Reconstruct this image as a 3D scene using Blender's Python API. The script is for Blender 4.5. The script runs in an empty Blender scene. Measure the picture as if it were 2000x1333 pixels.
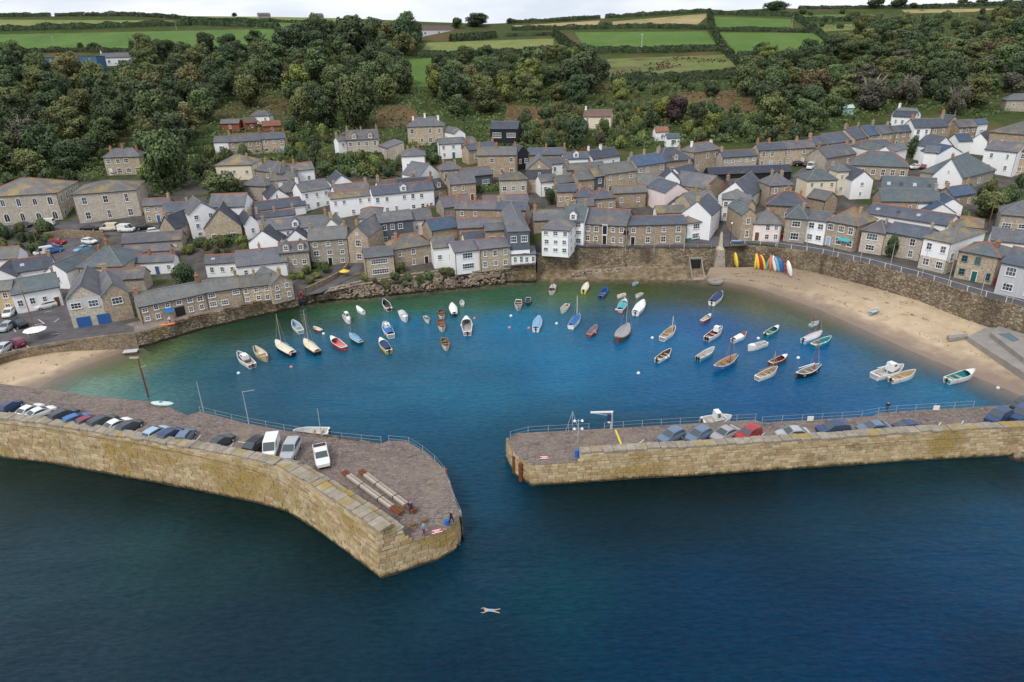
import bpy, bmesh, math, random
from math import radians as RAD, sin, cos, pi
from mathutils import Vector, Matrix, noise as mnoise
from mathutils.geometry import delaunay_2d_cdt

SC = bpy.context.scene
COL = SC.collection
random.seed(7)

# ------------------------------------------------------------------ camera
CAMZ, PITCH, ROLL, FPX = 52.0, RAD(23.8), RAD(1.5), 1333.0
_f = Vector((0, cos(PITCH), -sin(PITCH))); _r0 = Vector((1, 0, 0)); _u0 = Vector((0, sin(PITCH), cos(PITCH)))
CR = cos(ROLL) * _r0 - sin(ROLL) * _u0
CU = sin(ROLL) * _r0 + cos(ROLL) * _u0
cam = bpy.data.cameras.new("camera"); cam_o = bpy.data.objects.new("camera", cam); COL.objects.link(cam_o)
cam.sensor_width = 36.0; cam.lens = 36.0 * FPX / 2000.0; cam.clip_start = 0.5; cam.clip_end = 9000
cam_o.matrix_world = Matrix(((CR.x, CU.x, -_f.x, 0), (CR.y, CU.y, -_f.y, 0), (CR.z, CU.z, -_f.z, CAMZ), (0, 0, 0, 1)))
SC.camera = cam_o

# ------------------------------------------------------------------ sky, sun, exposure
SUN_ELEV, SUN_AZ = RAD(48), RAD(212)       # azimuth from +Y towards +X : behind the camera, a little to the left
W = bpy.data.worlds.new("World"); SC.world = W; W.use_nodes = True
nt = W.node_tree; nt.nodes.clear()
out = nt.nodes.new("ShaderNodeOutputWorld"); bg = nt.nodes.new("ShaderNodeBackground"); bg.inputs[1].default_value = 0.1
sky = nt.nodes.new("ShaderNodeTexSky"); sky.sky_type = 'NISHITA'; sky.sun_disc = False
sky.sun_elevation = SUN_ELEV; sky.sun_rotation = SUN_AZ; sky.air_density = 1.0; sky.dust_density = 1.5
tc = nt.nodes.new("ShaderNodeTexCoord"); mp = nt.nodes.new("ShaderNodeMapping"); mp.inputs['Scale'].default_value = (1.0, 1.0, 4.0)
n1 = nt.nodes.new("ShaderNodeTexNoise"); n1.inputs['Scale'].default_value = 4.0; n1.inputs['Detail'].default_value = 7; n1.inputs['Roughness'].default_value = .55
r1 = nt.nodes.new("ShaderNodeValToRGB"); r1.color_ramp.elements[0].position = .36; r1.color_ramp.elements[1].position = .64
r1.color_ramp.elements[0].color = (6.0, 6.6, 7.7, 1); r1.color_ramp.elements[1].color = (8.9, 9.1, 9.5, 1)
mx = nt.nodes.new("ShaderNodeMix"); mx.data_type = 'RGBA'; mx.inputs[0].default_value = .88
nt.links.new(tc.outputs['Generated'], mp.inputs[0]); nt.links.new(mp.outputs[0], n1.inputs['Vector']); nt.links.new(n1.outputs['Fac'], r1.inputs[0])
nt.links.new(sky.outputs[0], mx.inputs[6]); nt.links.new(r1.outputs[0], mx.inputs[7]); nt.links.new(mx.outputs[2], bg.inputs[0]); nt.links.new(bg.outputs[0], out.inputs[0])
sun = bpy.data.lights.new("sun", 'SUN'); sun.energy = 1.5; sun.angle = RAD(12); sun.color = (1, .95, .87)
sun_o = bpy.data.objects.new("sun", sun); COL.objects.link(sun_o)
_sd = Vector((sin(SUN_AZ) * cos(SUN_ELEV), cos(SUN_AZ) * cos(SUN_ELEV), sin(SUN_ELEV)))
sun_o.rotation_euler = _sd.to_track_quat('Z', 'Y').to_euler(); sun_o.location = _sd * 300
SC.view_settings.view_transform = 'Standard'; SC.view_settings.look = 'None'
SC.view_settings.exposure = 0.36; SC.view_settings.gamma = 1.0; SC.view_settings.use_curve_mapping = False
SC.cycles.max_bounces = 5; SC.cycles.diffuse_bounces = 2; SC.cycles.glossy_bounces = 2; SC.cycles.transparent_max_bounces = 6
SC.cycles.use_denoising = True

# ------------------------------------------------------------------ pixel <-> place
def ray(u, v):
    return (_f + CR * ((u - 1000) / FPX) + CU * ((666.5 - v) / FPX)).normalized()
def project(p):
    q = Vector(p) - Vector((0, 0, CAMZ)); z = q.dot(_f)
    return 1000 + FPX * q.dot(CR) / z, 666.5 - FPX * q.dot(CU) / z
def plane(u, v, z=0.0):
    d = ray(u, v); t = (z - CAMZ) / d.z
    return Vector((d.x * t, d.y * t, z))
def interp(tab, x):
    if x <= tab[0][0]: return tab[0][1]
    for (a, b), (c, e) in zip(tab, tab[1:]):
        if x <= c: return b + (e - b) * (x - a) / (c - a)
    return tab[-1][1]
def sstep(a, b, x):
    t = min(1, max(0, (x - a) / (b - a))); return t * t * (3 - 2 * t)

# front edge of the land: pixel and height of the quay top
QPX = [(-420,790,2.6),(-200,735,2.6),(0,697,2.6),(100,676,2.6),(200,662,2.6),(265,655,2.6),(300,646,2.6),(400,618,2.6),(500,596,2.6),(580,578,2.7),
       (640,567,2.9),(700,553,3.2),(780,541,3.5),(850,532,3.6),(885,531,3.6),(980,522,4.2),(1044,517,4.6),(1052,497,5.4),(1120,488,5.5),(1250,488,5.5),(1390,488,5.5),
       (1440,480,5.6),(1500,483,5.7),(1600,497,5.8),(1700,519,5.9),(1800,545,6.0),(1900,576,6.2),(2000,604,6.3),(2150,655,6.4),(2400,750,6.4)]
QW = [plane(*q) for q in QPX]
QW = [Vector((-420, QW[0].y, 2.6))] + QW + [Vector((420, QW[-1].y, 6.4))]
QY = [(q.x, q.y) for q in QW]; QZ = [(q.x, q.z) for q in QW]
SKYL = [(-600,34),(-300,31),(0,33),(300,31),(500,33),(700,37),(830,43),(950,47),(1000,45),(1200,35),(1400,23),(1500,16),(1600,18),(1800,16),(1900,12),(2000,8),(2300,3),(2700,0)]
RIDGE = 620.0
ZR = []
for u, v in SKYL:
    d = ray(u, v); ZR.append((d.x / d.y, CAMZ + d.z / d.y * RIDGE))
RISE = [(152,0),(165,1.2),(183,4.2),(200,6.5),(240,10.5)]
def G(x, y):
    fr = interp(QZ, x); fr = fr + (5.5 - fr) * sstep(150, 230, y)
    if y <= 240: return fr + interp(RISE, y)
    zr = interp(ZR, x / y)
    if y <= RIDGE:
        t = (y - 240) / (RIDGE - 240); z = 16 + (zr - 16) * t
        return z + 1.2 * sin(t * pi) * mnoise.noise(Vector((x * .011, y * .011, 0)))
    return zr - (y - RIDGE) * .03
def at(u, v, h=0.0):
    d = ray(u, v); dx, dz = d.x / d.y, d.z / d.y
    y = 95.0; st = 4.0
    while y < 900:
        if CAMZ + dz * y - G(dx * y, y) - h < 0: break
        y += st
    else: return Vector((dx * RIDGE, RIDGE, G(dx * RIDGE, RIDGE) + h))
    a, b = y - st, y
    for _ in range(12):
        m = (a + b) / 2
        if CAMZ + dz * m - G(dx * m, m) - h < 0: b = m
        else: a = m
    return Vector((dx * b, b, CAMZ + dz * b))

# ------------------------------------------------------------------ mesh + object helpers
def link(name, me, parent=None, mat=None, loc=None, rz=None):
    o = bpy.data.objects.new(name, me); COL.objects.link(o)
    if mat is not None and me is not None and len(me.materials) == 0: me.materials.append(mat)
    if parent: o.parent = parent
    if loc is not None: o.location = loc
    if rz is not None: o.rotation_euler = (0, 0, rz)
    return o
def paint(o, mat):
    if not len(o.data.materials): o.data.materials.append(None)
    o.material_slots[0].link = 'OBJECT'; o.material_slots[0].material = mat
    return o
def empty(name, label, cat, loc=(0,0,0), rz=0, group=None):
    o = bpy.data.objects.new(name, None); COL.objects.link(o); o.empty_display_size = .3
    o.location = loc; o.rotation_euler = (0, 0, rz); o['label'] = label; o['category'] = cat
    if group: o['group'] = group
    return o
def tag(o, label, cat, group=None):
    o['label'] = label; o['category'] = cat
    if group: o['group'] = group
    return o
def struct(o): o['kind'] = 'structure'; return o
class MB:
    def __init__(s): s.v = []; s.f = []; s.m = []
    def add(s, vs, fs, mi=0):
        n = len(s.v); s.v += [tuple(p) for p in vs]; s.f += [tuple(i + n for i in f) for f in fs]; s.m += [mi] * len(fs)
    def box(s, x0, x1, y0, y1, z0, z1, mi=0):
        s.add([(x0,y0,z0),(x1,y0,z0),(x1,y1,z0),(x0,y1,z0),(x0,y0,z1),(x1,y0,z1),(x1,y1,z1),(x0,y1,z1)],
              [(3,2,1,0),(4,5,6,7),(0,1,5,4),(1,2,6,5),(2,3,7,6),(3,0,4,7)], mi)
    def slab(s, poly, t, mi=0):
        n = len(poly); up = [Vector(p) for p in poly]; dn = [p - Vector((0,0,t)) for p in up]
        s.add(up + dn, [tuple(range(n)), tuple(range(2*n-1, n-1, -1))] + [(i, n+i, n+(i+1)%n, (i+1)%n) for i in range(n)], mi)
    def prism(s, poly, axis, a, b, mi=0):      # poly in the two other axes, extruded along axis
        n = len(poly)
        def P(p, t): return (t, p[0], p[1]) if axis == 0 else (p[0], t, p[1])
        vs = [P(p, a) for p in poly] + [P(p, b) for p in poly]
        s.add(vs, [tuple(range(n)), tuple(range(2*n-1, n-1, -1))] + [(i, n+i, n+(i+1)%n, (i+1)%n) for i in range(n)], mi)
    def tube(s, p0, p1, r0, r1=None, n=6, mi=0, cap=True):
        p0, p1 = Vector(p0), Vector(p1); r1 = r0 if r1 is None else r1
        d = (p1 - p0); q = d.to_track_quat('Z', 'Y'); vs = []
        for p, r in ((p0, r0), (p1, r1)):
            vs += [p + q @ Vector((r*cos(2*pi*i/n), r*sin(2*pi*i/n), 0)) for i in range(n)]
        fs = [(i, (i+1)%n, n+(i+1)%n, n+i) for i in range(n)]
        if cap: fs += [tuple(range(n-1, -1, -1)), tuple(range(n, 2*n))]
        s.add(vs, fs, mi)
    def lathe(s, prof, n=10, c=(0,0,0), mi=0):
        vs = []; fs = []
        for r, z in prof: vs += [(c[0]+r*cos(2*pi*i/n), c[1]+r*sin(2*pi*i/n), c[2]+z) for i in range(n)]
        for k in range(len(prof)-1): fs += [(k*n+i, k*n+(i+1)%n, (k+1)*n+(i+1)%n, (k+1)*n+i) for i in range(n)]
        fs += [tuple(range(n-1, -1, -1)), tuple(range((len(prof)-1)*n, len(prof)*n))]
        s.add(vs, fs, mi)
    def mesh(s, name, mats=(), smooth=False, fix=True):
        me = bpy.data.meshes.new(name); me.from_pydata(s.v, [], s.f)
        for m in mats: me.materials.append(m)
        if len(mats) > 1: me.polygons.foreach_set('material_index', s.m)
        if smooth: me.polygons.foreach_set('use_smooth', [True] * len(me.polygons))
        if fix:
            bm = bmesh.new(); bm.from_mesh(me); bmesh.ops.recalc_face_normals(bm, faces=bm.faces); bm.to_mesh(me); bm.free()
        me.update(); return me

# ------------------------------------------------------------------ materials
class NM:
    def __init__(s, name, rough=.8, spec=.3):
        s.mat = bpy.data.materials.new(name); s.mat.use_nodes = True; s.t = s.mat.node_tree
        s.b = s.t.nodes['Principled BSDF']; s.b.inputs['Roughness'].default_value = rough; s.b.inputs['Specular IOR Level'].default_value = spec
    def n(s, typ, **kw):
        nd = s.t.nodes.new(typ)
        for k, v in kw.items():
            if hasattr(nd, k) and not k[0].isupper(): setattr(nd, k, v)
            else: nd.inputs[k.replace('_', ' ')].default_value = v
        return nd
    def l(s, a, b): s.t.links.new(a, b)
    def val(s, x):
        return x
    def math(s, op, a, b=None, c=None):
        nd = s.t.nodes.new('ShaderNodeMath'); nd.operation = op
        for i, x in enumerate((a, b, c)):
            if x is None: continue
            if hasattr(x, 'links'): s.l(x, nd.inputs[i])
            else: nd.inputs[i].default_value = x
        return nd.outputs[0]
    def mix(s, fac, a, b, mode='MIX'):
        nd = s.t.nodes.new('ShaderNodeMix'); nd.data_type = 'RGBA'; nd.blend_type = mode
        for i, x in ((0, fac), (6, a), (7, b)):
            if hasattr(x, 'links'): s.l(x, nd.inputs[i])
            else: nd.inputs[i].default_value = (x if i == 0 else (*x, 1)) if not isinstance(x, tuple) or len(x) != 4 else x
        return nd.outputs[2]
    def ramp(s, fac, a, b, ca=(0,0,0), cb=(1,1,1)):
        nd = s.t.nodes.new('ShaderNodeValToRGB'); e = nd.color_ramp.elements
        e[0].position, e[1].position = a, b; e[0].color = (*ca, 1); e[1].color = (*cb, 1); s.l(fac, nd.inputs[0]); return nd.outputs[0]
    def noise(s, vec, scale, detail=4, rough=.55):
        nd = s.n('ShaderNodeTexNoise', Scale=scale, Detail=detail, Roughness=rough)
        if vec is not None: s.l(vec, nd.inputs['Vector'])
        return nd.outputs['Fac']
    def pos(s): return s.n('ShaderNodeNewGeometry').outputs['Position']
    def obj(s): return s.n('ShaderNodeTexCoord').outputs['Object']
    def rnd(s): return s.n('ShaderNodeObjectInfo').outputs['Random']
    def sep(s, v):
        nd = s.n('ShaderNodeSeparateXYZ'); s.l(v, nd.inputs[0]); return nd.outputs
    def comb(s, x, y, z=0.0):
        nd = s.n('ShaderNodeCombineXYZ')
        for i, q in enumerate((x, y, z)):
            if hasattr(q, 'links'): s.l(q, nd.inputs[i])
            else: nd.inputs[i].default_value = q
        return nd.outputs[0]
    def scale(s, v, k):
        nd = s.n('ShaderNodeVectorMath', operation='MULTIPLY'); s.l(v, nd.inputs[0]); nd.inputs[1].default_value = k; return nd.outputs[0]
    def bump(s, h, strength=.4, dist=.1):
        nd = s.n('ShaderNodeBump', Strength=strength, Distance=dist); s.l(h, nd.inputs['Height']); s.l(nd.outputs[0], s.b.inputs['Normal'])
    def col(s, c):
        if hasattr(c, 'links'): s.l(c, s.b.inputs['Base Color'])
        else: s.b.inputs['Base Color'].default_value = (*c, 1)
        return s
def vary(m, c, amt=.22):          # per object lightness variation
    h = m.n('ShaderNodeHueSaturation'); m.l(c, h.inputs['Color']); m.l(m.math('MULTIPLY_ADD', m.rnd(), amt, 1 - amt / 2), h.inputs['Value']); return h.outputs[0]
def plain(name, c, rough=.6, spec=.3, amt=.12, scale=1.5):
    m = NM(name, rough, spec); f = m.noise(m.obj(), scale, 5)
    m.col(m.mix(f, tuple(x * (1 - amt * 2) for x in c), tuple(min(1, x * (1 + amt)) for x in c))); return m.mat
def stone_wall(name, c1, c2, mortar, bw=.55, bh=.28, amt=.25, lich=0):
    m = NM(name, .9, .15); s = m.sep(m.obj()); v = m.comb(m.math('ADD', s[0], s[1]), s[2])
    w = m.n('ShaderNodeVectorMath', operation='MULTIPLY_ADD'); m.l(m.n('ShaderNodeTexNoise', Scale=1.3, Detail=2).outputs['Color'], w.inputs[0]); w.inputs[1].default_value = (.3, .3, 0); m.l(v, w.inputs[2])
    b = m.n('ShaderNodeTexBrick', Scale=1.0, Mortar_Size=.022, Mortar_Smooth=.3, Bias=0.0, Brick_Width=bw, Row_Height=bh, offset=.5)
    b.inputs['Color1'].default_value = (*c1, 1); b.inputs['Color2'].default_value = (*c2, 1); b.inputs['Mortar'].default_value = (*mortar, 1); m.l(w.outputs[0], b.inputs['Vector'])
    big = m.noise(m.obj(), .5, 5, .6); fine = m.noise(m.obj(), 2.6, 5, .75)
    c = m.mix(.6, b.outputs['Color'], m.mix(m.ramp(fine, .36, .64), tuple(x*.42 for x in c1), tuple(min(1,x*1.45) for x in c2)))
    c = m.mix(m.math('MULTIPLY', m.ramp(big, .4, .75), .45), c, tuple(x * .55 for x in c1))
    if lich: c = m.mix(m.math('MULTIPLY', m.ramp(m.noise(m.pos(), .25, 5), .52, .66), lich), c, (.34, .23, .05))
    m.col(vary(m, c, amt)); m.bump(b.outputs['Fac'], -.5, .05); return m.mat
def render_wall(name, c, dirt=.35):
    m = NM(name, .75, .25); s = m.sep(m.obj())
    st = m.noise(m.scale(m.obj(), (1.5, 1.5, .25)), 1.4, 5, .6); sp = m.noise(m.obj(), .5, 4)
    cc = m.mix(m.math('MULTIPLY', m.ramp(st, .45, .8), dirt), c, tuple(x * f for x, f in zip(c, (.62, .58, .5))))
    cc = m.mix(m.math('MULTIPLY', m.ramp(sp, .5, .7), dirt * .4), cc, tuple(x * .8 for x in c))
    m.col(vary(m, cc, .08)); m.bump(m.noise(m.obj(), 12, 3), .15, .02); return m.mat
def slate(name, c1, c2, lich=0.0, lcol=(.33, .22, .045), amt=.3):
    c1, c2 = tuple(x * f_ for x, f_ in zip(c1, (.66, .72, .80))), tuple(x * f_ for x, f_ in zip(c2, (.66, .72, .80)))
    m = NM(name, .7, .25); s = m.sep(m.obj()); v = m.comb(m.math('ADD', s[0], m.math('MULTIPLY', s[1], .35)), m.math('ADD', m.math('MULTIPLY', s[2], 1.5), m.math('MULTIPLY', s[1], .3)))
    b = m.n('ShaderNodeTexBrick', Scale=1.0, Mortar_Size=.012, Mortar_Smooth=.2, Bias=.1, Brick_Width=.42, Row_Height=.3)
    b.inputs['Color1'].default_value = (*c1, 1); b.inputs['Color2'].default_value = (*c2, 1); b.inputs['Mortar'].default_value = tuple([x * .45 for x in c1] + [1]); m.l(v, b.inputs['Vector'])
    big = m.noise(m.obj(), .45, 6, .65); fine = m.noise(m.obj(), 3.5, 4, .7)
    c = m.mix(.5, b.outputs['Color'], m.mix(m.ramp(fine, .3, .7), tuple(x * .65 for x in c1), tuple(x * 1.45 for x in c2)))
    c = m.mix(m.math('MULTIPLY', m.ramp(big, .42, .7), .5), c, tuple(x * f for x, f in zip(c2, (1.5, 1.4, 1.2))))
    L = m.math('MULTIPLY', m.ramp(m.noise(m.pos(), .22, 6, .7), .6 - .22 * lich, .74 - .2 * lich), .9 if lich > .2 else .45)
    c = m.mix(L, c, lcol)
    m.col(vary(m, c, amt)); m.bump(b.outputs['Fac'], -.4, .03); return m.mat
M = {}
M['tan'] = stone_wall('granite tan', (.34,.27,.185), (.52,.43,.32), (.46,.41,.34))
M['grey'] = stone_wall('granite grey', (.30,.26,.21), (.44,.39,.32), (.45,.42,.37))
M['brown'] = stone_wall('granite brown', (.29,.22,.15), (.47,.37,.27), (.40,.355,.29))
M['pale'] = stone_wall('granite pale', (.46,.40,.32), (.56,.50,.42), (.54,.49,.42), 1.0, .42)
M['rubble'] = stone_wall('rubble', (.17,.125,.08), (.33,.26,.185), (.16,.13,.09), .75, .42, .15, .25)
M['white'] = render_wall('white render', (.86,.86,.86), .22)
M['cream'] = render_wall('cream render', (.74,.66,.50))
M['pink'] = render_wall('pink render', (.82,.70,.67))
M['ochre'] = render_wall('ochre render', (.56,.44,.27))
M['grey_r'] = render_wall('grey render', (.52,.53,.54))
M['slatehung'] = slate('hung slate', (.10,.105,.12), (.16,.17,.19))
M['black'] = plain('black boarding', (.02,.022,.026), .5)
M['blue_w'] = plain('blue boarding', (.06,.15,.26), .6)
M['red_w'] = plain('red boarding', (.30,.10,.055), .8)
M['green_w'] = plain('pale green boarding', (.42,.58,.50), .7)
M['brick_red'] = stone_wall('red brick', (.30,.10,.06), (.38,.15,.09), (.3,.2,.16), .24, .09)
M['s_grey'] = slate('slate grey', (.13,.125,.132), (.195,.19,.195), .3, (.25,.20,.12))
M['s_blue'] = slate('slate blue', (.09,.097,.118), (.135,.145,.168), .18, (.22,.19,.13))
M['s_bright'] = slate('slate bright blue', (.065,.10,.16), (.105,.145,.21), .0)
M['s_dark'] = slate('slate dark', (.055,.06,.078), (.095,.10,.12), .0)
M['s_lich'] = slate('slate lichen', (.15,.138,.125), (.215,.195,.17), .5, (.29,.215,.085))
M['s_warm'] = slate('slate warm', (.16,.15,.135), (.23,.215,.195), .2, (.27,.21,.10))
M['s_green'] = slate('slate green', (.115,.135,.14), (.17,.19,.19), .2)
M['s_purple'] = slate('slate purple', (.145,.125,.135), (.20,.178,.185), .3, (.25,.20,.13))
M['t_brown'] = slate('roof tile brown', (.16,.095,.075), (.22,.135,.10), .2)
M['t_red'] = slate('roof tile red', (.32,.105,.06), (.40,.16,.10), .0)
M['terra'] = plain('terracotta', (.42,.16,.085), .85, amt=.25, scale=4)
M['ridge_grey'] = plain('ridge grey', (.22,.21,.21), .8)
M['frame'] = plain('window white', (.80,.80,.79), .5, amt=.04)
M['frame_teal'] = plain('frame teal', (.10,.22,.22), .5)
g = NM('car glass', .04, .9); g.col((.05,.065,.075)); M['carglass'] = g.mat
g = NM('glass dark', .12, .6); g.col(g.mix(g.ramp(g.rnd(), .3, 1.0), (.018,.022,.028), (.10,.12,.14))); M['glass'] = g.mat
for k, c in dict(door_blue=(.05,.13,.28), door_black=(.02,.02,.024), door_teal=(.02,.12,.12), door_white=(.75,.75,.74), door_red=(.3,.05,.04), door_brown=(.15,.07,.03), door_sky=(.3,.48,.7), door_green=(.04,.2,.1)).items():
    M[k] = plain(k.replace('_', ' '), c, .5, amt=.08)
M['brick'] = stone_wall('chimney brick', (.34,.14,.075), (.44,.22,.12), (.36,.26,.2), .22, .08, .5)
M['chim_stone'] = stone_wall('chimney stone', (.36,.26,.15), (.44,.34,.2), (.4,.34,.26), .4, .2, .4, .5)
M['pot'] = plain('chimney pot', (.48,.24,.13), .85, amt=.2)
M['steel'] = plain('galvanised steel', (.42,.44,.46), .45, .5)
M['white_p'] = plain('white paint', (.80,.80,.78), .45, .4, .06)
M['black_m'] = plain('black metal', (.02,.02,.022), .45, .4)
M['rust'] = plain('rust', (.22,.075,.03), .9, amt=.35, scale=3)
M['wood'] = plain('weathered wood', (.22,.14,.085), .85, amt=.3, scale=3)
M['beamwood'] = plain('weathered beam', (.40,.33,.27), .85, amt=.3, scale=3)
M['woodpale'] = plain('pale timber', (.50,.44,.37), .85, amt=.2, scale=3)
M['concrete'] = plain('concrete', (.31,.285,.255), .9, amt=.2, scale=.6)
M['red_p'] = plain('red paint', (.55,.03,.03), .4, .4)
M['rubber'] = plain('rubber', (.015,.015,.016), .8)
M['orange_p'] = plain('orange plastic', (.75,.16,.05), .5)
M['yellow_p'] = plain('yellow plastic', (.80,.50,.04), .45)
M['pinkp'] = plain('pink plastic', (.80,.20,.17), .5)
# ------------------------------------------------------------------ ground, water, beaches, quays
import numpy as np
def resample(pts, n):
    pts = [Vector(p) for p in pts]; L = [0]
    for a, b in zip(pts, pts[1:]): L.append(L[-1] + (b - a).length)
    res = []
    for i in range(n):
        s = L[-1] * i / (n - 1); k = 0
        while k < len(pts) - 2 and L[k+1] < s: k += 1
        t = (s - L[k]) / max(1e-6, L[k+1] - L[k]); res.append(pts[k].lerp(pts[k+1], min(1, max(0, t))))
    return res
def strip_mesh(name, lines, mat, smooth=True):
    n = len(lines[0]); vs = [p for l in lines for p in l]
    fs = [(r*n+i, r*n+i+1, (r+1)*n+i+1, (r+1)*n+i) for r in range(len(lines)-1) for i in range(n-1)]
    me = bpy.data.meshes.new(name); me.from_pydata([tuple(v) for v in vs], [], fs); me.materials.append(mat)
    if smooth: me.polygons.foreach_set('use_smooth', [True]*len(fs))
    bm = bmesh.new(); bm.from_mesh(me)
    if sum(f.normal.z for f in bm.faces) < 0: bmesh.ops.reverse_faces(bm, faces=bm.faces)
    bm.to_mesh(me); bm.free(); return me
def strip(name, lines, mat, n=60, sub=1):
    ls = [resample(l, n) for l in lines]
    if sub > 1:
        q = []
        for a, b in zip(ls, ls[1:]):
            for k in range(sub): q.append([p.lerp(r, k / sub) for p, r in zip(a, b)])
        ls = q + [ls[-1]]
    return link(name, strip_mesh(name, ls, mat))

m = NM('hillside and town ground', .95, .1); P = m.pos(); s = m.sep(P)
f1, f2, f3 = m.noise(P, .03, 5), m.noise(P, .25, 6, .65), m.noise(P, 1.6, 4, .6)
green = m.mix(m.ramp(f2, .35, .65), (.035,.055,.016), (.075,.095,.028)); green = m.mix(m.ramp(f1, .52, .68), green, (.13,.085,.042)); green = m.mix(m.ramp(f3, .5, .75), green, (.045,.06,.02))
town = m.mix(m.ramp(f2, .35, .65), (.07,.063,.06), (.13,.118,.108)); town = m.mix(m.ramp(m.noise(P, .1, 5), .55, .62), town, (.055,.075,.025))
hill = m.ramp(m.math('MULTIPLY_ADD', m.math('SUBTRACT', f1, .5), 90, s[1]), .0, 1.0)
edge = m.ramp(m.math('DIVIDE', m.math('SUBTRACT', m.math('MULTIPLY_ADD', m.math('SUBTRACT', f2, .5), 30, s[1]), 205), 25), 0, 1)
m.col(m.mix(edge, town, green)); m.bump(f3, .6, .5); M['ground'] = m.mat
xs = sorted(set([i * 25 - 650 for i in range(53)] + [i * 3 - 150 for i in range(101)] + [round(q.x, 2) for q in QW if abs(q.x) < 400]))
lines = []
yrows = [0, .08, .2, .35, .55, .75, 1] + [164 + 4 * i for i in range(20)] + [244 + 8 * i for i in range(50)] + [680, 760, 900]
for yr in yrows:
    row = []
    for x in xs:
        y0 = interp(QY, x); y = y0 + (162 - y0) * yr if yr <= 1 else yr
        row.append(Vector((x, y, G(x, y))))
    lines.append(row)
struct(link('terrain', strip_mesh('terrain', lines, M['ground'])))

# shore lines (world)
WR = [plane(u, v) for u, v in [(1380,548),(1430,553),(1465,560),(1500,570),(1600,605),(1700,650),(1800,695),(1900,735),(2000,775),(2200,860)]]
BR = [plane(u, v, z) for u, v, z in [(1380,538,.6),(1430,535,1.0),(1470,532,1.3),(1500,531,1.4),(1600,533,1.5),(1700,560,1.5),(1800,595,1.4),(1900,625,1.3),(2000,655,1.2),(2200,725,1.2)]]
WL = [plane(u, v) for u, v in [(-160,850),(-60,805),(30,772),(75,758),(110,738),(160,716),(205,700),(245,686),(268,674)]]
BL = [plane(u, v, z) for u, v, z in [(-160,733,1.4),(-60,711,1.5),(0,699,1.6),(50,690,1.6),(90,684,1.5),(140,677,1.3),(190,671,.9),(235,668,.5),(268,668,.1)]]
WF = [plane(u, v) for u, v in [(600,592),(640,586),(720,580),(800,571),(900,562),(985,553),(1050,546),(1100,546),(1250,546),(1380,548)]]
def shiftl(pts, dx, dy, z): return [Vector((p.x + dx, p.y + dy, z)) for p in pts]
m = NM('sand', .9, .15); P = m.pos(); s = m.sep(P)
f = m.noise(P, .35, 6, .6); f2 = m.noise(m.scale(P, (1, 1, 1)), 2.5, 5, .7)
c = m.mix(m.ramp(f, .35, .65), (.44,.335,.22), (.55,.43,.295)); c = m.mix(m.math('MULTIPLY', m.ramp(f2, .6, .7), .55), c, (.20,.14,.085)); c = m.mix(m.math('MULTIPLY', m.ramp(m.noise(m.scale(P, (.5, 1.2, 1)), .5, 6, .75), .62, .68), .8), c, (.09,.065,.035))
c = m.mix(m.math('MULTIPLY', m.ramp(m.math('MULTIPLY_ADD', m.noise(P, .3, 6, .75), 1.1, s[2]), 1.75, 2.15), .75), c, (.15,.115,.075))
c = m.mix(m.math('MULTIPLY', m.ramp(m.math('DIVIDE', m.math('MULTIPLY_ADD', m.noise(P, .12, 4), 16, s[1]), 200), .68, .78), .75), c, (.24,.185,.135))
wet = m.ramp(m.math('MULTIPLY_ADD', m.math('SUBTRACT', f, .5), .5, s[2]), .12, .5, (1,1,1), (0,0,0))
c = m.mix(wet, c, (.25,.185,.14)); m.col(c); m.l(m.ramp(wet, 0, 1, (.9,.9,.9), (.38,.38,.38)), m.b.inputs['Roughness']); m.bump(m.noise(P, 1.2, 5), .5, .15); M['sand'] = m.mat
struct(strip('sand_beach_right', [shiftl(BR, 1.5, 2.5, 1.7), BR, WR, shiftl(WR, -5, -2.5, -.5), shiftl(WR, -13, -7, -2.2)], M['sand'], 70, 4))
struct(strip('sand_beach_left', [shiftl(BL, -1, 2, 1.7), BL, WL, shiftl(WL, 4, -3, -.45), shiftl(WL, 12, -9, -2.2)], M['sand'], 60, 4))
m = NM('shingle', .9, .15); P = m.pos(); f = m.noise(P, .8, 6, .7)
m.col(m.mix(m.ramp(f, .35, .65), (.10,.075,.045), (.30,.23,.15))); m.bump(f, .8, .4); M['shingle'] = m.mat
BF = [plane(u, v, z) for u, v, z in [(600,581,1.2),(640,573,1.5),(720,560,1.9),(800,552,2.0),(900,545,1.6),(985,541,1.2),(1050,536,.9),(1100,534,.9),(1250,532,.9),(1380,538,.9)]]
struct(strip('foreshore', [[Vector((p.x, p.y + 7, p.z + 1.6)) for p in BF], BF, WF, shiftl(WF, 0, -3, -.6), shiftl(WF, 0, -10, -2.4)], M['shingle'], 90, 3))

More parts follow.
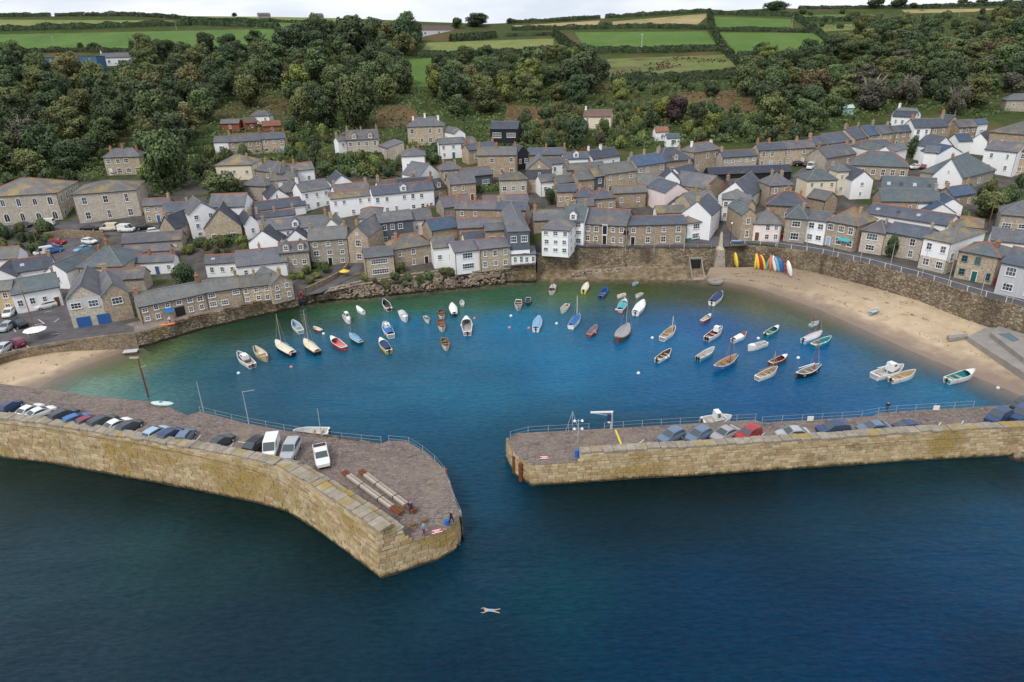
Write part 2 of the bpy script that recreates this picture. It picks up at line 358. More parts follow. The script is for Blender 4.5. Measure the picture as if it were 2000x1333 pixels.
# sea : one sheet, finer inside the harbour; colour follows depth and bed, plus painted wall reflections
gx = [-2500,-900,-400,-250] + [-160 + 2 * i for i in range(161)] + [250,400,900,2500]
gy = [-1500,-500,-150,-40,0,15] + [25 + 2 * i for i in range(75)] + [200, 400]
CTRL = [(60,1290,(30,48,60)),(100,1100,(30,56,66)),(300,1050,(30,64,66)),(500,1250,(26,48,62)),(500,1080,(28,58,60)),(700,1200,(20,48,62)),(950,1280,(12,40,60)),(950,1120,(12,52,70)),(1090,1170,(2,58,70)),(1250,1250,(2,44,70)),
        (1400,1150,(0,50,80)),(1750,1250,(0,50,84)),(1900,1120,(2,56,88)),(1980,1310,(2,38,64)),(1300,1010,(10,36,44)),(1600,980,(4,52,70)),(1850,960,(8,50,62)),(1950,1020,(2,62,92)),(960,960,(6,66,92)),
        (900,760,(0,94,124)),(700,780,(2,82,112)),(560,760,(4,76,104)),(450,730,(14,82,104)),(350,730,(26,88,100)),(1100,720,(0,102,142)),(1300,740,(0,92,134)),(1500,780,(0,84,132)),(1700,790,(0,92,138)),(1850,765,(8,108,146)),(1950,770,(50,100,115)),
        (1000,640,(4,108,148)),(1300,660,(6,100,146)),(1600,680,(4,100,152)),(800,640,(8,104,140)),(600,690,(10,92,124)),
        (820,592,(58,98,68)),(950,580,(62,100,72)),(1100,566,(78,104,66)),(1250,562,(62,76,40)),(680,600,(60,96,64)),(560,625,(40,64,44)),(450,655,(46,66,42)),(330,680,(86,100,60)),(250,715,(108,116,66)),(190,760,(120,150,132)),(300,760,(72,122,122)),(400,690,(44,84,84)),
        (1380,575,(64,72,46)),(60,918,(18,40,38)),(180,945,(14,36,34)),(300,968,(14,36,34)),(420,990,(14,36,34)),(530,1012,(14,38,36)),(620,1065,(14,38,38)),(690,1115,(16,40,42)),(1090,965,(10,28,26)),(1220,955,(10,28,26)),(1350,948,(8,26,26)),(1480,938,(8,28,28)),(1620,930,(10,34,36)),(1760,922,(12,40,40)),(1900,912,(14,40,40)),(950,880,(2,78,104)),(800,820,(2,82,112)),(1500,592,(92,92,58)),(1600,630,(80,92,62)),(1700,672,(60,104,110)),(1800,712,(70,110,120)),(1380,640,(20,84,136))]  # dark greens along the pier feet: wall reflections painted into the tint
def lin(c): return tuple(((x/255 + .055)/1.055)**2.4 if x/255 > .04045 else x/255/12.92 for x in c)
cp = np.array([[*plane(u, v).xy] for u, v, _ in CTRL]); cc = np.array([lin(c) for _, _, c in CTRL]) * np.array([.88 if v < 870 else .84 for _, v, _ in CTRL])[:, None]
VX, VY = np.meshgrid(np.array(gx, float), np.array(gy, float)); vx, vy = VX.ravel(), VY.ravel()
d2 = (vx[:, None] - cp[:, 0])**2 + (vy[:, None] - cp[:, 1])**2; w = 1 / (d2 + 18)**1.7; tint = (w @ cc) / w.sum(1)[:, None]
def pdist(poly):
    best = np.full(len(vx), 1e9)
    for a, b in zip(poly, poly[1:]):
        ab = np.array([b.x - a.x, b.y - a.y]); t = np.clip(((vx - a.x) * ab[0] + (vy - a.y) * ab[1]) / (ab @ ab), 0, 1)
        best = np.minimum(best, np.hypot(vx - a.x - t * ab[0], vy - a.y - t * ab[1]))
    return best
dsh = np.minimum(np.minimum(pdist(WR), pdist(WL)), pdist(WF) * 1.5)
alpha = np.clip(.12 + dsh / 9.0, 0, 1)
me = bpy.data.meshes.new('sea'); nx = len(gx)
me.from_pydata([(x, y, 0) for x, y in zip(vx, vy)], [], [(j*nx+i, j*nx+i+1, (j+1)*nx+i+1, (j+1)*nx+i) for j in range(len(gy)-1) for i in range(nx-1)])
at1 = me.color_attributes.new('bed_reflection_tint', 'FLOAT_COLOR', 'POINT')
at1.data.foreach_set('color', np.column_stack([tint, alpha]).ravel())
m = NM('sea water', .05, .25); m.b.inputs['Specular Tint'].default_value = (.38,.72,1,1); P = m.pos(); m.b.inputs['IOR'].default_value = 1.333
a = m.n('ShaderNodeAttribute', attribute_name='bed_reflection_tint')
big = m.noise(P, .045, 5, .6)
rip = m.noise(m.scale(P, (.6, 1.5, 1)), 1.5, 5, .7)
wind = m.ramp(m.noise(m.scale(P, (.35, 1, 1)), .07, 4, .6), .35, .65, (.86,.88,.90), (1.14,1.12,1.10))
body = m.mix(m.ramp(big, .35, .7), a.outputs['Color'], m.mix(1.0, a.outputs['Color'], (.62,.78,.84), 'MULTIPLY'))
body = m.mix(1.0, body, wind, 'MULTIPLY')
m.col(m.mix(1.0, body, m.ramp(rip, .32, .68, (.62,.66,.70), (1.42,1.34,1.28)), 'MULTIPLY'))  # ripple glints and dark troughs painted into the base colour
m.l(a.outputs['Alpha'], m.b.inputs['Alpha'])
w1 = m.noise(m.scale(P, (.55, 1.5, 1)), .9, 6, .62); w2 = m.noise(m.scale(P, (.5, 1.3, 1)), .22, 3, .5)
calm = m.ramp(m.noise(P, .022, 3), .38, .62, (.45,.45,.45), (1,1,1))
h = m.math('ADD', m.math('MULTIPLY', m.math('MULTIPLY', w1, calm), 1.0), m.math('MULTIPLY', w2, 1.1))
m.bump(h, .85, .3); M['sea'] = m.mat; me.materials.append(m.mat)
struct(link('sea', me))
struct(link('seabed', strip_mesh('seabed', [[Vector((-2500,-1500,-3.5)), Vector((2500,-1500,-3.5))], [Vector((-2500,400,-3.5)), Vector((2500,400,-3.5))]], plain('seabed', (.06,.07,.04), .9))))

# walls along the land edge
def normals(pts):
    res = []
    for i in range(len(pts)):
        a, b = pts[max(0, i-1)], pts[min(len(pts)-1, i+1)]; d = (b - a); d.z = 0; d.normalize(); res.append(Vector((d.y, -d.x, 0)))
    return res
def edge_wall(name, label, pts, zb, up=.25, tw=.7, batter=.08, mat=None, cat='wall', n=40):
    pts = resample(pts, n); nn = normals(pts); A = []; B = []; Cc = []; D = []; 
    for i, (p, q) in enumerate(zip(pts, nn)):
        z = zb if not callable(zb) else zb(i / (n - 1)); jit = .12 * mnoise.noise(p * .6)
        A.append(Vector((p.x, p.y, z)) + q * (batter * (p.z - z) + jit)); B.append(Vector((p.x, p.y, p.z + up)) + q * jit * .5)
        Cc.append(Vector((p.x, p.y, p.z + up)) - q * tw); D.append(Vector((p.x, p.y, p.z - .6)) - q * tw)
    mid = [a.lerp(b, .5) + q * .1 * mnoise.noise(a * .9) for a, b, q in zip(A, B, nn)]
    me = strip_mesh(name, [A, mid, B, Cc, D], mat or M['rubble'], False)
    return tag(link(name, me), label, cat)
def qseg(u0, u1):
    r = [plane(*q) for q in QPX if u0 <= q[0] <= u1]; return r
edge_wall('sea_wall', 'low stone wall between the car park road and the small left beach', qseg(-200, 265), -.5, .5, .45)
m = NM('quay rubble', .92, .15); P = m.pos(); s = m.sep(P); vo = m.n('ShaderNodeTexVoronoi', Scale=1.35, Randomness=1.0); m.l(m.scale(P, (1, 1, 1.5)), vo.inputs['Vector'])
vd = m.n('ShaderNodeTexVoronoi', Scale=1.35, feature='DISTANCE_TO_EDGE'); m.l(m.scale(P, (1, 1, 1.5)), vd.inputs['Vector'])
c = m.mix(m.sep(vo.outputs['Color'])[0], (.13,.095,.06), (.40,.33,.24)); c = m.mix(m.ramp(vd.outputs['Distance'], .0, .09), (.07,.055,.04), c)
c = m.mix(m.math('MULTIPLY', m.ramp(m.noise(P, .16, 4), .5, .68), .6), c, (.085,.07,.05))
c = m.mix(m.math('MULTIPLY', m.ramp(m.noise(P, .3, 5), .56, .66), .5), c, (.26,.17,.035))
c = m.mix(m.ramp(m.math('MULTIPLY_ADD', m.noise(P, .7, 3), .8, s[2]), .75, 1.3, (1,1,1), (0,0,0)), c, (.035,.032,.018))
m.col(c); m.bump(m.ramp(vd.outputs['Distance'], 0, .15), .9, .12); M['quayrubble'] = m.mat
edge_wall('quay_wall', 'lichened rubble quay wall under the granite terrace on the left', qseg(265, 600) , -1.5, .3, .8, mat=M['quayrubble'])
m = NM('harbour rubble', .92, .15); P = m.pos(); s = m.sep(P)
vo = m.n('ShaderNodeTexVoronoi', Scale=1.7); m.l(m.scale(P, (1, 1, 1.6)), vo.inputs['Vector']); vd = m.n('ShaderNodeTexVoronoi', Scale=1.7, feature='DISTANCE_TO_EDGE'); m.l(m.scale(P, (1, 1, 1.6)), vd.inputs['Vector'])
c = m.mix(m.sep(vo.outputs['Color'])[0], (.15,.115,.075), (.38,.31,.225)); c = m.mix(m.ramp(vd.outputs['Distance'], .0, .08), (.10,.08,.055), c)
c = m.mix(m.math('MULTIPLY', m.ramp(m.noise(m.scale(P, (1, 1, .15)), .22, 4), .48, .66), .75), c, (.075,.06,.042))
c = m.mix(m.math('MULTIPLY', m.ramp(m.noise(P, .2, 5), .58, .7), .5), c, (.42,.34,.20))
m.col(c); m.bump(m.ramp(vd.outputs['Distance'], 0, .15), .9, .12); M['harbrubble'] = m.mat
edge_wall('quay_wall', 'stone quay wall below the inn, behind the narrow far beach', qseg(1120, 1440), .3, .25, .5, mat=M['harbrubble'], n=50)
edge_wall('quay_wall', 'short stone wall below the tall white house at the quay corner', [plane(1048,498,5.4), plane(1085,493,5.4), plane(1122,488,5.5)], -.3, .3, .5, .1, M['harbrubble'], n=14)
edge_wall('harbour_wall', 'long curving rubble harbour wall behind the right hand beach', qseg(1430, 2150), .4, .2, .5, .07, M['harbrubble'], n=120)

for px_, lab_, hh_ in [([(88,470),(130,464),(205,467)],'rubble retaining wall between the chapel street and upper car park',2.0),([(440,512),(470,508)],'garden wall beside the long white cottage',1.2),([(600,572),(640,553),(672,536),(682,522)],'stone garden wall along the harbour lane',1.1)]:
    edge_wall('stone_wall', lab_, [at(u, v) + Vector((0,0,hh_)) for u, v in px_], lambda t: 0, 0, .4, .02, n=14)
# roads
m = NM('asphalt', .85, .25); P = m.pos(); f = m.noise(P, .4, 5, .6)
m.col(m.mix(m.ramp(f, .35, .65), (.085,.08,.085), (.13,.122,.125))); m.bump(m.noise(P, 6, 3), .2, .03); M['asphalt'] = m.mat
def sheet(name, lines, mat, n=30, lift=.05, sub=3):
    ls = [resample(l, n) for l in lines]; q = []
    for a, b in zip(ls, ls[1:]): q += [[p.lerp(r, k / sub) for p, r in zip(a, b)] for k in range(sub)]
    q.append(ls[-1]); q = [[Vector((p.x, p.y, max(G(p.x, p.y), 0) + lift)) for p in l] for l in q]
    return struct(link(name, strip_mesh(name, q, mat)))
def inset(pts, d): return [p - q * d for p, q in zip(pts, normals(pts))]
qr = resample(qseg(1390, 2150), 60)
sheet('quay_road', [inset(qr, .55), inset(qr, 5.6)], M['asphalt'], 60)
qm = resample(qseg(1120, 1390), 30); sheet('inn_forecourt', [inset(qm, .55), inset(qm, 6.0)], M['asphalt'], 30, .055)
sheet('market_street', [[at(1395,484), at(1412,440), at(1420,415), at(1440,392)], [at(1460,480), at(1446,440), at(1446,415), at(1458,392)]], M['asphalt'], 20, .065)
sheet('upper_street', [[at(1545,345), at(1565,330), at(1605,318)], [at(1580,375), at(1590,345), at(1630,320)]], M['asphalt'], 12, .05)
m = NM('promenade paving', .9, .2); P = m.pos(); f = m.noise(P, .6, 5); m.col(m.mix(m.ramp(f, .35, .65), (.19,.16,.145), (.28,.24,.215))); m.bump(m.noise(P, 3, 4), .4, .06); M['paving'] = m.mat
ql = resample(qseg(265, 600), 40); sheet('promenade', [inset(ql, .85), inset(ql, 7.5)], M['paving'], 40)
sheet('car_park', [[at(-120,740), at(0,700), at(60,684), at(150,669), at(262,654)], [at(-150,570), at(0,595), at(60,590), at(125,590), at(262,640)]], M['asphalt'], 30, .062, 8)
sheet('upper_car_park', [[at(60,510), at(110,510), at(185,486)], [at(95,468), at(120,462), at(200,462)]], M['asphalt'], 14, .05, 4)
sheet('chapel_street', [[at(-40,452), at(120,452), at(220,460), at(315,458)], [at(-40,436), at(120,434), at(220,438), at(315,440)]], M['asphalt'], 24, .05)
sheet('harbour_lane', [[at(596,578), at(640,555), at(680,530), at(702,505)], [at(626,573), at(668,552), at(700,535), at(715,508)]], M['asphalt'], 16, .06)
m = NM('road paint', .7, .2); m.col((.62,.62,.60)); M['roadpaint'] = m.mat
def mark(name, u0, v0, u1, v1, w, z=None, mat=None):
    a = at(u0, v0) if z is None else plane(u0, v0, z); b = at(u1, v1) if z is None else plane(u1, v1, z)
    d = (b - a); d.z = 0; d.normalize(); nrm = Vector((-d.y, d.x, 0)) * w / 2; up = Vector((0, 0, .075 if z is None else 0))
    me = bpy.data.meshes.new(name); me.from_pydata([tuple(p + up) for p in (a - nrm, b - nrm, b + nrm, a + nrm)], [], [(0,1,2,3)]); return struct(link(name, me, None, mat or M['roadpaint']))
for q in [(30,606,20,625),(28,612,58,607),(62,637,88,632),(75,625,87,633),(86,611,102,608),(106,630,116,623),(24,640,31,649),(10,672,27,686),(50,674,56,680),(100,654,116,652)]: mark('bay_line', *q, .16)

# fields on the hill
def field(name, quad, mat, nu=28, nv=10, lift=.12):
    a, b, c, d = [Vector(q) for q in quad]; rows = []
    for j in range(nv + 1):
        row = []
        for i in range(nu + 1):
            t, s = i / nu, j / nv; p = (a.lerp(b, t)).lerp(d.lerp(c, t), s); w = at(p.x, p.y); row.append(Vector((w.x, w.y, w.z + lift)))
        rows.append(row)
    return struct(link(name, strip_mesh(name, rows, mat)))
def grass(name, c1, c2, c3=None, lo=.55, hi=.65, st=None):
    m = NM(name, .95, .1); P = m.pos(); f = m.noise(m.scale(P, (1, .6, 1)), .06, 6, .6); g = m.noise(P, .5, 4, .6)
    c = m.mix(m.ramp(f, .35, .65), c1, c2); c = m.mix(m.math('MULTIPLY', m.ramp(g, .45, .7), .4), c, tuple(x * .6 for x in c1))
    if c3: c = m.mix(m.ramp(m.noise(m.scale(P, (.5, 1.0, 1)), .05, 7, .75), lo, hi), c, c3)
    m.col(c); m.bump(g, .5, .3); return m.mat
M['f_green'] = grass('pasture', (.085,.15,.04), (.115,.195,.052)); M['f_pale'] = grass('pale pasture', (.16,.19,.06), (.22,.24,.085)); M['f_vivid'] = grass('vivid pasture', (.085,.155,.036), (.115,.185,.046), (.15,.19,.06), .6, .75)
M['f_straw'] = grass('straw', (.30,.24,.12), (.40,.32,.17), (.15,.17,.05)); M['f_red'] = grass('rough pasture', (.12,.16,.045), (.17,.19,.07), (.10,.05,.045), .5, .64); M['f_brown'] = grass('bracken', (.15,.085,.045), (.19,.12,.065), (.10,.10,.04))
for nm, q, k in [('field', ((-40,69),(545,57),(545,100),(-40,104)), 'f_green'), ('field', ((-40,39),(355,41),(368,49),(-40,57)), 'f_pale'), ('field', ((360,32),(735,36),(700,44),(380,38)), 'f_pale'), ('field', ((495,44),(640,48),(560,60),(495,55)), 'f_vivid'),
        ('field', ((835,84),(1082,76),(1080,98),(815,110)), 'f_pale'), ('field', ((1122,64),(1380,62),(1405,97),(1148,101)), 'f_vivid'), ('field', ((1185,116),(1425,107),(1462,142),(1190,158)), 'f_red'),
        ('field', ((1195,43),(1388,27),(1360,51),(1200,54)), 'f_straw'), ('field', ((1388,33),(1545,38),(1548,56),(1385,56)), 'f_vivid'), ('field', ((1405,64),(1592,66),(1645,101),(1440,111)), 'f_vivid'),
        ('bracken_slope', ((1320,182),(1455,176),(1482,216),(1370,224)), 'f_brown'), ('field', ((1000,51),(1172,41),(1165,51),(1000,58)), 'f_straw'), ('field', ((785,118),(842,114),(850,170),(788,170)), 'f_vivid'),
        ('bracken_slope', ((735,208),(800,205),(830,245),(735,250)), 'f_brown'), ('bracken_slope', ((990,205),(1060,210),(1090,245),(985,240)), 'f_brown'), ('field', ((1600,50),(1720,46),(1740,56),(1610,62)), 'f_pale'), ('field', ((1760,20),(1960,17),(1900,24),(1770,27)), 'f_straw'), ('field', ((1560,30),(1700,28),(1720,35),(1570,38)), 'f_vivid'), ('field', ((1860,70),(1960,60),(1990,76),(1850,80)), 'f_pale')]:
    field(nm, q, M[k])
# ------------------------------------------------------------------ the two piers
m = NM('pier block', .92, .15); P = m.pos(); s = m.sep(P)
rv = m.math('FRACT', m.math('ADD', m.rnd(), m.n('ShaderNodeAttribute', attribute_name='rnd').outputs['Fac']))
f = m.noise(P, 1.1, 6, .65); fb = m.noise(P, .12, 5, .6)
c = m.mix(rv, (.34,.262,.15), (.50,.41,.265)); c = m.mix(m.math('MULTIPLY', m.ramp(m.math('FRACT', m.math('MULTIPLY', rv, 7.3)), .8, .9), .7), c, (.30,.18,.11))
c = m.mix(m.ramp(f, .3, .75), c, m.mix(1.0, c, (1.35,1.3,1.2), 'MULTIPLY')); c = m.mix(m.math('MULTIPLY', m.ramp(m.noise(P, .35, 5, .7), .52, .68), .55), c, (.15,.115,.07))
c = m.mix(m.math('MULTIPLY', m.ramp(fb, .5, .6), m.ramp(s[2], .0, 1.0)), c, m.mix(m.ramp(f, .35, .6), (.40,.275,.07), (.32,.235,.11)))
c = m.mix(m.ramp(m.math('MULTIPLY_ADD', m.math('SUBTRACT', f, .5), 1.1, s[2]), .15, .55, (1,1,1), (0,0,0)), c, (.075,.058,.03))
m.col(c); m.bump(m.noise(P, 3, 5), .5, .06); M['block'] = m.mat
m = NM('pier mortar', .95, .1); P = m.pos(); s = m.sep(P); f = m.noise(P, .8, 5)
c = m.mix(m.ramp(f, .35, .6), (.44,.36,.24), (.56,.48,.35)); c = m.mix(m.ramp(s[2], .1, .5, (1,1,1), (0,0,0)), c, (.09,.07,.04)); m.col(c); m.bump(f, .5, .1); M['mortar'] = m.mat
m = NM('coping stone', .92, .15); P = m.pos(); f = m.noise(P, 1.3, 6, .65)
c = m.mix(m.rnd(), (.31,.275,.22), (.41,.365,.295)); c = m.mix(m.ramp(f, .35, .7), c, m.mix(1.0, c, (.6,.58,.55), 'MULTIPLY')); c = m.mix(m.math('MULTIPLY', m.ramp(m.noise(P, .3, 5), .54, .64), .8), c, (.36,.24,.05))
m.col(c); m.bump(f, .5, .08); M['coping'] = m.mat
m = NM('pier deck setts', .9, .2); P = m.pos(); vd = m.n('ShaderNodeTexVoronoi', Scale=1.6, feature='DISTANCE_TO_EDGE'); m.l(m.scale(P, (.8, 1.7, 1)), vd.inputs['Vector']); vc = m.n('ShaderNodeTexVoronoi', Scale=1.6); m.l(m.scale(P, (.8, 1.7, 1)), vc.inputs['Vector'])
f = m.noise(P, .18, 6, .65); c = m.mix(m.sep(vc.outputs['Color'])[0], (.155,.124,.11), (.24,.198,.176)); c = m.mix(m.ramp(vd.outputs['Distance'], 0, .1), (.08,.06,.058), c)
c = m.mix(m.math('MULTIPLY', m.ramp(f, .42, .66), .6), c, (.25,.20,.155)); c = m.mix(m.math('MULTIPLY', m.ramp(m.noise(P, .7, 6, .7), .58, .68), .55), c, (.065,.05,.045))
m.col(c); m.bump(vd.outputs['Distance'], .5, .08); M['deck'] = m.mat

bm = bmesh.new(); bmesh.ops.create_cube(bm, size=1.0); bmesh.ops.bevel(bm, geom=list(bm.edges), offset=.05, segments=1, affect='EDGES'); BLOCK = bpy.data.meshes.new('block'); bm.to_mesh(BLOCK); bm.free(); BLOCK.materials.append(M['block'])
bm = bmesh.new(); bmesh.ops.create_cube(bm, size=1.0); bmesh.ops.bevel(bm, geom=list(bm.edges), offset=.06, segments=1, affect='EDGES'); COPE = bpy.data.meshes.new('coping'); bm.to_mesh(COPE); bm.free(); COPE.materials.append(M['coping'])
bverts = [v.co.copy() for v in BLOCK.vertices]; bfaces = [tuple(p.vertices) for p in BLOCK.polygons]
def arclen(pts):
    L = [0]
    for a, b in zip(pts, pts[1:]): L.append(L[-1] + (b - a).length)
    return L
def onpath(pts, L, s):
    s = min(max(s, 0), L[-1]); k = 0
    while k < len(pts) - 2 and L[k+1] < s: k += 1
    t = (s - L[k]) / max(1e-6, L[k+1] - L[k]); d = (pts[k+1] - pts[k]).normalized(); return pts[k].lerp(pts[k+1], t), d, Vector((d.y, -d.x, 0))
def face_blocks(pts, ztop, seed, course=(.34,.52), ln=(.6,1.4), bat=.03, z0=-.3):
    rnd = random.Random(seed); L = arclen(pts); z = z0; res = []
    while True:
        ch = rnd.uniform(*course); s = rnd.uniform(-.6, 0); any_ = False
        while s < L[-1]:
            bl = rnd.uniform(*ln); mid = s + bl / 2; zt = ztop(mid / L[-1])
            a, b_ = max(s, 0), min(s + bl, L[-1])
            if z + .18 < zt and b_ - a > .25:
                any_ = True; hh = min(ch, zt - z); p, d, n = onpath(pts, L, (a + b_) / 2)
                c = p + n * (rnd.uniform(-.03, .05) - .12 - bat * (z + hh / 2)) + Vector((0, 0, z + hh / 2)); res.append((c, math.atan2(d.y, d.x), (b_ - a - .045, .34, hh - .045)))
            s += bl
        z += ch
        if not any_: break
    return res
def lay(parent, blocks, limit=300):
    blocks.sort(key=lambda b: (b[0] - Vector((0, 0, CAMZ))).length - 8 * b[2][0])
    def inview(b):
        u, v = project(b[0]); return -30 < u < 2030 and v < 1360
    blocks = [b for b in blocks if inview(b)]
    for c, rz, sz in blocks[:limit]:
        o = link('stone_block', BLOCK, parent, None, c, rz); o.scale = sz
    rest = blocks[limit:]
    if rest:
        mb = MB(); col = []
        for c, rz, sz in rest:
            R = Matrix.Rotation(rz, 3, 'Z'); r = random.random()
            mb.add([c + R @ Vector((q.x * sz[0], q.y * sz[1], q.z * sz[2])) for q in bverts], bfaces); col += [r] * len(bverts)
        me = mb.mesh('masonry', [M['block']], fix=False); a = me.attributes.new('rnd', 'FLOAT', 'POINT'); a.data.foreach_set('value', col)
        o = link('masonry', me, parent); o['kind'] = 'stuff'
def deck_mesh(name, poly, zf, mat, step=2.5):
    pts = [Vector((p.x, p.y)) for p in poly]; n = len(pts); x0, x1 = min(p.x for p in pts), max(p.x for p in pts); y0, y1 = min(p.y for p in pts), max(p.y for p in pts)
    x = x0
    while x < x1:
        y = y0
        while y < y1: pts.append(Vector((x + random.uniform(-.2,.2), y + random.uniform(-.2,.2)))); y += step
        x += step
    r = delaunay_2d_cdt(pts, [(i, (i+1) % n) for i in range(n)], [], 1, 1e-4)
    me = bpy.data.meshes.new(name); me.from_pydata([(p.x, p.y, zf(p.x, p.y)) for p in r[0]], [], [tuple(f) for f in r[2]]); me.materials.append(mat)
    bm = bmesh.new(); bm.from_mesh(me)
    for f_ in bm.faces:
        if f_.normal.z < 0: f_.normal_flip()
    bm.to_mesh(me); bm.free(); return me
def skirt(name, pts, ztop, zb, inset_, mat, cap=None):
    L = arclen(pts); n = max(8, int(L[-1] / 1.2)); A = []; B = []; Cc = []
    for i in range(n + 1):
        p, d, nn = onpath(pts, L, L[-1] * i / n); zt = ztop(i / n); q = p - nn * inset_
        A.append(Vector((q.x, q.y, zb))); B.append(Vector((q.x, q.y, zt)))
    return strip_mesh(name, [A, B], mat, False)
def ribbon(name, pts, off0, off1, ztop, zbot, mat, s0=0, s1=1, n=60, jig=.05):
    """parapet body: box following the path between two inward offsets"""
    L = arclen(pts); R = [[], [], [], []]
    for i in range(n + 1):
        t = s0 + (s1 - s0) * i / n; p, d, nn = onpath(pts, L, L[-1] * t); zt = ztop(t) + jig * mnoise.noise(p * .8)
        a, b = p - nn * off0, p - nn * off1
        for k, (q, z) in enumerate(((a, zbot), (a, zt), (b, zt), (b, zbot))): R[k].append(Vector((q.x, q.y, z)))
    me = strip_mesh(name, R, mat, False); nn_ = n + 1
    bm = bmesh.new(); bm.from_mesh(me); bm.verts.ensure_lookup_table()
    for e in (0, n): bm.faces.new([bm.verts[k * nn_ + e] for k in range(4)])
    bmesh.ops.recalc_face_normals(bm, faces=bm.faces); bm.to_mesh(me); bm.free(); return me
def copes(parent, pts, off, width, ztop, s0, s1, seed, ln=(.8,1.5), hh=.28):
    rnd = random.Random(seed); L = arclen(pts); s = s0 * L[-1]
    while s < s1 * L[-1]:
        l = rnd.uniform(*ln); p, d, nn = onpath(pts, L, s + l / 2); c = p - nn * (off + width / 2 + rnd.uniform(-.06,.06)); c.z = ztop((s + l/2) / L[-1]) + rnd.uniform(-.03, .05)
        u, v = project(c)
        if -40 < u < 2040: o = link('coping_stone', COPE, parent, None, c, math.atan2(d.y, d.x)); o.scale = (l - .05, width + rnd.uniform(-.15,.1), hh)
        s += l
# left pier
LP = [plane(u, v) for u, v in [(-150,872),(0,893),(100,905),(200,924),(300,942),(400,961),(500,982),(560,999),(620,1036),(680,1080),(745,1130)]]
LPtip = [plane(u, v) for u, v in [(745,1130),(800,1112),(855,1093),(885,1077),(899,1060),(904,1042)]]
def zl(x, y): return interp([(-44,5.65),(-33,5.0),(-24,3.9),(-18,3.5),(-8,3.35)], x)
LPin = [plane(u, v, z) for u, v, z in [(902,1012,3.3),(891,985,3.3),(877,940,3.3),(865,915,3.3),(831,885,3.3),(793,862,3.4),(757,862,3.4),(745,868,3.4),(640,856,3.8),(560,843,4.6),(480,828,5.1),(390,806,5.5),(366,812,5.6),(345,803,5.6),(310,786,5.65),(250,781,5.65),(185,775,5.65),(100,762,5.65),(0,750,5.65),(-150,733,5.65)]]
PIERL = empty('harbour_pier', 'long curved stone pier on the left with a line of parked cars', 'pier', LP[6])
def under(o, parent): o.parent = parent; o.matrix_parent_inverse = Matrix.Translation(-parent.location); return o
def plink(name, me, parent): o = link(name, me); return under(o, parent)
_pl = link
plink('deck', deck_mesh('deck', LP + LPtip[1:] + LPin, zl, M['deck']), PIERL)
LPin2 = LPtip[-1:] + LPin
ztopL = lambda t: 6.3 + .1 * t
plink('wall_core', ribbon('wall_core', LP, .14, 1.55, ztopL, -2, M['mortar']), PIERL)
plink('step_wall', ribbon('step_wall', LP, 1.56, 3.3, lambda t: 5.05, 2.0, M['coping'], .60, 1, 40, .04), PIERL)
plink('inner_wall', skirt('inner_wall', [Vector((p.x, p.y, 0)) for p in LPin2], lambda t: interp([(0,3.28),(.2,3.3),(.33,4.6),(.5,5.5),(1,5.6)], t), -2, .02, M['quayrubble']), PIERL)
Lt = arclen(LPtip)[-1]
def ztip(t): s_ = t * Lt; return 6.35 if s_ < 1.5 else (5.05 if s_ < 3.3 else 3.3)
plink('tip_core', skirt('tip_core', LPtip, lambda t: min(ztip(t), 3.25), -2, .14, M['mortar']), PIERL)
class Holder: pass
def lay_in(parent, blocks, limit=300):
    inv = Matrix.Translation(-parent.location); before = set(bpy.data.objects.keys())
    lay(parent, blocks, limit)
    for k in bpy.data.objects.keys():
        if k not in before: bpy.data.objects[k].matrix_parent_inverse = inv
lay_in(PIERL, face_blocks(LP, ztopL, 3) + face_blocks(LPtip, ztip, 4))
def copes_in(parent, *a, **k):
    before = set(bpy.data.objects.keys()); copes(parent, *a, **k)
    for q in bpy.data.objects.keys():
        if q not in before: bpy.data.objects[q].matrix_parent_inverse = Matrix.Translation(-parent.location)
copes_in(PIERL, LP, .05, 1.5, lambda t: 6.38 + .1 * t, .05, 1, 5)
copes_in(PIERL, LP, 1.6, 1.7, lambda t: 5.08, .60, 1, 6, (.9, 2.0), .2)
# right pier
RP = [plane(u, v) for u, v in [(1038,949),(1160,941),(1260,934),(1360,929),(1460,922),(1660,909),(1800,899),(2000,889),(2160,880)]]
RPin = [plane(u, v, 3.1) for u, v in [(2160,778),(1980,791),(1800,801),(1720,806),(1704,813),(1660,816),(1486,826),(1476,820),(1360,827),(1194,837),(1040,845),(1010,847),(996,854),(991,861)]]
RPtip = [plane(u, v) for u, v in [(989,893),(993,903),(1008,928),(1038,949)]]
RPin = [Vector((p.x, p.y, 0)) for p in RPin]
PIERR = empty('harbour_pier', 'straight stone pier on the right with a row of parked cars and a crane', 'pier', RP[3])
plink('deck', deck_mesh('deck', RP + RPin + RPtip[:-1], lambda x, y: 3.1, M['deck']), PIERR)
L_r = arclen(RP)[-1]; tpar = (plane(1133, 942) - RP[0]).length / L_r
def zr_(t): return 4.25 if t > tpar else 3.06
plink('wall_core', skirt('wall_core', RP, lambda t: 4.2 if t > tpar + .01 else 3.0, -2, .14, M['mortar']), PIERR)
plink('parapet_core', ribbon('parapet_core', RP, .16, 1.35, lambda t: 4.2, 2.0, M['mortar'], tpar, 1, 60), PIERR)
plink('inner_wall', skirt('inner_wall', RPin + RPtip[:1], lambda t: 3.08, -2, .02, M['quayrubble']), PIERR)
plink('tip_core', skirt('tip_core', RPtip, lambda t: 3.05, -2, .14, M['mortar']), PIERR)
lay_in(PIERR, face_blocks(RP, zr_, 8, (.34,.5), (.6,1.35)) + face_blocks(RPtip, lambda t: 3.06, 9))
copes_in(PIERR, RP, .02, 1.4, lambda t: 4.32, tpar, 1, 10, (.9, 1.7), .3)
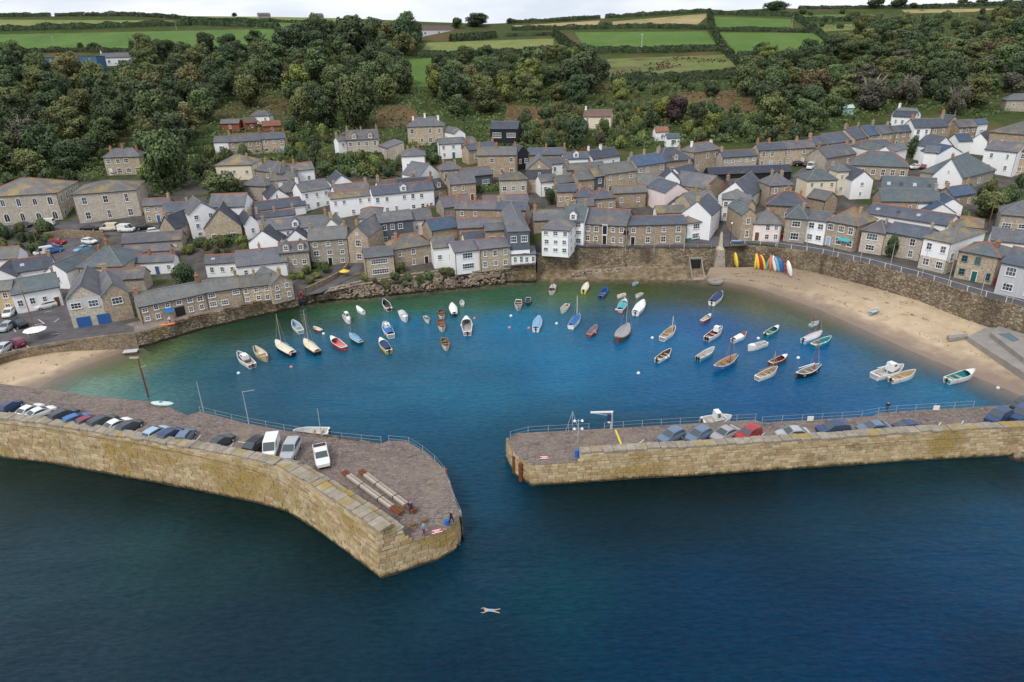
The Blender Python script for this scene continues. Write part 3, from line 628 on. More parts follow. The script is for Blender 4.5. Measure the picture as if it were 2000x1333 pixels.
# ------------------------------------------------------------------ houses
WIN = {}
def win_mesh(w, h, kind='sash'):
    k = (round(w, 2), round(h, 2), kind)
    if k in WIN: return WIN[k]
    t = .11; mb = MB(); fm = 'frame'
    if kind == 'arch':
        n = 8; outer = [(-w/2, -h/2), (w/2, -h/2)] + [(w/2*cos(a*pi/n), h/2 - w/2 + w/2*sin(a*pi/n)) for a in range(n + 1)]
        inner = [(x * .8, (y + h*.02) * .86) for x, y in outer]; N_ = len(outer)
        vs = [(x, -.1, z) for x, z in outer] + [(x, -.1, z) for x, z in inner] + [(x, .05, z) for x, z in outer] + [(x, .05, z) for x, z in inner]
        fs = []
        for i in range(N_):
            j = (i + 1) % N_; fs += [(i, j, N_+j, N_+i), (i, 2*N_+i, 2*N_+j, j), (N_+i, N_+j, 3*N_+j, 3*N_+i)]
        mb.add(vs, fs); mb.box(-.035, .035, -.07, 0, -h*.42, h*.42)
        pb = MB(); pb.add([(x, -.03, z) for x, z in inner], [tuple(range(N_))])
    else:
        mb.box(-w/2, -w/2+t, -.09, .05, -h/2, h/2); mb.box(w/2-t, w/2, -.09, .05, -h/2, h/2); mb.box(-w/2+t, w/2-t, -.09, .05, h/2-t, h/2); mb.box(-w/2-.06, w/2+.06, -.14, .05, -h/2-.08, -h/2+t)
        mb.box(-w/2+t, w/2-t, -.06, 0, -.035, .035)
        nb = max(1, int(round(w / .55)) - 1)
        for i in range(nb): x = -w/2 + w*(i+1)/(nb+1); mb.box(x-.03, x+.03, -.058, 0, -h/2+t, -.035); mb.box(x-.03, x+.03, -.058, 0, .035, h/2-t)
        pb = MB(); pb.add([(-w/2+t, -.03, -h/2+t), (w/2-t, -.03, -h/2+t), (w/2-t, -.03, h/2-t), (-w/2+t, -.03, h/2-t)], [(0,1,2,3)])
    WIN[k] = (mb.mesh('window', [M['frame_teal' if kind == 'teal' else 'frame']]), pb.mesh('pane', [M['glass']])); return WIN[k]
CH = {}
def chim_mesh(kind):
    if kind not in CH:
        mb = MB(); mb.box(-.42, .42, -.32, .32, -2.2, 1.15, 0); mb.box(-.49, .49, -.39, .39, 1.15, 1.3, 0)
        for x in (-.2, .2): mb.lathe([(.12,1.3),(.14,1.38),(.10,1.45),(.10,1.72),(.13,1.78)], 7, (x, 0, 0), 1)
        CH[kind] = mb.mesh('chimney', [M[kind], M['pot']])
    return CH[kind]
DOOR = {}
def door_mesh():
    if 'd' not in DOOR:
        mb = MB(); mb.box(-.45, .45, -.05, .04, 0, 2.0); DOOR['d'] = mb.mesh('door'); DOOR['d'].materials.append(None)
        mb = MB(); mb.box(-.58, -.451, -.08, .04, 0, 2.12); mb.box(.451, .58, -.08, .04, 0, 2.12); mb.box(-.451, .451, -.08, .04, 2.001, 2.12); DOOR['f'] = mb.mesh('door_frame', [M['frame']])
    return DOOR['d'], DOOR['f']
def add_win(par, x, y, z, rz, w, h, kind='sash'):
    a, b = win_mesh(w, h, kind); o = link('window', a, par, None, (x, y, z), rz); link('pane', b, o); return o
HCOUNT = [0]; FOOT = []
def house(kind, uL, vL, uR, vR, vr, h, wall, roof, win, label, c='', rd='', d=None, door=None, name='house', cat='house', sw=None, wk='sash', ws=(1.0,1.45), rr=None, dorm=0, sky=0, wt=None, lift=0.0, hipf=1.0, dcol=None, pitch=.72, cm='brick', grp=None, hip1=False, skip0=False):
    rnd = random.Random(int(uL * 31 + vL * 17)); HCOUNT[0] += 1
    Lp = at(uL, vL, h + lift); ze = Lp.z; Rp = plane(uR, vR, ze)
    if abs(uL) + 1 < 0: pass
    ax = (Rp - Lp); w = ax.length; ax.normalize(); bk = Vector((-ax.y, ax.x, 0)); mid = (Lp + Rp) / 2
    if kind in 'GH':
        if d is None:
            lo, hi = 3.0, 18.0
            for _ in range(18):
                d = (lo + hi) / 2; p = mid + bk * d / 2; p.z = ze + pitch * d / 2
                if project(p)[1] < vr: hi = d
                else: lo = d
        elif rr is None and vr > 0:
            lo, hi = .6, .42 * d
            for _ in range(16):
                rr = (lo + hi) / 2; p = mid + bk * d / 2; p.z = ze + rr
                if project(p)[1] < vr: hi = rr
                else: lo = rr
        if rr is None: rr = pitch * d / 2
    elif kind == 'F':
        if d is None: d = 8
        if rr is None:
            lo, hi = .3, 8.0
            for _ in range(16):
                rr = (lo + hi) / 2; p = mid.copy(); p.z = ze + rr
                if project(p)[1] < vr: hi = rr
                else: lo = rr
    else:
        d = d or 6; rr = rr or .3
    base = min(G(q.x, q.y) for q in (Lp, Rp, Lp + bk * d, Rp + bk * d)) - .4; H = ze - base
    root = empty(name, label, cat, (Lp.x, Lp.y, base), math.atan2(ax.y, ax.x), grp)
    cc_ = (Lp + Rp) / 2 + bk * d / 2; FOOT.append((cc_.x, cc_.y, max(w, d) * .52))
    gw = MB(); o = .22; th = .14; rb = MB(); segs = []
    if kind == 'G':
        gw.prism([(0, 0), (d, 0), (d, H), (d/2, H + rr - .05), (0, H)], 0, 0, w)
        k = rr / (d/2)
        rb.slab([(-.18, -o, H - o*k + th), (w+.18, -o, H - o*k + th), (w+.18, d/2, H + rr + th), (-.18, d/2, H + rr + th)], th)
        rb.slab([(w+.18, d+o, H - o*k + th), (-.18, d+o, H - o*k + th), (-.18, d/2 + .001, H + rr + th), (w+.18, d/2 + .001, H + rr + th)], th)
        segs = [((-.2, d/2, H+rr+th), (w+.2, d/2, H+rr+th))]
    elif kind == 'F':
        gw.prism([(0, 0), (w, 0), (w, H), (w/2, H + rr - .05), (0, H)], 1, 0, d)
        k = rr / (w/2)
        if hip1:
            i_ = w * .45
            rb.slab([(-o, -o, H - o*k + th), (w/2, i_, H+rr+th), (w/2, d+.18, H+rr+th), (-o, d+.18, H - o*k + th)], th); rb.slab([(w+o, d+.18, H - o*k + th), (w/2+.001, d+.18, H+rr+th), (w/2+.001, i_, H+rr+th), (w+o, -o, H - o*k + th)], th); rb.slab([(-o, -o, H-o*k+th), (w+o, -o, H-o*k+th), (w/2, i_, H+rr+th)], th)
            gw = MB(); gw.box(0, w, 0, d, 0, H); segs = [((w/2, i_, H+rr+th), (w/2, d+.2, H+rr+th))]
        else:
            rb.slab([(-o, -.2, H - o*k + th), (w/2, -.2, H+rr+th), (w/2, d+.18, H+rr+th), (-o, d+.18, H - o*k + th)], th); rb.slab([(w+o, d+.18, H - o*k + th), (w/2+.001, d+.18, H+rr+th), (w/2+.001, -.2, H+rr+th), (w+o, -.2, H - o*k + th)], th)
            segs = [((w/2, -.22, H+rr+th), (w/2, d+.2, H+rr+th))]
    elif kind == 'H':
        gw.box(0, w, 0, d, 0, H); k = rr / (d/2); e = H - o*k + th
        hp = min(d/2 * hipf, w/2 - .05); A, B = (hp, d/2, H+rr+th), (w-hp, d/2, H+rr+th); q = [(-o, -o, e), (w+o, -o, e), (w+o, d+o, e), (-o, d+o, e)]
        for poly in ([q[0], q[1], B, A], [q[1], q[2], B], [q[2], q[3], A, B], [q[3], q[0], A]): rb.slab(poly, th)
        segs = [(A, B), (q[0], A), (q[1], B), (q[2], B), (q[3], A)]
    elif kind == 'L':
        gw.prism([(0, 0), (d, 0), (d, H + rr), (0, H)], 0, 0, w); rb.slab([(-.15, -o, H - o*rr/d + th), (w+.15, -o, H - o*rr/d + th), (w+.15, d, H+rr+th), (-.15, d, H+rr+th)], th)
    else:
        gw.box(0, w, 0, d, 0, H); rb.box(-.15, w+.15, -.15, d+.15, H, H+.25)
    link('wall', gw.mesh('wall', [M[wall]]), root)
    ro = link('roof', rb.mesh('roof', [M[roof]]), root)
    if segs:
        sb = MB()
        for a, b in segs: sb.tube(a, b, .13, n=5)
        link('ridge_tiles', sb.mesh('ridge_tiles', [M['terra' if rd == 'r' else 'ridge_grey']]), ro)
    if kind in 'GHL':
        sb = MB(); kk = rr / (d/2 if kind != 'L' else d); sb.tube((-.15, -o - .07, H - o*kk + .02), (w + .15, -o - .07, H - o*kk + .02), .075, n=5); go = link('gutter', sb.mesh('gutter', [M['black_m']]), ro)  # black eaves gutter, also added to draw the dark soffit shadow line
        if w > 5: sb = MB(); xd = w - .12 if rnd.random() < .5 else .12; sb.tube((xd, -.06, .2), (xd, -.06, H - .1), .05, n=5); link('downpipe', sb.mesh('downpipe', [M['black_m']]), root)
    # chimneys
    if cm == 'brick': cm = rnd.choice(['brick', 'brick', 'chim_stone', 'grey', 'brown'])
    for ch in c:
        if kind == 'F': y = {'L': .4, 'R': d - .4, 'M': d/2}[ch]; p = (w/2, y, H + rr + .15)
        else:
            x = {'L': .45, 'R': w - .45, 'M': w*.48}[ch]; zz = H + rr + .15
            if kind == 'H':
                if ch == 'L': x = max(.5, min(d/2*hipf, w/2) * .55); zz = H + rr * .75
                if ch == 'R': x = w - max(.5, min(d/2*hipf, w/2) * .55); zz = H + rr * .75
            p = (x, d/2, zz)
        co = link('chimney', chim_mesh(cm), ro, None, p, 0 if kind == 'F' else pi/2); sc = rnd.uniform(.7, 1.05); co.scale = (sc, sc, rnd.uniform(.7, 1.1))
    # windows
    if wt: # second wall band across the front (contrasting upper or lower storey)
        z0, z1, mk = wt; bb = MB(); bb.box(-.02, w + .02, -.03, d*.5, H - h + z0, H - h + z1); link('wall_band', bb.mesh('wall_band', [M[mk]]), root)
    foot = H - h
    if win:
        nc, nr = win; sh = h / nr if nr else h; W_, H_ = ws; W_ = min(W_, w / nc * .62); H_ = min(H_, sh * .6)
        dc = (rnd.randrange(nc) if dcol is None else dcol) if door else -1
        for r in range(nr):
            for i in range(nc):
                x = w * (i + .5) / nc + rnd.uniform(-.12, .12); z = foot + sh * (r + .5) + .12
                if r == 0 and i == dc:
                    a, b = door_mesh(); do = paint(link('door', a, root, None, (x, -.005, foot + .1), 0), M[door]); link('door_frame', b, do); continue
                if (r == 0 and skip0) or (nc > 2 and not wk == 'arch' and rnd.random() < .12): continue
                add_win(root, x, -.03 if wt else 0, z + rnd.uniform(-.08, .08), 0, round(W_ * rnd.choice((.8, .95, 1.0)), 1), round(H_ * rnd.choice((.85, 1.0)), 1), wk)
    if sw:
        side, nc, nr = sw; sh = h / nr; W_, H_ = min(ws[0], d / nc * .6), min(ws[1], sh * .55)
        for r in range(nr):
            for i in range(nc):
                y = d * (i + .5) / nc
                if side == 'R': add_win(root, w, y, foot + sh*(r+.5) + .1, pi/2, W_, H_, wk)
                else: add_win(root, 0, y, foot + sh*(r+.5) + .1, -pi/2, W_, H_, wk)
    if kind == 'F' and not hip1 and win and rr > 2.2 and rnd.random() < .4: add_win(root, w/2, 0, H + rr * .3, 0, .6, .7)
    if kind == 'G' or kind == 'H':
        k = rr / (d/2)
        for i in range(dorm):
            x = w * (i + .5) / dorm; db = MB(); dw, dh = 1.6, 1.5; zb = H + .15; y0 = .25; y1 = min(d/2, (dh + .3) / k + .3)
            db.prism([(x-dw/2, zb), (x+dw/2, zb), (x+dw/2, zb+dh), (x, zb+dh+.7), (x-dw/2, zb+dh)], 1, y0, y1, 0)
            db.add([(x-dw/2-.15, y0-.15, zb+dh-.08), (x, y0-.15, zb+dh+.8), (x, y1+.6, zb+dh+.8), (x-dw/2-.15, y1+.6, zb+dh-.08)], [(0,1,2,3)], 1); db.add([(x+dw/2+.15, y0-.15, zb+dh-.08), (x, y0-.15, zb+dh+.801), (x, y1+.6, zb+dh+.801), (x+dw/2+.15, y1+.6, zb+dh-.08)], [(3,2,1,0)], 1)
            do = link('dormer', db.mesh('dormer', [M[wall], M[roof]]), root); a, b = win_mesh(1.0, 1.2); 
            wo = link('window', a, do, None, (x, y0, zb + .8)); link('pane_glass', win_mesh(1.0,1.2)[1], do, None, (x, y0 - .002, zb + .8))
        for i in range(sky):
            x = w * (i + .5) / sky + rnd.uniform(-.4, .4); t0, t1 = .38, .58; mb = MB()
            def S(xx, t, up): return (xx, d/2*t, H + rr*t + th + up)
            mb.slab([S(x-.42, t0, .07), S(x+.42, t0, .07), S(x+.42, t1, .07), S(x-.42, t1, .07)], .1); link('skylight', mb.mesh('skylight', [M['glass'] if i % 2 else M['steel']]), ro)
    return root, w, d, H
Hs = house
# far left and upper left
Hs('H',-48,387,110,377,349,8.2,'pale','s_lich',(5,2),'large hip roofed stone chapel with two rows of arched windows, at the left edge',rd='r',name='chapel',cat='chapel',wk='arch',ws=(1.5,2.5),sw=('R',4,2),d=17)
Hs('H',139,381,265,371.5,354,8.0,'pale','s_lich',(3,2),'big plain stone hall with lichened hip roof beside the arched chapel',name='hall',cat='hall',ws=(1.3,2.3),d=14)
Hs('H',201,308,272,305.6,291,5.8,'tan','s_grey',(4,2),'hip roofed stone villa alone among trees above the big hall',c='LMR',door='door_white',ws=(1.6,1.6),wk='sash')
Hs('G',278,402.5,330,400,388,4.8,'tan','s_purple',(3,2),'small stone cottage with blue door joined to the right of the big hall',c='R',rd='r',door='door_blue',dcol=1)
Hs('G',318,415.6,368,412,396,4.2,'white','s_blue',(2,1),'white cottage with blue slate roof behind the tall white gable',rd='r',c='R')
Hs('G',408,405,477,403,379,6.0,'white','s_grey',(3,1),'long white house with pale slate roof, third storey wall blank',rd='r')
Hs('F',368,420,424,412,396,6.6,'white','s_grey',(2,3),'tall white gabled house three windows high left of the brown gable house',d=10,ws=(1.1,1.2))
Hs('F',311,446,341,447,424,4.4,'tan','s_dark',(1,1),'small stone gable house with dark roof below the chapel street',d=9,rd='',c='L')
Hs('G',238,476,354,468,455,3.2,'grey','s_purple',(4,1),'long low slate roofed range with grey wall below the chapel street',name='outbuilding',ws=(.7,.6))
Hs('G',242,493,330,489,481,2.8,'grey_r','s_purple',None,'lower slate lean range in front of the long low range',name='outbuilding')
Hs('H',152,523,238,520,480,4.6,'tan','s_green',(3,1),'broad slate roofed house with central brick stack by the steep lane',c='LM',d=11,pitch=.8)
Hs('G',244,515,338,510,498,3.2,'white','s_grey',(4,1),'long white single storey cottage row with grey slates',c='MR',rd='r',door='door_blue')
Hs('G',205,548,280,543,526,3.0,'grey','s_purple',None,'slate roofed store behind the blue door boathouse',rd='r',name='store')
Hs('F',128,588,197,578,558,5.8,'pale','s_grey',(2,2),'left gable of the blue door boathouse, pale render over stone',d=14,name='boathouse',cat='boathouse',ws=(2.0,1.4),wt=(3.9,5.85,'grey_r'),skip0=True)
Hs('F',198,580,250,570,555,5.6,'tan','s_grey',(1,2),'right gable of the boathouse pair with one wide window',d=12,name='boathouse',cat='boathouse',c='R',cm='chim_stone',ws=(2.4,1.4),skip0=True)
Hs('G',270,600,400,573,563,3.7,'tan','s_warm',(6,2),'long granite terrace on the promenade with blue awning and dark archway',c='LR',name='terrace',ws=(1.1,1.3))
Hs('G',400,572,470,561,545,3.8,'tan','s_warm',(3,2),'middle granite house of the promenade terrace with wide paned windows',c='R',ws=(1.5,1.4),name='terraced_house')
Hs('G',470,562,529,555,537,3.8,'tan','s_warm',(3,2),'granite cottage of the promenade terrace next to the gable end house',c='M',name='terraced_house')
Hs('F',529,558,570,548,538,3.8,'tan','s_warm',(2,2),'gable end granite house closing the promenade terrace by the lane',d=9,c='L')
Hs('G',22,577,116,560,541,4.2,'white','s_green',(4,1),'white cottages with mossy slate roof behind the parked white car',c='R',d=8,door='door_brown')
Hs('G',-40,572,21,566,551,5.0,'ochre','s_warm',(2,2),'ochre stone house cut by the left edge above the car park')
Hs('G',28,533,104,522,504,4.0,'white','s_blue',(3,1),'blue slate house with skylights left of the steep dark lane',rd='r',c='R',sky=2)
Hs('F',88,531,129,532,516,4.0,'white','s_green',(1,1),'slate gable with white verge above the steep dark lane',d=12)
Hs('F',-25,547,31,541,527,3.6,'white','s_blue',(2,1),'white gabled cottage with blue slates at the left edge',d=8,rd='r')
Hs('G',-40,510,33,504,484,3.4,'white','s_warm',(2,1),'white cottage with weathered red ridge roof below the green bush',rd='r')
# upper terraces, left of centre
Hs('G',417,278,446,277,267,4.6,'white','s_grey',(1,1),'white end house with dark picture window on the upper left terrace',ws=(2.2,1.4))
Hs('G',446,278,511,274,262,5.0,'brown','s_grey',(4,2),'brown stone pair with glass balcony in the upper left terrace',c='LR',rd='r',name='terraced_house')
Hs('G',511,272,556,270,260,5.0,'brown','s_blue',(3,2),'brown stone end house with red ridge in the upper left terrace',c='R',rd='r',name='terraced_house',door='door_sky')
Hs('H',420,324,491,322,303,4.6,'cream','s_lich',(3,1),'villa with brown lichened pyramid roof and tall red stack',c='R',d=10,sw=('R',1,2))
Hs('H',497,332,546,339,317,5.0,'grey','s_grey',(3,2),'grey hip roofed house beside the villa with pyramid roof',c='LR')
Hs('G',546,337,613,330,320,5.2,'white','s_grey',(3,1),'white house with grey roof and two stacks above the white gables',c='LM',rd='r')
Hs('H',474,362,518,364,346,4.0,'grey','s_grey',None,'stone barn with grey hipped roof right of the round garden tree',name='barn',cat='barn')
Hs('G',528,354,577,350,338,4.6,'white','s_warm',(3,2),'white cottage with blue painted doors under brick chimneys',c='LR',door='door_blue')
Hs('F',523,390,567,385,370,4.0,'white','s_dark',None,'white blank gable with dark slate roof below the grey hipped barn',d=10,c='L')
Hs('H',546,377,588,374,352,4.0,'grey','s_warm',None,'brown slate hipped roof house between two white gables')
Hs('G',588,376,645,367,354,5.6,'white','s_grey',(3,2),'white two storey house with slate porch roof and white stack',c='L',cm='white')
Hs('F',648,360,689,356,343,4.0,'white','s_dark',None,'white gable with one small dark opening above the long white row',d=9)
Hs('G',654,376,722,368,359,5.0,'white','s_purple',(3,1),'purple slate house behind the left end of the long white row',rd='r',c='LR')
Hs('G',645,389,728,381,374,5.6,'white','s_lich',(5,2),'left half of the long white row with lichened roof',name='terraced_house',rd='r',ws=(1.0,1.3))
Hs('G',728,382,848,370,360,5.8,'white','s_blue',(7,2),'right half of the long white row with blue slates and small balcony',name='terraced_house',rd='r',c='R',dorm=1)
Hs('G',740,368,812,360,351,4.4,'white','s_grey',(3,1),'grey roofed cottage behind the long white row',rd='r',c='LR')
Hs('G',500,412,597,400,390,3.6,'white','s_blue',(4,1),'long dark blue slate range with brick stack in the courtyard',rd='r',c='MR',name='outbuilding')
Hs('G',500,427,577,419,413,3.6,'white','s_blue',(3,1),'low white cottages with blue slates and several chimney pots',rd='r',c='LMR')
Hs('F',478,438,504,434,420,4.2,'white','s_dark',(1,1),'narrow white gable end with tall chimney beside the brown gable house',d=8,c='L',cm='chim_stone')
Hs('G',512,452,642,440,426,5.2,'white','s_grey',(4,2),'wide white cottage row with grey roof and a lichened dormer',c='LR',dorm=1,cm='chim_stone')
Hs('F',634,442,661,441,428,4.6,'white','s_warm',None,'small white gable at the right end of the wide white row',d=6,c='L',cm='chim_stone')
Hs('F',485,474,545,472,451,4.4,'white','s_dark',(2,1),'white gabled cottage with stone stack left of the tall granite house',d=9,c='L',cm='chim_stone')
Hs('F',556,470,602,468,450,3.4,'white','s_dark',None,'small white gabled outhouse with dark slates beside the tall granite house',d=7)
Hs('G',602,471,677,466,444,6.5,'grey','s_warm',(3,3),'tall granite house three storeys high in front of the lane',c='LR',cm='chim_stone',d=8,door='door_black',dcol=1,ws=(1.3,1.7))
Hs('F',678,462,718,463,442,6.6,'tan','s_grey',(1,2),'granite gable house just right of the tall granite house',d=12,c='L',cm='chim_stone',ws=(1.4,1.6))
Hs('G',545,495,602,490,473,5.2,'grey','s_grey',(3,1),'granite cottage with two peaked dormers left of the tall granite house',rd='r',dorm=2)
Hs('G',462,521,560,511,487,3.6,'white','s_grey',(3,1),'white cottage with broad grey roof and orange stack behind the terrace',c='MR',rd='r')
Hs('G',400,516,462,512,498,3.4,'white','s_grey',(3,1),'long white cottage with red ridge behind the two round bushes',rd='r',sky=2)
Hs('F',398,447,470,441,409,4.4,'tan','s_dark',(2,1),'large brown granite gable house with dark roof above a hedge',d=12,ws=(1.5,1.1))
Hs('H',700,428,742,426,405,6.6,'white','s_grey',(2,2),'tall white house with grey hipped roof and red ridges',rd='r',d=11)
Hs('G',741,436,806,428,414,6.0,'slatehung','s_grey',(4,2),'slate hung blue grey house with four white windows a row',ws=(1.2,1.4))
Hs('H',768,488,842,477,458,4.9,'tan','s_lich',(3,2),'square granite house with hipped roof and red hip tiles above the rocks',rd='r',door='door_black',c='L')
Hs('G',712,504,768,498,484,4.9,'tan','s_grey',(1,2),'stone house with a white band of balcony windows by the lane end',ws=(5.5,1.6))
# centre
Hs('G',857,282,912,279,270,5.0,'white','s_grey',(3,2),'white cottage with blue door at the wood edge above the village',c='R',cm='white',door='door_blue',dcol=1)
Hs('G',912,281,931,278,269,4.6,'white','s_purple',None,'narrow grey extension on the right of the white cottage by the wood')
Hs('G',915,294,971,287,280,4.6,'brown','s_blue',(2,1),'brown stone cottage half hidden behind the large three storey stone house',c='LR')
Hs('G',932,304,1008,303,288,6.6,'brown','s_warm',(4,2),'large brown stone house four windows wide below the black modern house',c='LMR',ws=(1.3,1.6))
Hs('F',1010,300,1032,298,287,5.2,'black','s_dark',(2,1),'black boarded gable cottage beside the large brown stone house',d=7)
Hs('G',1031,303,1105,302,290,4.2,'brown','s_blue',(4,1),'stone row with blue slates under the garden trees',c='MR')
Hs('F',1028,332,1078,331,311,6.8,'brown','s_grey',(1,2),'tall stone house with slate hung gable and white slit window',d=10,wt=(4.0,6.8,'slatehung'),ws=(.9,1.6))
Hs('G',1101,311,1150,309,298,4.0,'white','s_blue',(3,1),'white cottage with blue roof and a red rimmed dormer',rd='r',dorm=1)
Hs('G',1107,333,1181,328,319,3.6,'grey','s_grey',(3,1),'long grey roofed cottage below the white one with red dormer',c='L')
Hs('G',1074,321,1110,318,309,3.6,'white','s_grey',(2,1),'small white cottage wedged beside the slate hung gable')
Hs('G',1158,311,1211,304,292,3.6,'white','s_dark',(2,1),'white cottage with two dark slate pitches near the allotment trees',c='LM',cm='white')
Hs('H',976,352,1030,350,338,5.2,'pale','s_lich',(3,1),'pale ochre square house with three white windows and shallow hipped roof',c='L',ws=(1.2,1.6))
Hs('G',879,361,929,357,339,5.2,'brown','s_purple',(3,2),'brown stone cottage with low white yard wall beside a hedge',door='door_brown',c='')
Hs('H',861,333,901,330,317,6.0,'tan','s_purple',(2,2),'stone hip roofed house behind the brown cottage with yard',c='LR')
Hs('G',903,346,962,340,328,4.2,'slatehung','s_grey',(2,1),'grey slate clad house with wide glazed balcony',rd='r',ws=(2.2,1.4))
Hs('F',819,346,860,338,321,5.2,'white','s_grey',None,'white blank gable house left of the stone hip roofed house',d=8)
Hs('H',784,306,830,304,289,6.2,'white','s_grey',(2,1),'tall white house with grey hip roof and two big stacks near the wood',c='LR',sw=('L',2,2),d=9)
Hs('G',778,364,846,360,348,4.2,'grey','s_dark',(3,1),'dark slate cottage row right of the long white row',c='R')
Hs('G',845,371,872,366,351,3.6,'brown','s_dark',(1,1),'brown cottage with one white dormer over the parked navy car',dorm=1)
Hs('G',867,406,921,399,383,3.2,'grey','s_purple',None,'wide plain purple slate roof behind the oriel house',rd='r',name='outbuilding')
Hs('G',944,396,1032,392,382,3.6,'brown','s_purple',(3,1),'long purple slate cottage with red ridge above the oriel row',rd='r')
Hs('G',888,408,968,409,393,5.2,'brown','s_purple',(3,2),'stone house with white oriel window and white rendered bay',rd='r',c='LM',wt=(.1,5.0,'brown'))
Hs('G',968,409,1027,411,394,5.2,'brown','s_blue',(2,1),'stone house at the right end of the oriel row with hipped blue slates',c='L')
Hs('G',803,431,844,427,410,4.2,'pink','s_grey',(2,1),'pink washed cottage with grey roof left of the patchy blue roof',c='R')
Hs('G',843,451,893,443,426,3.6,'brown','s_bright',None,'stone store with patchy blue slate roof and red ridge',rd='r',name='store')
Hs('G',895,446,1001,441,427,4.2,'brown','s_grey',(4,1),'long stone loft with three white windows and red ridge',rd='r',ws=(1.2,1.4))
Hs('G',908,469,947,465,453,3.0,'pink','s_blue',None,'low pink walled shed with red ridge below the stone loft',rd='r',name='shed',cat='shed')
Hs('G',948,451,1000,448,436,4.6,'brown','s_grey',(2,1),'stone house with two paired white windows beside the net loft',ws=(1.7,1.4))
Hs('F',992,452,1034,450,431,8.0,'slatehung','s_grey',(2,2),'tall slate clad net loft with hipped front and bands of white windows',d=19,hip1=True,ws=(2.2,1.5),sw=('R',4,2),wt=(.5,3.4,'white'))
Hs('L',979,499,1046,497,487,2.5,'white','s_grey',(6,1),'white glazed veranda block on a stone base at the water edge',d=6,ws=(1.4,1.5),wt=(-6,.1,'quayrubble'))
Hs('H',1058,448,1112,451,429,5.9,'white','s_purple',(3,3),'four square white house with small paired windows on the quay corner',d=8,sw=('R',2,3),ws=(1.2,1.1))
Hs('G',888,494,937,488,472,4.9,'white','s_purple',(1,2),'white cottage with black framed bay window above the rocks',d=8,ws=(3.0,1.3))
Hs('G',937,488,996,482,467,4.9,'tan','s_purple',(3,2),'tan stone house joined to the white cottage above the rocks',rd='r',d=8)
Hs('G',846,485,889,481,463,5.0,'white','s_grey',(2,1),'white cottage with grey roof behind the leafy shrubs on the rocks')
Hs('G',1043,431,1101,429,411,3.6,'brown','s_grey',None,'long weathered barn roof behind the four square white house',name='barn',cat='barn',c='L')
Hs('G',1098,431,1140,433,401,5.8,'white','s_green',(2,3),'tall narrow white house with dormer and bay windows left of the inn',c='LR',dorm=1,d=9,cm='chim_stone',ws=(1.7,1.6))
Hs('G',1140,437,1223,442,409,4.8,'brown','s_grey',(5,2),'granite inn with black and white porch window facing the harbour',rd='r',d=10,door='door_black',dcol=2,name='inn',cat='inn',ws=(1.1,1.4))
Hs('G',1223,441,1341,438,423,4.9,'brown','s_blue',(4,2),'lower granite wing of the inn with blue slates and red ridge',rd='r',d=7.5,door='door_black',dcol=0,name='inn_wing',cat='inn',ws=(1.2,1.5))
Hs('H',1343,437,1378,432,419,4.5,'white','s_grey',(1,2),'white shop with dark green base at the end of the inn',rd='r',d=6.5,sw=('R',2,2),name='shop',cat='shop',wt=(-.5,.8,'door_green'),ws=(2.0,1.4))
Hs('G',1056,356,1089,353,342,4.2,'white','s_grey',(2,1),'white walled cottage with grey roof behind the round dark tree')
Hs('G',1089,358,1131,354,343,4.2,'brown','s_warm',(2,1),'stone cottage with brown slates above the dark blue roof')
Hs('G',1130,352,1162,349,333,5.2,'brown','s_warm',(2,1),'stone house with one broad window under brown slates',c='R')
Hs('G',1161,346,1182,343,328,5.4,'slatehung','s_lich',(1,2),'narrow house with lichened roof and tall white window bay')
Hs('G',1182,341,1243,333,319,5.6,'tan','s_warm',(3,2),'tan stone house with plain grey roof left of the pale stone house',c='R')
Hs('G',1244,325,1300,317,303,6.0,'pale','s_bright',(4,2),'pale stone house with streaked blue roof and big brick stacks',c='LMR')
Hs('G',1088,375,1126,374,361,4.2,'brown','s_blue',(3,1),'dark red stone cottage behind the round tree with three windows')
Hs('H',1120,385,1162,385,365,3.6,'brown','s_blue',(2,1),'hip roofed stone house with blue slates above the inn',rd='r',c='L')
Hs('H',1161,389,1203,386,369,4.2,'brown','s_blue',(2,1),'second hip roofed stone house above the inn with red ridge',rd='r')
Hs('G',1130,403,1160,402,389,3.6,'brown','s_grey',None,'stone garden store above the tall narrow white house',name='store')
# right of centre
Hs('H',1288,317,1354,311,289,5.2,'brown','s_blue',(4,1),'wide blue slate house with small pink dormer',c='LR',dorm=1)
Hs('H',1356,298,1408,291,279,6.6,'tan','s_grey',(3,2),'tan stone house with red hip tiles and tall white stack',rd='r',c='LR',cm='white',door='door_green',dcol=2,ws=(1.1,1.6))
Hs('G',1412,308,1479,304,294,4.8,'pale','s_blue',(5,2),'pale stone terrace with red ridge and five small windows',c='L',rd='r',ws=(.8,1.1))
Hs('G',1483,294,1535,291,280,5.6,'tan','s_blue',(3,2),'stone house with pale blue door on the upper right terrace',c='LM',door='door_sky',dcol=1,ws=(1.1,1.6))
Hs('G',1535,291,1592,288,276,5.2,'tan','s_purple',(4,2),'stone house with white arched porch beside the one with blue door',c='MR',door='door_white',dcol=2)
Hs('G',1385,341,1546,335,325,2.6,'black','s_dark',None,'very long low dark roofed store across the slope',name='store')
Hs('F',1374,369,1422,357,345,4.0,'brown','s_grey',None,'large stone barn gable with broad grey roof',d=13,name='barn',cat='barn')
Hs('G',1331,343,1361,334,325,4.2,'white','s_dark',(2,1),'small white cottage with dark slates left of the stone barn',c='R')
Hs('F',1292,352,1328,352,335,5.2,'white','s_dark',None,'upper white gable of the white cluster above the inn',d=7)
Hs('F',1280,367,1312,363,349,5.0,'white','s_warm',(1,1),'white gable with turquoise panel left of the tall blank gable',d=8)
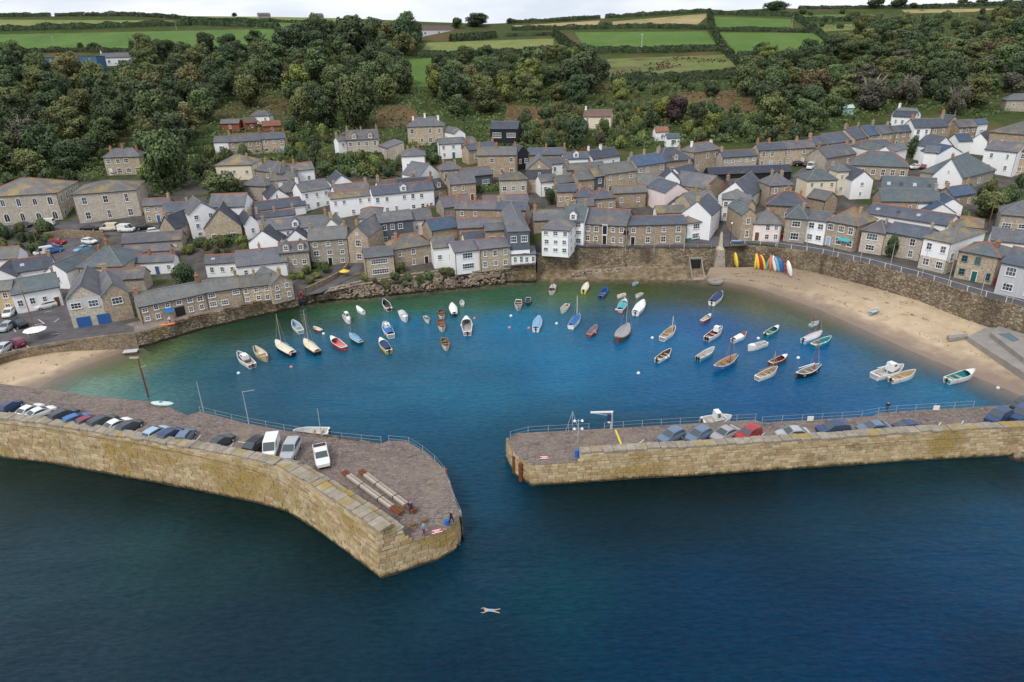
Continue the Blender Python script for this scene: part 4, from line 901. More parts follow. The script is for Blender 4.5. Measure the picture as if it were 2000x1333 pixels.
Hs('F',1299,377,1344,372,359,6.0,'pink','s_blue',None,'tall blank pinkish gable in the middle of the white cluster',d=9,c='')
Hs('F',1303,403,1347,402,388,2.8,'white','s_dark',None,'low white gable with dark slates in front of the blank pink gable',d=6)
Hs('G',1198,378,1263,375,363,4.2,'brown','s_warm',(2,1),'stone barn with brown ridge and two small white windows',rd='r',name='barn',cat='barn')
Hs('G',1283,417,1367,414,402,3.2,'white','s_lich',None,'long low roof streaked orange with lichen behind the inn wing',name='outbuilding')
Hs('G',1389,421,1408,404,398,6.2,'white','s_blue',(3,2),'white fronted house with stone gable and lichened stack in the street',d=7,rr=3.0,c='L',cm='chim_stone')
Hs('G',1350,401,1401,393,375,5.2,'tan','s_warm',None,'brown roofed house with a huge lichened twin stack',c='MR',cm='chim_stone')
Hs('H',1411,389,1467,391,371,5.6,'white','s_warm',(4,2),'white house with striped corner stones facing down the street',door='door_black',d=9)
Hs('G',1464,386,1494,364,362,5.0,'white','s_blue',(2,2),'white sided house with steep blue slates behind the striped corner house',d=8,rr=3.6)
Hs('F',1457,406,1476,402,391,5.0,'ochre','s_grey',(1,1),'narrow peach gable beside the white house with striped corners',d=5)
Hs('F',1450,420,1477,419,408,6.4,'brown','s_green',(1,2),'narrow stone gable house by the red telephone box',d=10,ws=(1.1,1.8))
Hs('H',1473,437,1527,439,412,4.2,'pink','s_warm',(3,2),'pale pink house with steep grey hip roof facing the harbour',d=8,door='door_brown',dcol=0,ws=(1.1,1.4),hipf=1.0,name='pink_house',c='R')
Hs('H',1535,426,1577,429,402,5.7,'grey','s_green',(1,2),'square grey stone house with one white bay window right of the pink house',d=9,c='R',cm='chim_stone',ws=(2.0,1.7))
Hs('H',1497,400,1580,404,375,5.0,'brown','s_blue',(3,1),'stone house with long blue slate hips behind the pink house',rd='r',c='MR')
Hs('H',1505,363,1548,361,339,6.2,'tan','s_grey',(2,2),'tall stone house with tilted dark roof in the middle of the lanes',c='LR')
Hs('G',1424,363,1463,360,351,3.0,'brick_red','s_blue',(2,1),'low red brick range beside the stone barn gable',rd='r',c='L')
Hs('H',1577,353,1636,351,331,5.6,'cream','s_green',(3,2),'cream house with pale hipped roof left of the white gable with skylights')
Hs('H',1636,335,1659,334,321,6.6,'cream','s_green',(1,2),'small cream tower attached to the cream house')
Hs('G',1577,385,1612,392,373,4.0,'brown','s_warm',None,'long plain weathered roof in front of the cream house',name='outbuilding')
Hs('G',1592,284,1618,281,268,5.0,'tan','s_blue',(2,2),'first small stone house of the climbing right terrace',c='L',name='terraced_house')
Hs('G',1618,281,1671,274,260,5.0,'tan','s_blue',(3,2),'wide stone house of the climbing right terrace with dark blue roof',c='R',name='terraced_house')
Hs('G',1671,273,1698,267,250,5.0,'tan','s_blue',(2,2),'stone house with large stack where the right terrace steps up',c='LR',name='terraced_house')
Hs('G',1698,265,1722,262,246,5.0,'tan','s_bright',(2,2),'stone house with brightest blue slates in the right terrace',name='terraced_house',c='R')
Hs('G',1722,262,1748,259,246,5.0,'tan','s_grey',(2,2),'stone house with grey slates in the right terrace',name='terraced_house',c='R')
Hs('G',1748,259,1786,256,246,5.0,'brown','s_blue',(3,2),'stone house of the right terrace next to the white fronted house',name='terraced_house',door='door_green')
Hs('G',1787,250,1820,249,233,6.2,'white','s_blue',(2,2),'white fronted house near the top end of the right terrace',c='L',ws=(1.5,1.7),name='terraced_house')
Hs('G',1820,249,1853,247,233,6.2,'brown','s_blue',(2,2),'brown stone house beside the white front of the right terrace',c='R',name='terraced_house')
Hs('F',1853,239,1873,238,227,6.2,'brown','s_blue',(1,2),'narrow gabled stone bay at the top of the right terrace',d=6,c='R')
Hs('G',1873,249,1909,247,235,5.2,'brown','s_purple',(3,2),'last brown stone house of the right terrace before the white block',name='terraced_house')
Hs('G',1909,243,1931,241,234,4.8,'white','s_bright',(1,1),'white block with bright blue roof closing the right terrace',ws=(2.6,.7))
Hs('G',1744,227,1786,229,217,4.0,'white','s_dark',(3,1),'white bungalow under the wood above the right terrace',name='bungalow')
Hs('F',1779,226,1799,223,213,4.0,'white','s_warm',None,'white gable wing of the bungalow under the wood',d=7,c='R',cm='white')
Hs('H',1934,258,2070,269,228,7.2,'brown','s_lich',(7,1),'big stone chapel with orange lichened roof at the right edge',name='chapel',cat='chapel',wk='arch',ws=(1.5,2.6),d=20)
Hs('G',1924,292,1988,298,278,6.4,'white','s_purple',(2,2),'large white house below the chapel with two small windows',d=8,ws=(.9,1.4))
Hs('G',1988,294,2040,297,281,7.0,'tan','s_grey',(2,2),'stone house cut by the right edge below the chapel')
Hs('F',1824,289,1862,286,268,5.0,'white','s_blue',None,'white gable with round window and skylights left of the bright blue roof',d=7,c='R',cm='white')
Hs('G',1806,297,1834,299,287,5.0,'white','s_grey',None,'blank white house front beside the dark shrubs')
Hs('F',1833,301,1879,298,286,5.0,'white','s_bright',None,'broad white gable with bright blue roof below the terrace',d=7)
Hs('G',1873,276,1899,275,262,4.2,'white','s_bright',None,'small house with vivid blue slates between white gables')
Hs('F',1896,274,1929,276,261,4.2,'white','s_dark',None,'white gable with dark slates left of the right edge chapel',d=8)
Hs('F',1822,343,1880,349,311,3.2,'white','s_green',(1,1),'large white barn gable with tall brick stack',d=15,c='L')
Hs('H',1885,347,1944,332,304,4.0,'grey','s_green',(1,1),'stone barn with green grey roof and one white window',ws=(1.6,1.6),name='barn',cat='barn')
Hs('H',1659,322,1776,327,297,3.6,'brown','s_green',(6,1),'low market hall with wide hip roof and bright red hip lines',rd='r',name='market_hall',cat='hall',ws=(1.2,1.8))
Hs('G',1614,309,1672,300,286,4.0,'grey','s_grey',(2,1),'grey roofed house with brick stacks below the climbing terrace',c='LR')
Hs('H',1680,288,1746,283,275,4.2,'white','s_blue',(3,1),'white house with red lined hip roof behind the market hall',rd='r')
Hs('F',1706,295,1741,293,286,4.8,'white','s_green',(2,1),'white gable with tall windows above the market hall',d=8)
Hs('G',1741,297,1773,290,283,5.2,'white','s_grey',(1,1),'white box like house right of the tall windowed gable')
Hs('F',1665,352,1706,351,335,5.2,'white','s_dark',(1,2),'white gable house with two skylights on its dark roof',d=10,ws=(.9,1.0))
Hs('G',1722,373,1829,379,347,4.2,'grey','s_green',None,'vast blue green slate roof of the old works',name='works',d=13,sky=4)
Hs('G',1722,393,1837,394,370,3.6,'brown','s_green',(3,1),'second long slate roof in front of the old works',name='works',c='R')
Hs('G',1862,384,1906,377,364,3.6,'brown','s_bright',(2,1),'stone cottage with vivid blue roof left of the big round tree',c='LR',rd='r')
Hs('G',1793,396,1838,396,384,3.6,'white','s_grey',(1,1),'small white cottage behind the long skylight terrace')
Hs('F',1838,401,1881,402,389,4.2,'white','s_bright',(1,1),'white gable with vivid blue slates and red shed beside it',d=7)
Hs('F',1810,415,1866,416,399,2.6,'white','s_bright',None,'low white gable with blue roof just behind the skylight terrace',d=6)
Hs('G',1690,416,1850,441,409,4.6,'white','s_blue',(9,1),'long white terrace with four skylights above the quay houses',sky=4,d=8,ws=(1.4,1.3),rd='r',name='terrace')
Hs('H',1850,440,1919,447,424,4.8,'white','s_lich',(4,1),'white end of the long terrace with lichened hip roof',rd='r',d=9,sw=('R',3,1))
Hs('H',1615,431,1675,442,406,5.8,'tan','s_lich',(3,2),'stone shop with turquoise awning and orange streaked hip roof',rd='r',d=9,name='shop',cat='shop',c='R',ws=(1.5,1.9),door='door_sky')
Hs('G',1577,429,1614,434,414,5.4,'white','s_grey',(2,2),'white house with big dark panes between grey house and shop',d=8,ws=(1.6,1.4))
Hs('H',1684,450,1728,457,431,5.0,'pale','s_purple',(1,2),'pale rubble cottage with wide white windows beside a climbing shrub',d=8,ws=(2.4,1.5),c='R')
Hs('G',1729,453,1805,467,441,5.2,'pale','s_blue',(2,2),'pale rubble house with white door and four tall windows',d=8,ws=(1.3,1.7),c='R')
Hs('H',1805,465,1859,476,444,6.5,'white','s_lich',(2,2),'white upper storey house with stone shop front on the quay road',d=14,sw=('R',5,1),wt=(-.5,2.9,'pale'),ws=(1.4,1.8),c='L',cm='chim_stone')
Hs('H',1875,490,1953,504,474,5.6,'tan','s_green',(3,2),'tan stone house with teal door and teal window frames',rd='r',d=8,door='door_teal',dcol=1,wk='teal',ws=(1.1,1.5),c='R')
Hs('G',1957,513,2050,531,491,6.0,'grey_r','s_blue',(2,2),'pale grey gallery building with black sculpture mark at the right edge',rd='r',d=9,name='gallery',cat='gallery',ws=(1.8,1.7))
Hs('G',1936,469,2020,477,449,4.2,'white','s_grey',(2,1),'grey roofed house behind the tan house with teal door',c='M')
Hs('H',1957,419,2050,426,394,5.2,'grey','s_grey',(3,1),'grey slate house with wide white windows at the right edge',ws=(2.0,1.3))
# scattered on the hill
Hs('G',676,274,739,271,255,6.2,'pale','s_purple',(4,2),'double gabled stone villa with blue door on the hill',c='LMR',dorm=2,door='door_blue',dcol=2,name='villa',ws=(1.2,1.7))
Hs('G',660,276,677,274,268,6.0,'white','s_purple',(1,2),'white wing on the left of the double gabled villa',c='L')
Hs('L',739,284,756,290,280,3.6,'pale','s_purple',(1,1),'lean to on the right of the double gabled villa',d=6,rr=1.5)
Hs('H',795,248,866,246,230,6.6,'tan','s_grey',(4,2),'large ochre and white villa with white stacks high on the hill',c='LMR',cm='white',name='villa',ws=(1.3,1.7))
Hs('G',866,256,888,261,250,4.6,'white','s_grey',(2,1),'white garden wing of the ochre and white villa')
Hs('G',957,252,1011,252,238,4.8,'black','s_dark',(2,1),'black modern house with large windows among trees',ws=(3.4,1.8))
Hs('G',1139,228,1193,228,215,4.6,'cream','t_brown',(3,2),'cream house with brown tiled roof alone on the slope',c='L',cm='white',d=8)
Hs('G',823,59,889,59,51,4.4,'white','t_brown',(5,1),'long white bungalow on the skyline beside the wood',name='bungalow',ws=(2.4,2.0))
Hs('G',196,113,265,111,104,4.6,'white','s_grey',(7,1),'white house with row of windows below the big green field',c='LR',cm='white',ws=(1.4,1.8))
Hs('B',85,113,187,111,0,3.4,'blue_w','s_dark',(4,1),'long blue boarded building beside the field on the far left',d=5,ws=(1.4,1.4))
Hs('G',430,242,466,241,234,2.8,'red_w','s_warm',(1,1),'garden shed with brown roof above the upper left terrace',name='shed',cat='shed')
Hs('G',478,241,502,239,231,2.8,'red_w','t_brown',(1,1),'brick red shed with white window above the upper left terrace',name='shed',cat='shed')
Hs('G',513,247,548,245,237,3.0,'red_w','t_red',(1,1),'orange timber chalet above the upper left terrace',name='chalet',cat='shed')
Hs('H',489,227,526,226,217,3.0,'white','s_grey',(2,1),'small grey roofed bungalow at the edge of the left wood')
Hs('G',1281,258,1306,257,249,3.2,'white','t_red',(1,1),'tiny white house with red roof in the garden slope',c='')
Hs('G',1303,270,1328,269,263,3.2,'white','s_green',(1,1),'white garden cabin below the tiny red roofed house',name='cabin',cat='cabin',ws=(1.6,1.6))
Hs('H',1966,196,2030,196,184,4.0,'grey','s_grey',(2,1),'slate roofed house half hidden by trees at the right edge')
Hs('G',1647,212,1669,211,206,2.6,'green_w','green_w',None,'pale green garden shed at the edge of the right wood',name='shed',cat='shed')
Hs('G',505,29,528,29,26,4.0,'grey','s_grey',None,'tiny farmhouse on the skyline, left of the other one')
Hs('G',610,31,632,31,27,4.0,'grey','s_grey',None,'tiny farmhouse on the skyline, right of the other one')
# ------------------------------------------------------------------ trees, hedges, bushes
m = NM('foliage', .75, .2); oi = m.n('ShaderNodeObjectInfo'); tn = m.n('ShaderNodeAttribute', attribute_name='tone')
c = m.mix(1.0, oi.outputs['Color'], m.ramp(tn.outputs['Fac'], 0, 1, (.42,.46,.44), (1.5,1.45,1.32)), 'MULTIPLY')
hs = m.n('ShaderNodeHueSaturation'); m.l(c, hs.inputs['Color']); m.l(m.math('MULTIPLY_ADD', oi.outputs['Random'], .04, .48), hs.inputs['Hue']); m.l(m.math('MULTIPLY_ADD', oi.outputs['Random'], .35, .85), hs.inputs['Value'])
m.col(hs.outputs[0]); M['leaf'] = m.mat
M['bark'] = plain('bark', (.12,.10,.08), .95, amt=.3, scale=4); M['palebark'] = plain('pale bark', (.34,.31,.27), .9, amt=.2, scale=4)
def leafmesh(name, pts, nrm, size, tone, seed):
    rng = np.random.default_rng(seed); n = len(pts); nrm = nrm + rng.normal(0, .45, (n, 3)); nrm /= np.linalg.norm(nrm, axis=1)[:, None]
    a = np.cross(nrm, rng.normal(0, 1, (n, 3))); a /= np.linalg.norm(a, axis=1)[:, None]; b = np.cross(nrm, a)
    s = (size * rng.uniform(.6, 1.35, n))[:, None]; q = rng.uniform(.5, .95, n)[:, None]
    V = np.stack([pts - a*s - b*s*q*.4, pts + b*s*q*-1.0 + a*s*.2, pts + a*s + b*s*q*.4, pts + b*s*q - a*s*.2], 1).reshape(-1, 3)
    me = bpy.data.meshes.new(name); me.from_pydata(V.tolist(), [], np.arange(4*n).reshape(-1, 4).tolist()); me.materials.append(M['leaf'])
    at_ = me.attributes.new('tone', 'FLOAT', 'POINT'); at_.data.foreach_set('value', np.repeat(tone, 4)); return me
def crown(seed, n=4600, nl=22, flat=1.0, lo=.3, hi=1.55, size=.058, wind=0):
    rng = np.random.default_rng(seed); P_, N_, T_ = [], [], []; cs = []
    for i in range(nl):
        t = rng.uniform(0, 1); z = lo + (hi - lo) * t; rad = math.sqrt(max(.08, 1 - (2*t - .9)**2 * .8)) ; a = rng.uniform(0, 2*pi); r = rad * rng.uniform(.25, .72)
        cs.append((r*cos(a) + wind * t, r*sin(a), z * flat, rng.uniform(.2, .42), rng.uniform(.25, .75)))
    cs.append((wind * .5, 0, (lo+hi)/2*flat, .55, .4))
    w = np.array([c_[3]**2 for c_ in cs]); w /= w.sum()
    for c_, wk in zip(cs, w):
        k = max(8, int(n * wk)); d_ = rng.normal(0, 1, (k, 3)); d_[:, 2] += .25; d_ /= np.linalg.norm(d_, axis=1)[:, None]
        rr_ = c_[3] * rng.uniform(.8, 1.08, k)[:, None] * (1 + .15*np.sin(5*d_[:, :1] + seed)); P_.append(np.array(c_[:3]) + d_ * rr_ * np.array([1, 1, .9])); N_.append(d_); T_.append(np.clip(c_[4] + .42 * d_[:, 2] - .1 + rng.normal(0, .07, k), 0, 1))  # upward leaves lighter, undersides darker: light from above painted into the tone
    return leafmesh('crown', np.concatenate(P_), np.concatenate(N_), size, np.concatenate(T_), seed)
CROWNS = [crown(i, nl=20 + i % 9, flat=[1, 1.1, .9][i % 3]) for i in range(12)]
TALL = [crown(40 + i, flat=1.45, nl=26, n=5000) for i in range(3)]
LOW = [crown(60 + i, n=1800, nl=13, flat=.62, lo=.15, hi=1.2, size=.08) for i in range(6)]
WINDY = [crown(80 + i, n=800, nl=8, flat=.55, lo=.9, hi=1.7, wind=.9, size=.11) for i in range(3)]
def trunk_mesh(seed, bare=False, mat='bark', wind=0):
    rnd = random.Random(seed); mb = MB(); mb.tube((0,0,-.15), (wind*.2, 0, .55), .075, .05, 6); nb = 5 if not bare else 9
    for i in range(nb):
        a = rnd.uniform(0, 2*pi); r = rnd.uniform(.3, .6); z = rnd.uniform(.9, 1.4); e = Vector((r*cos(a) + wind*.6, r*sin(a), z)); mb.tube((wind*.2, 0, rnd.uniform(.35, .52)), e, .03 if bare else .04, .01, 5)
        for j in range(3 if not bare else 6):
            a2 = a + rnd.uniform(-.9, .9); st = Vector((wind*.2,0,.45)).lerp(e, rnd.uniform(.4, .95)); mb.tube(st, st + Vector((.35*cos(a2), .35*sin(a2), rnd.uniform(.15, .5))), .018, .006, 4)
    return mb.mesh('trunk', [M[mat]])
TRUNKS = [trunk_mesh(i) for i in range(4)]; WTRUNK = trunk_mesh(9, wind=.9); BARE = [trunk_mesh(20 + i, True, 'palebark') for i in range(3)]
TC = dict(dark=(.068,.096,.050), mid=(.098,.130,.058), olive=(.130,.145,.060), lime=(.17,.205,.062), rust=(.145,.130,.066), purple=(.085,.06,.058), grey=(.11,.105,.08), yellow=(.28,.22,.03), maroon=(.085,.038,.036))
TREES = []
def tree(p, r, hgt, colr, label, kind='round', group=None, seed=0, name='tree'):
    rnd = random.Random(seed * 7 + int(p.x * 13 + p.y * 7)); rz = rnd.uniform(0, 6.28) if kind != 'windy' else rnd.uniform(-.3, .3)
    t = empty(name, label, 'tree', p, rz, group)
    if kind == 'bare': tr = link('trunk', rnd.choice(BARE), t); tr.scale = (r * .95, r * .95, hgt / 1.75); cr = link('crown', CROWNS[seed % 12], t); cr.scale = (r * .85, r * .85, hgt / 2.1)
    elif kind == 'windy': tr = link('trunk', WTRUNK, t); tr.scale = (r, r, hgt / 1.2); cr = link('crown', rnd.choice(WINDY), t); cr.scale = (r, r * .8, hgt / 1.0)
    else:
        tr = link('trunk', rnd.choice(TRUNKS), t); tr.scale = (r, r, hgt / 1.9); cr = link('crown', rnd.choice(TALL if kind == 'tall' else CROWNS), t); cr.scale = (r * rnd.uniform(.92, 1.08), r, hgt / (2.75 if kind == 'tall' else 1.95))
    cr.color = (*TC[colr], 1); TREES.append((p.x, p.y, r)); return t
def pxm(p): return FPX / (p - Vector((0, 0, CAMZ))).dot(_f)
def T(u, v, w, h, colr, label, kind='round'):
    p = at(u, v); k = pxm(p); tree(p, w / k / 2, h / k, colr, label, kind, None, len(TREES))
for a in [(335,372,100,128,'mid','tall leafy tree towering right of the hip roofed villa'),(700,252,92,118,'mid','largest round tree at the foot of the wood left of centre'),(592,246,58,72,'olive','tree with bare lower trunk right of the orange chalet'),
  (640,250,62,70,'dark','dark tree touching the largest round tree on its left'),(880,205,60,70,'dark','dark tree standing right of the sloping green clearing'),(1132,182,96,76,'dark','broadest dark tree beside the red streaked field'),(1040,150,70,55,'mid','leafy tree left of the broadest dark tree'),
  (1120,288,62,66,'dark','dark leafy tree just below the cream house'),(1212,200,46,46,'lime','yellow green tree under the thick field hedge'),(1318,240,58,52,'purple','purple grey bare looking tree above the pale stone terrace'),(1362,250,46,52,'dark','dark tree touching the purple grey tree'),
  (1075,401,26,38,'dark','round dark tree among the roofs above the barn'),(1932,428,78,62,'olive','big round olive tree in the yard right of the vivid blue roof'),(365,565,56,58,'dark','round dark tree behind the promenade terrace'),(445,398,95,62,'mid','spreading tree in front of the villa with pyramid roof'),
  (795,100,68,72,'dark','tall dark tree on the skyline left of the white bungalow'),(690,118,92,84,'dark','large dark skyline tree at the top of the left wood'),(582,118,80,68,'dark','dark tree where the big green field meets the wood'),(332,104,36,28,'dark','round tree standing into the big green field'),(460,108,54,28,'dark','wide low tree at the lower edge of the big green field'),
  (262,100,24,20,'dark','small tree right of the white house below the field'),(186,99,28,17,'dark','bushy tree above the blue boarded building'),(159,98,14,16,'dark','small narrow tree above the blue boarded building'),(1245,232,12,22,'yellow','slim golden yellow conifer right of the cream house'),(1295,235,50,44,'lime','lime green tree left of the purple grey tree'),
  (1262,232,28,30,'olive','small olive tree right of the golden conifer'),(375,185,66,60,'rust','russet crowned tree in the middle of the left wood'),(305,190,50,48,'rust','second russet tree left of the larger russet one'),(1390,190,36,30,'dark','small dark tree at the left foot of the bracken slope'),(1385,268,44,48,'lime','light green tree above the hip roofed tan house'),
  (1180,270,30,40,'olive','olive tree above the dark slate cottage'),(640,345,40,34,'mid','round garden shrub tree above the long white row'),(1900,200,60,55,'mid','mid green tree behind the right edge chapel'),(1780,310,26,44,'dark','dark garden tree between market hall and white houses')]: T(*a)
for a in [(60,300,90,75,'grey','pale bare tree with forked trunk on the far left slope','bare'),(1700,215,80,70,'grey','grey leafless tree above the pale green shed','bare'),(1770,205,60,60,'grey','thin grey leafless tree right of the larger leafless one','bare'),(1865,225,50,62,'grey','bare branched tree behind the top of the right terrace','bare'),(1172,285,30,34,'grey','small white barked dead tree below the cream house','bare')]: T(*a)
for a in [(1703,17,44,16,'dark','leftmost of the windswept skyline trees right of centre','windy'),(1748,16,40,15,'dark','second windswept tree on the right skyline','windy'),(1782,14,20,10,'dark','small rounded skyline tree after the windswept pair'),(1872,12,22,12,'dark','windswept tree above the straw field at far right','windy'),(1910,10,26,11,'dark','last windswept tree at the right end of the skyline','windy'),(1512,24,60,22,'dark','broad skyline thicket at the top of the hedge lane'),(932,52,60,24,'dark','clump of pines on the skyline right of the bungalow'),(893,56,26,22,'dark','dark conifer touching the right end of the white bungalow'),(996,46,18,11,'dark','lone tiny tree on the skyline in the middle'),(458,30,13,8,'dark','lone tiny tree on the left skyline')]: T(*a)
def inpoly(u, v, poly):
    c = False; j = len(poly) - 1
    for i in range(len(poly)):
        (a, b), (d, e) = poly[i], poly[j]
        if (b > v) != (e > v) and u < (d - a) * (v - b) / (e - b) + a: c = not c
        j = i
    return c
CLEAR = [[(425,210),(560,210),(560,262),(425,262)], [(735,205),(800,203),(815,250),(735,250)], [(785,112),(842,112),(850,172),(785,172)], [(380,275),(425,270),(425,300),(380,300)],[(190,98),(275,98),(275,172),(190,172)],[(75,100),(195,100),(195,168),(75,168)],[(640,245),(765,245),(765,315),(640,315)],[(785,225),(895,225),(895,285),(785,285)],[(945,232),(1020,232),(1020,290),(945,290)],[(1130,210),(1210,210),(1210,262),(1130,262)],[(1275,246),(1335,246),(1335,300),(1275,300)],[(1640,203),(1680,203),(1680,232),(1640,232)],[(195,290),(280,290),(280,360),(195,360)],[(1735,210),(1805,210),(1805,250),(1735,250)]]
LMK = [(236,330,'the hip roofed villa'),(230,116,'the white house below the big field'),(135,118,'the blue boarded building'),(530,245,'the orange chalet'),(487,278,'the upper left terrace'),(50,372,'the arched chapel'),(205,375,'the big stone hall'),(707,280,'the double gabled villa'),(830,252,'the ochre and white villa'),(985,258,'the black modern house'),(1165,232,'the cream house with brown tiles'),(855,60,'the white skyline bungalow'),(1318,220,'the purple grey tree'),(1700,258,'the climbing right terrace'),(1657,212,'the pale green shed'),(1765,226,'the bungalow under the wood'),(1985,245,'the right edge chapel'),(700,195,'the largest round tree'),(270,82,'the big green field'),(1320,132,'the red streaked field'),(1410,200,'the bracken slope'),(1265,82,'the vivid green field'),(1293,255,'the tiny red roofed house'),(375,160,'the larger russet tree'),(60,270,'the pale forked bare tree'),(1445,304,'the pale stone terrace'),(1382,295,'the tan house with white stack'),(455,315,'the villa with pyramid roof'),(335,310,'the tall leafy tree by the villa'),(1132,150,'the broadest dark tree'),(815,140,'the sloping green clearing'),(950,95,'the pale pasture'),(1520,85,'the right hand vivid fields'),(690,80,'the large dark skyline tree'),(1700,185,'the grey leafless tree'),(1900,180,'the tree behind the right chapel'),(1212,180,'the yellow green tree'),(880,175,'the dark tree by the clearing'),(820,320,'the tall white house near the wood'),(560,320,'the white house with two stacks'),(690,360,'the white gable above the long row'),(380,395,'the tall white gabled house'),(60,470,'the upper car park'),(420,480,'the clipped garden hedge'),(600,530,'the tall granite house'),(800,545,'the hipped granite house'),(1930,400,'the big round olive tree'),(1250,400,'the inn wing'),(1700,45,'the right hilltop hedge'),(1900,25,'the far right straw field'),(1120,262,'the leafy tree below the cream house'),(1560,240,'the upper right terrace'),(1830,150,'the heart of the right wood'),(480,170,'the heart of the left wood'),(180,210,'the lower left wood')]
def where(u, v, r, word, kind):
    L = min(LMK, key=lambda l: (l[0]-u)**2 + ((l[1]-v)*1.4)**2); du, dv = u - L[0], v - L[1]; a = math.degrees(math.atan2(-dv, du)) % 360
    dr = ['right of', 'up and right of', 'above', 'up and left of', 'left of', 'down and left of', 'below', 'down and right of'][int((a + 22.5) // 45) % 8]; ds = math.hypot(du, dv)
    sz = ('small ' if r < 6.2 else 'large ' if r > 7.6 else '') if kind == 'tree' else ('low ' if r < 1.7 else 'wide ' if r > 2.6 else '')
    lb = f"{sz}{word} {kind} {'close ' if ds < 35 else '' if ds < 75 else 'well '}{dr} {L[2]}"
    if lb in USED: L2 = sorted(LMK, key=lambda l: (l[0]-u)**2 + ((l[1]-v)*1.4)**2)[1]; lb = f'{sz}{word} {kind} between {L[2]} and {L2[2]}'; lb = lb if len(lb.split()) <= 16 else f'{sz}{word} {kind} on the way to {L2[2]}'
    USED.add(lb); return lb
USED = set()
def wood(poly, tries, r0, r1, hf, cols, place, group, seed, dens=.72, bush=False):
    rnd = random.Random(seed); us = [p[0] for p in poly]; vs = [p[1] for p in poly]; n = 0
    for _ in range(tries):
        u, v = rnd.uniform(min(us), max(us)), rnd.uniform(min(vs), max(vs))
        if not inpoly(u, v, poly) or any(inpoly(u, v, q) for q in CLEAR): continue
        p = at(u, v); r = rnd.uniform(r0, r1)
        if any((p.x-x)**2 + (p.y-y)**2 < (dens*(r+q))**2 for x, y, q in TREES): continue
        if any((p.x-x)**2 + (p.y-y)**2 < (r*.8+q)**2 for x, y, q in FOOT): continue
        cl = rnd.choices(list(cols), list(cols.values()))[0]; n += 1
        word = dict(dark='dark green', mid='mid green', olive='olive green', lime='light green', rust='russet', purple='purplish', grey='greyish', yellow='yellow')[cl]
        if bush:
            o = link('bush', rnd.choice(LOW), None, None, p, rnd.uniform(0, 6)); o.scale = (r, r * rnd.uniform(.8, 1.2), r * hf * rnd.uniform(.8, 1.2)); o.color = (*TC[cl], 1)
            lb = where(u, v, r, word, 'bush'); tag(o, lb, 'bush', lb); TREES.append((p.x, p.y, r))
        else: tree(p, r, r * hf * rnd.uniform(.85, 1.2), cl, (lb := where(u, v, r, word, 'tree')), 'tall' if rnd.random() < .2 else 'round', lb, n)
    return n
wood([(70,128),(275,128),(275,170),(70,168)], 1, 1.6, 2.6, 1.5, dict(mid=1), '', '', 30, 1.0, True)
CW = dict(dark=5, mid=4, olive=2.5, rust=.35, lime=.4)
wood([(0,130),(190,128),(280,112),(540,112),(570,90),(640,60),(815,70),(835,110),(790,180),(760,230),(640,235),(540,215),(420,230),(380,300),(290,340),(200,300),(130,350),(0,352)], 2600, 5.4, 8.8, 1.95, CW, '', '', 1, .86)
wood([(820,135),(1000,130),(1100,112),(1185,150),(1180,190),(1130,215),(1060,205),(985,200),(930,235),(860,225),(850,180)], 900, 4.6, 7.2, 1.8, CW, '', '', 2, .88)
wood([(1450,170),(1470,120),(1600,112),(1640,105),(1680,70),(1760,62),(1850,85),(2000,30),(2040,60),(2040,190),(1960,190),(1930,230),(1860,228),(1800,205),(1680,205),(1600,255),(1500,262),(1470,225)], 2400, 5.2, 8.6, 1.75, dict(dark=4, mid=4, olive=3, grey=.6, rust=.35, lime=.4), '', '', 3, .86)
wood([(540,230),(660,245),(650,330),(600,330),(560,300)], 300, 1.72, 3.45, 1.6, dict(mid=3, olive=3, lime=2, dark=2, yellow=.4), 'in the gardens left of the double gabled villa', 'left of the villa', 4, .95, True)
wood([(640,300),(780,300),(860,290),(860,320),(780,345),(640,350)], 420, 1.61, 2.99, 1.5, dict(mid=3, olive=3, lime=2, dark=2), 'in the gardens below the double gabled villa', 'below the villa', 5, .95, True)
wood([(980,235),(1140,215),(1280,215),(1460,220),(1600,255),(1560,275),(1400,280),(1200,290),(1010,290)], 1100, 1.84, 3.91, 1.7, dict(mid=3, olive=3, lime=1.5, dark=3, rust=.3), 'on the garden slope above the central houses', 'on the central garden slope', 6, .98, True)
wood([(280,330),(420,300),(480,300),(480,330),(400,380),(300,395)], 400, 1.84, 3.68, 1.7, dict(mid=3, olive=3, lime=1, dark=3), 'on the bank above the white houses at left', 'on the left bank', 7, .98, True)
wood([(0,345),(150,350),(150,362),(0,368)], 120, 2.07, 3.45, 1.8, dict(mid=3, dark=3), 'behind the arched chapel', 'behind the chapel', 8, .95, True)
wood([(0,450),(85,452),(100,478),(75,505),(20,510),(0,480)], 160, 1.38, 2.53, 1.6, dict(mid=3, olive=2, dark=2), 'above the small upper car park', 'by the upper car park', 9, .95, True)
wood([(340,470),(480,455),(485,500),(350,505)], 200, 1.15, 2.07, 1.5, dict(mid=3, olive=2, lime=1.5, dark=2), 'in the yard behind the long white cottage', 'in the yard', 10, .95, True)
wood([(570,505),(640,530),(600,560),(565,545)], 120, 0.80, 1.49, 1.3, dict(mid=3, olive=2, lime=2), 'in the garden beside the harbour lane', 'by the harbour lane', 11, .95, True)
wood([(700,545),(770,525),(900,528),(880,545),(760,565)], 100, 0.92, 1.72, 1.3, dict(mid=4, olive=2, lime=1), 'on the rocks below the hipped granite house', 'on the rocks', 12, .95, True)
wood([(1850,395),(1990,360),(2000,420),(1880,450)], 250, 1.72, 2.99, 1.6, dict(mid=3, olive=2, dark=3), 'in the yards right of the old works', 'in the right yards', 13, .98, True)
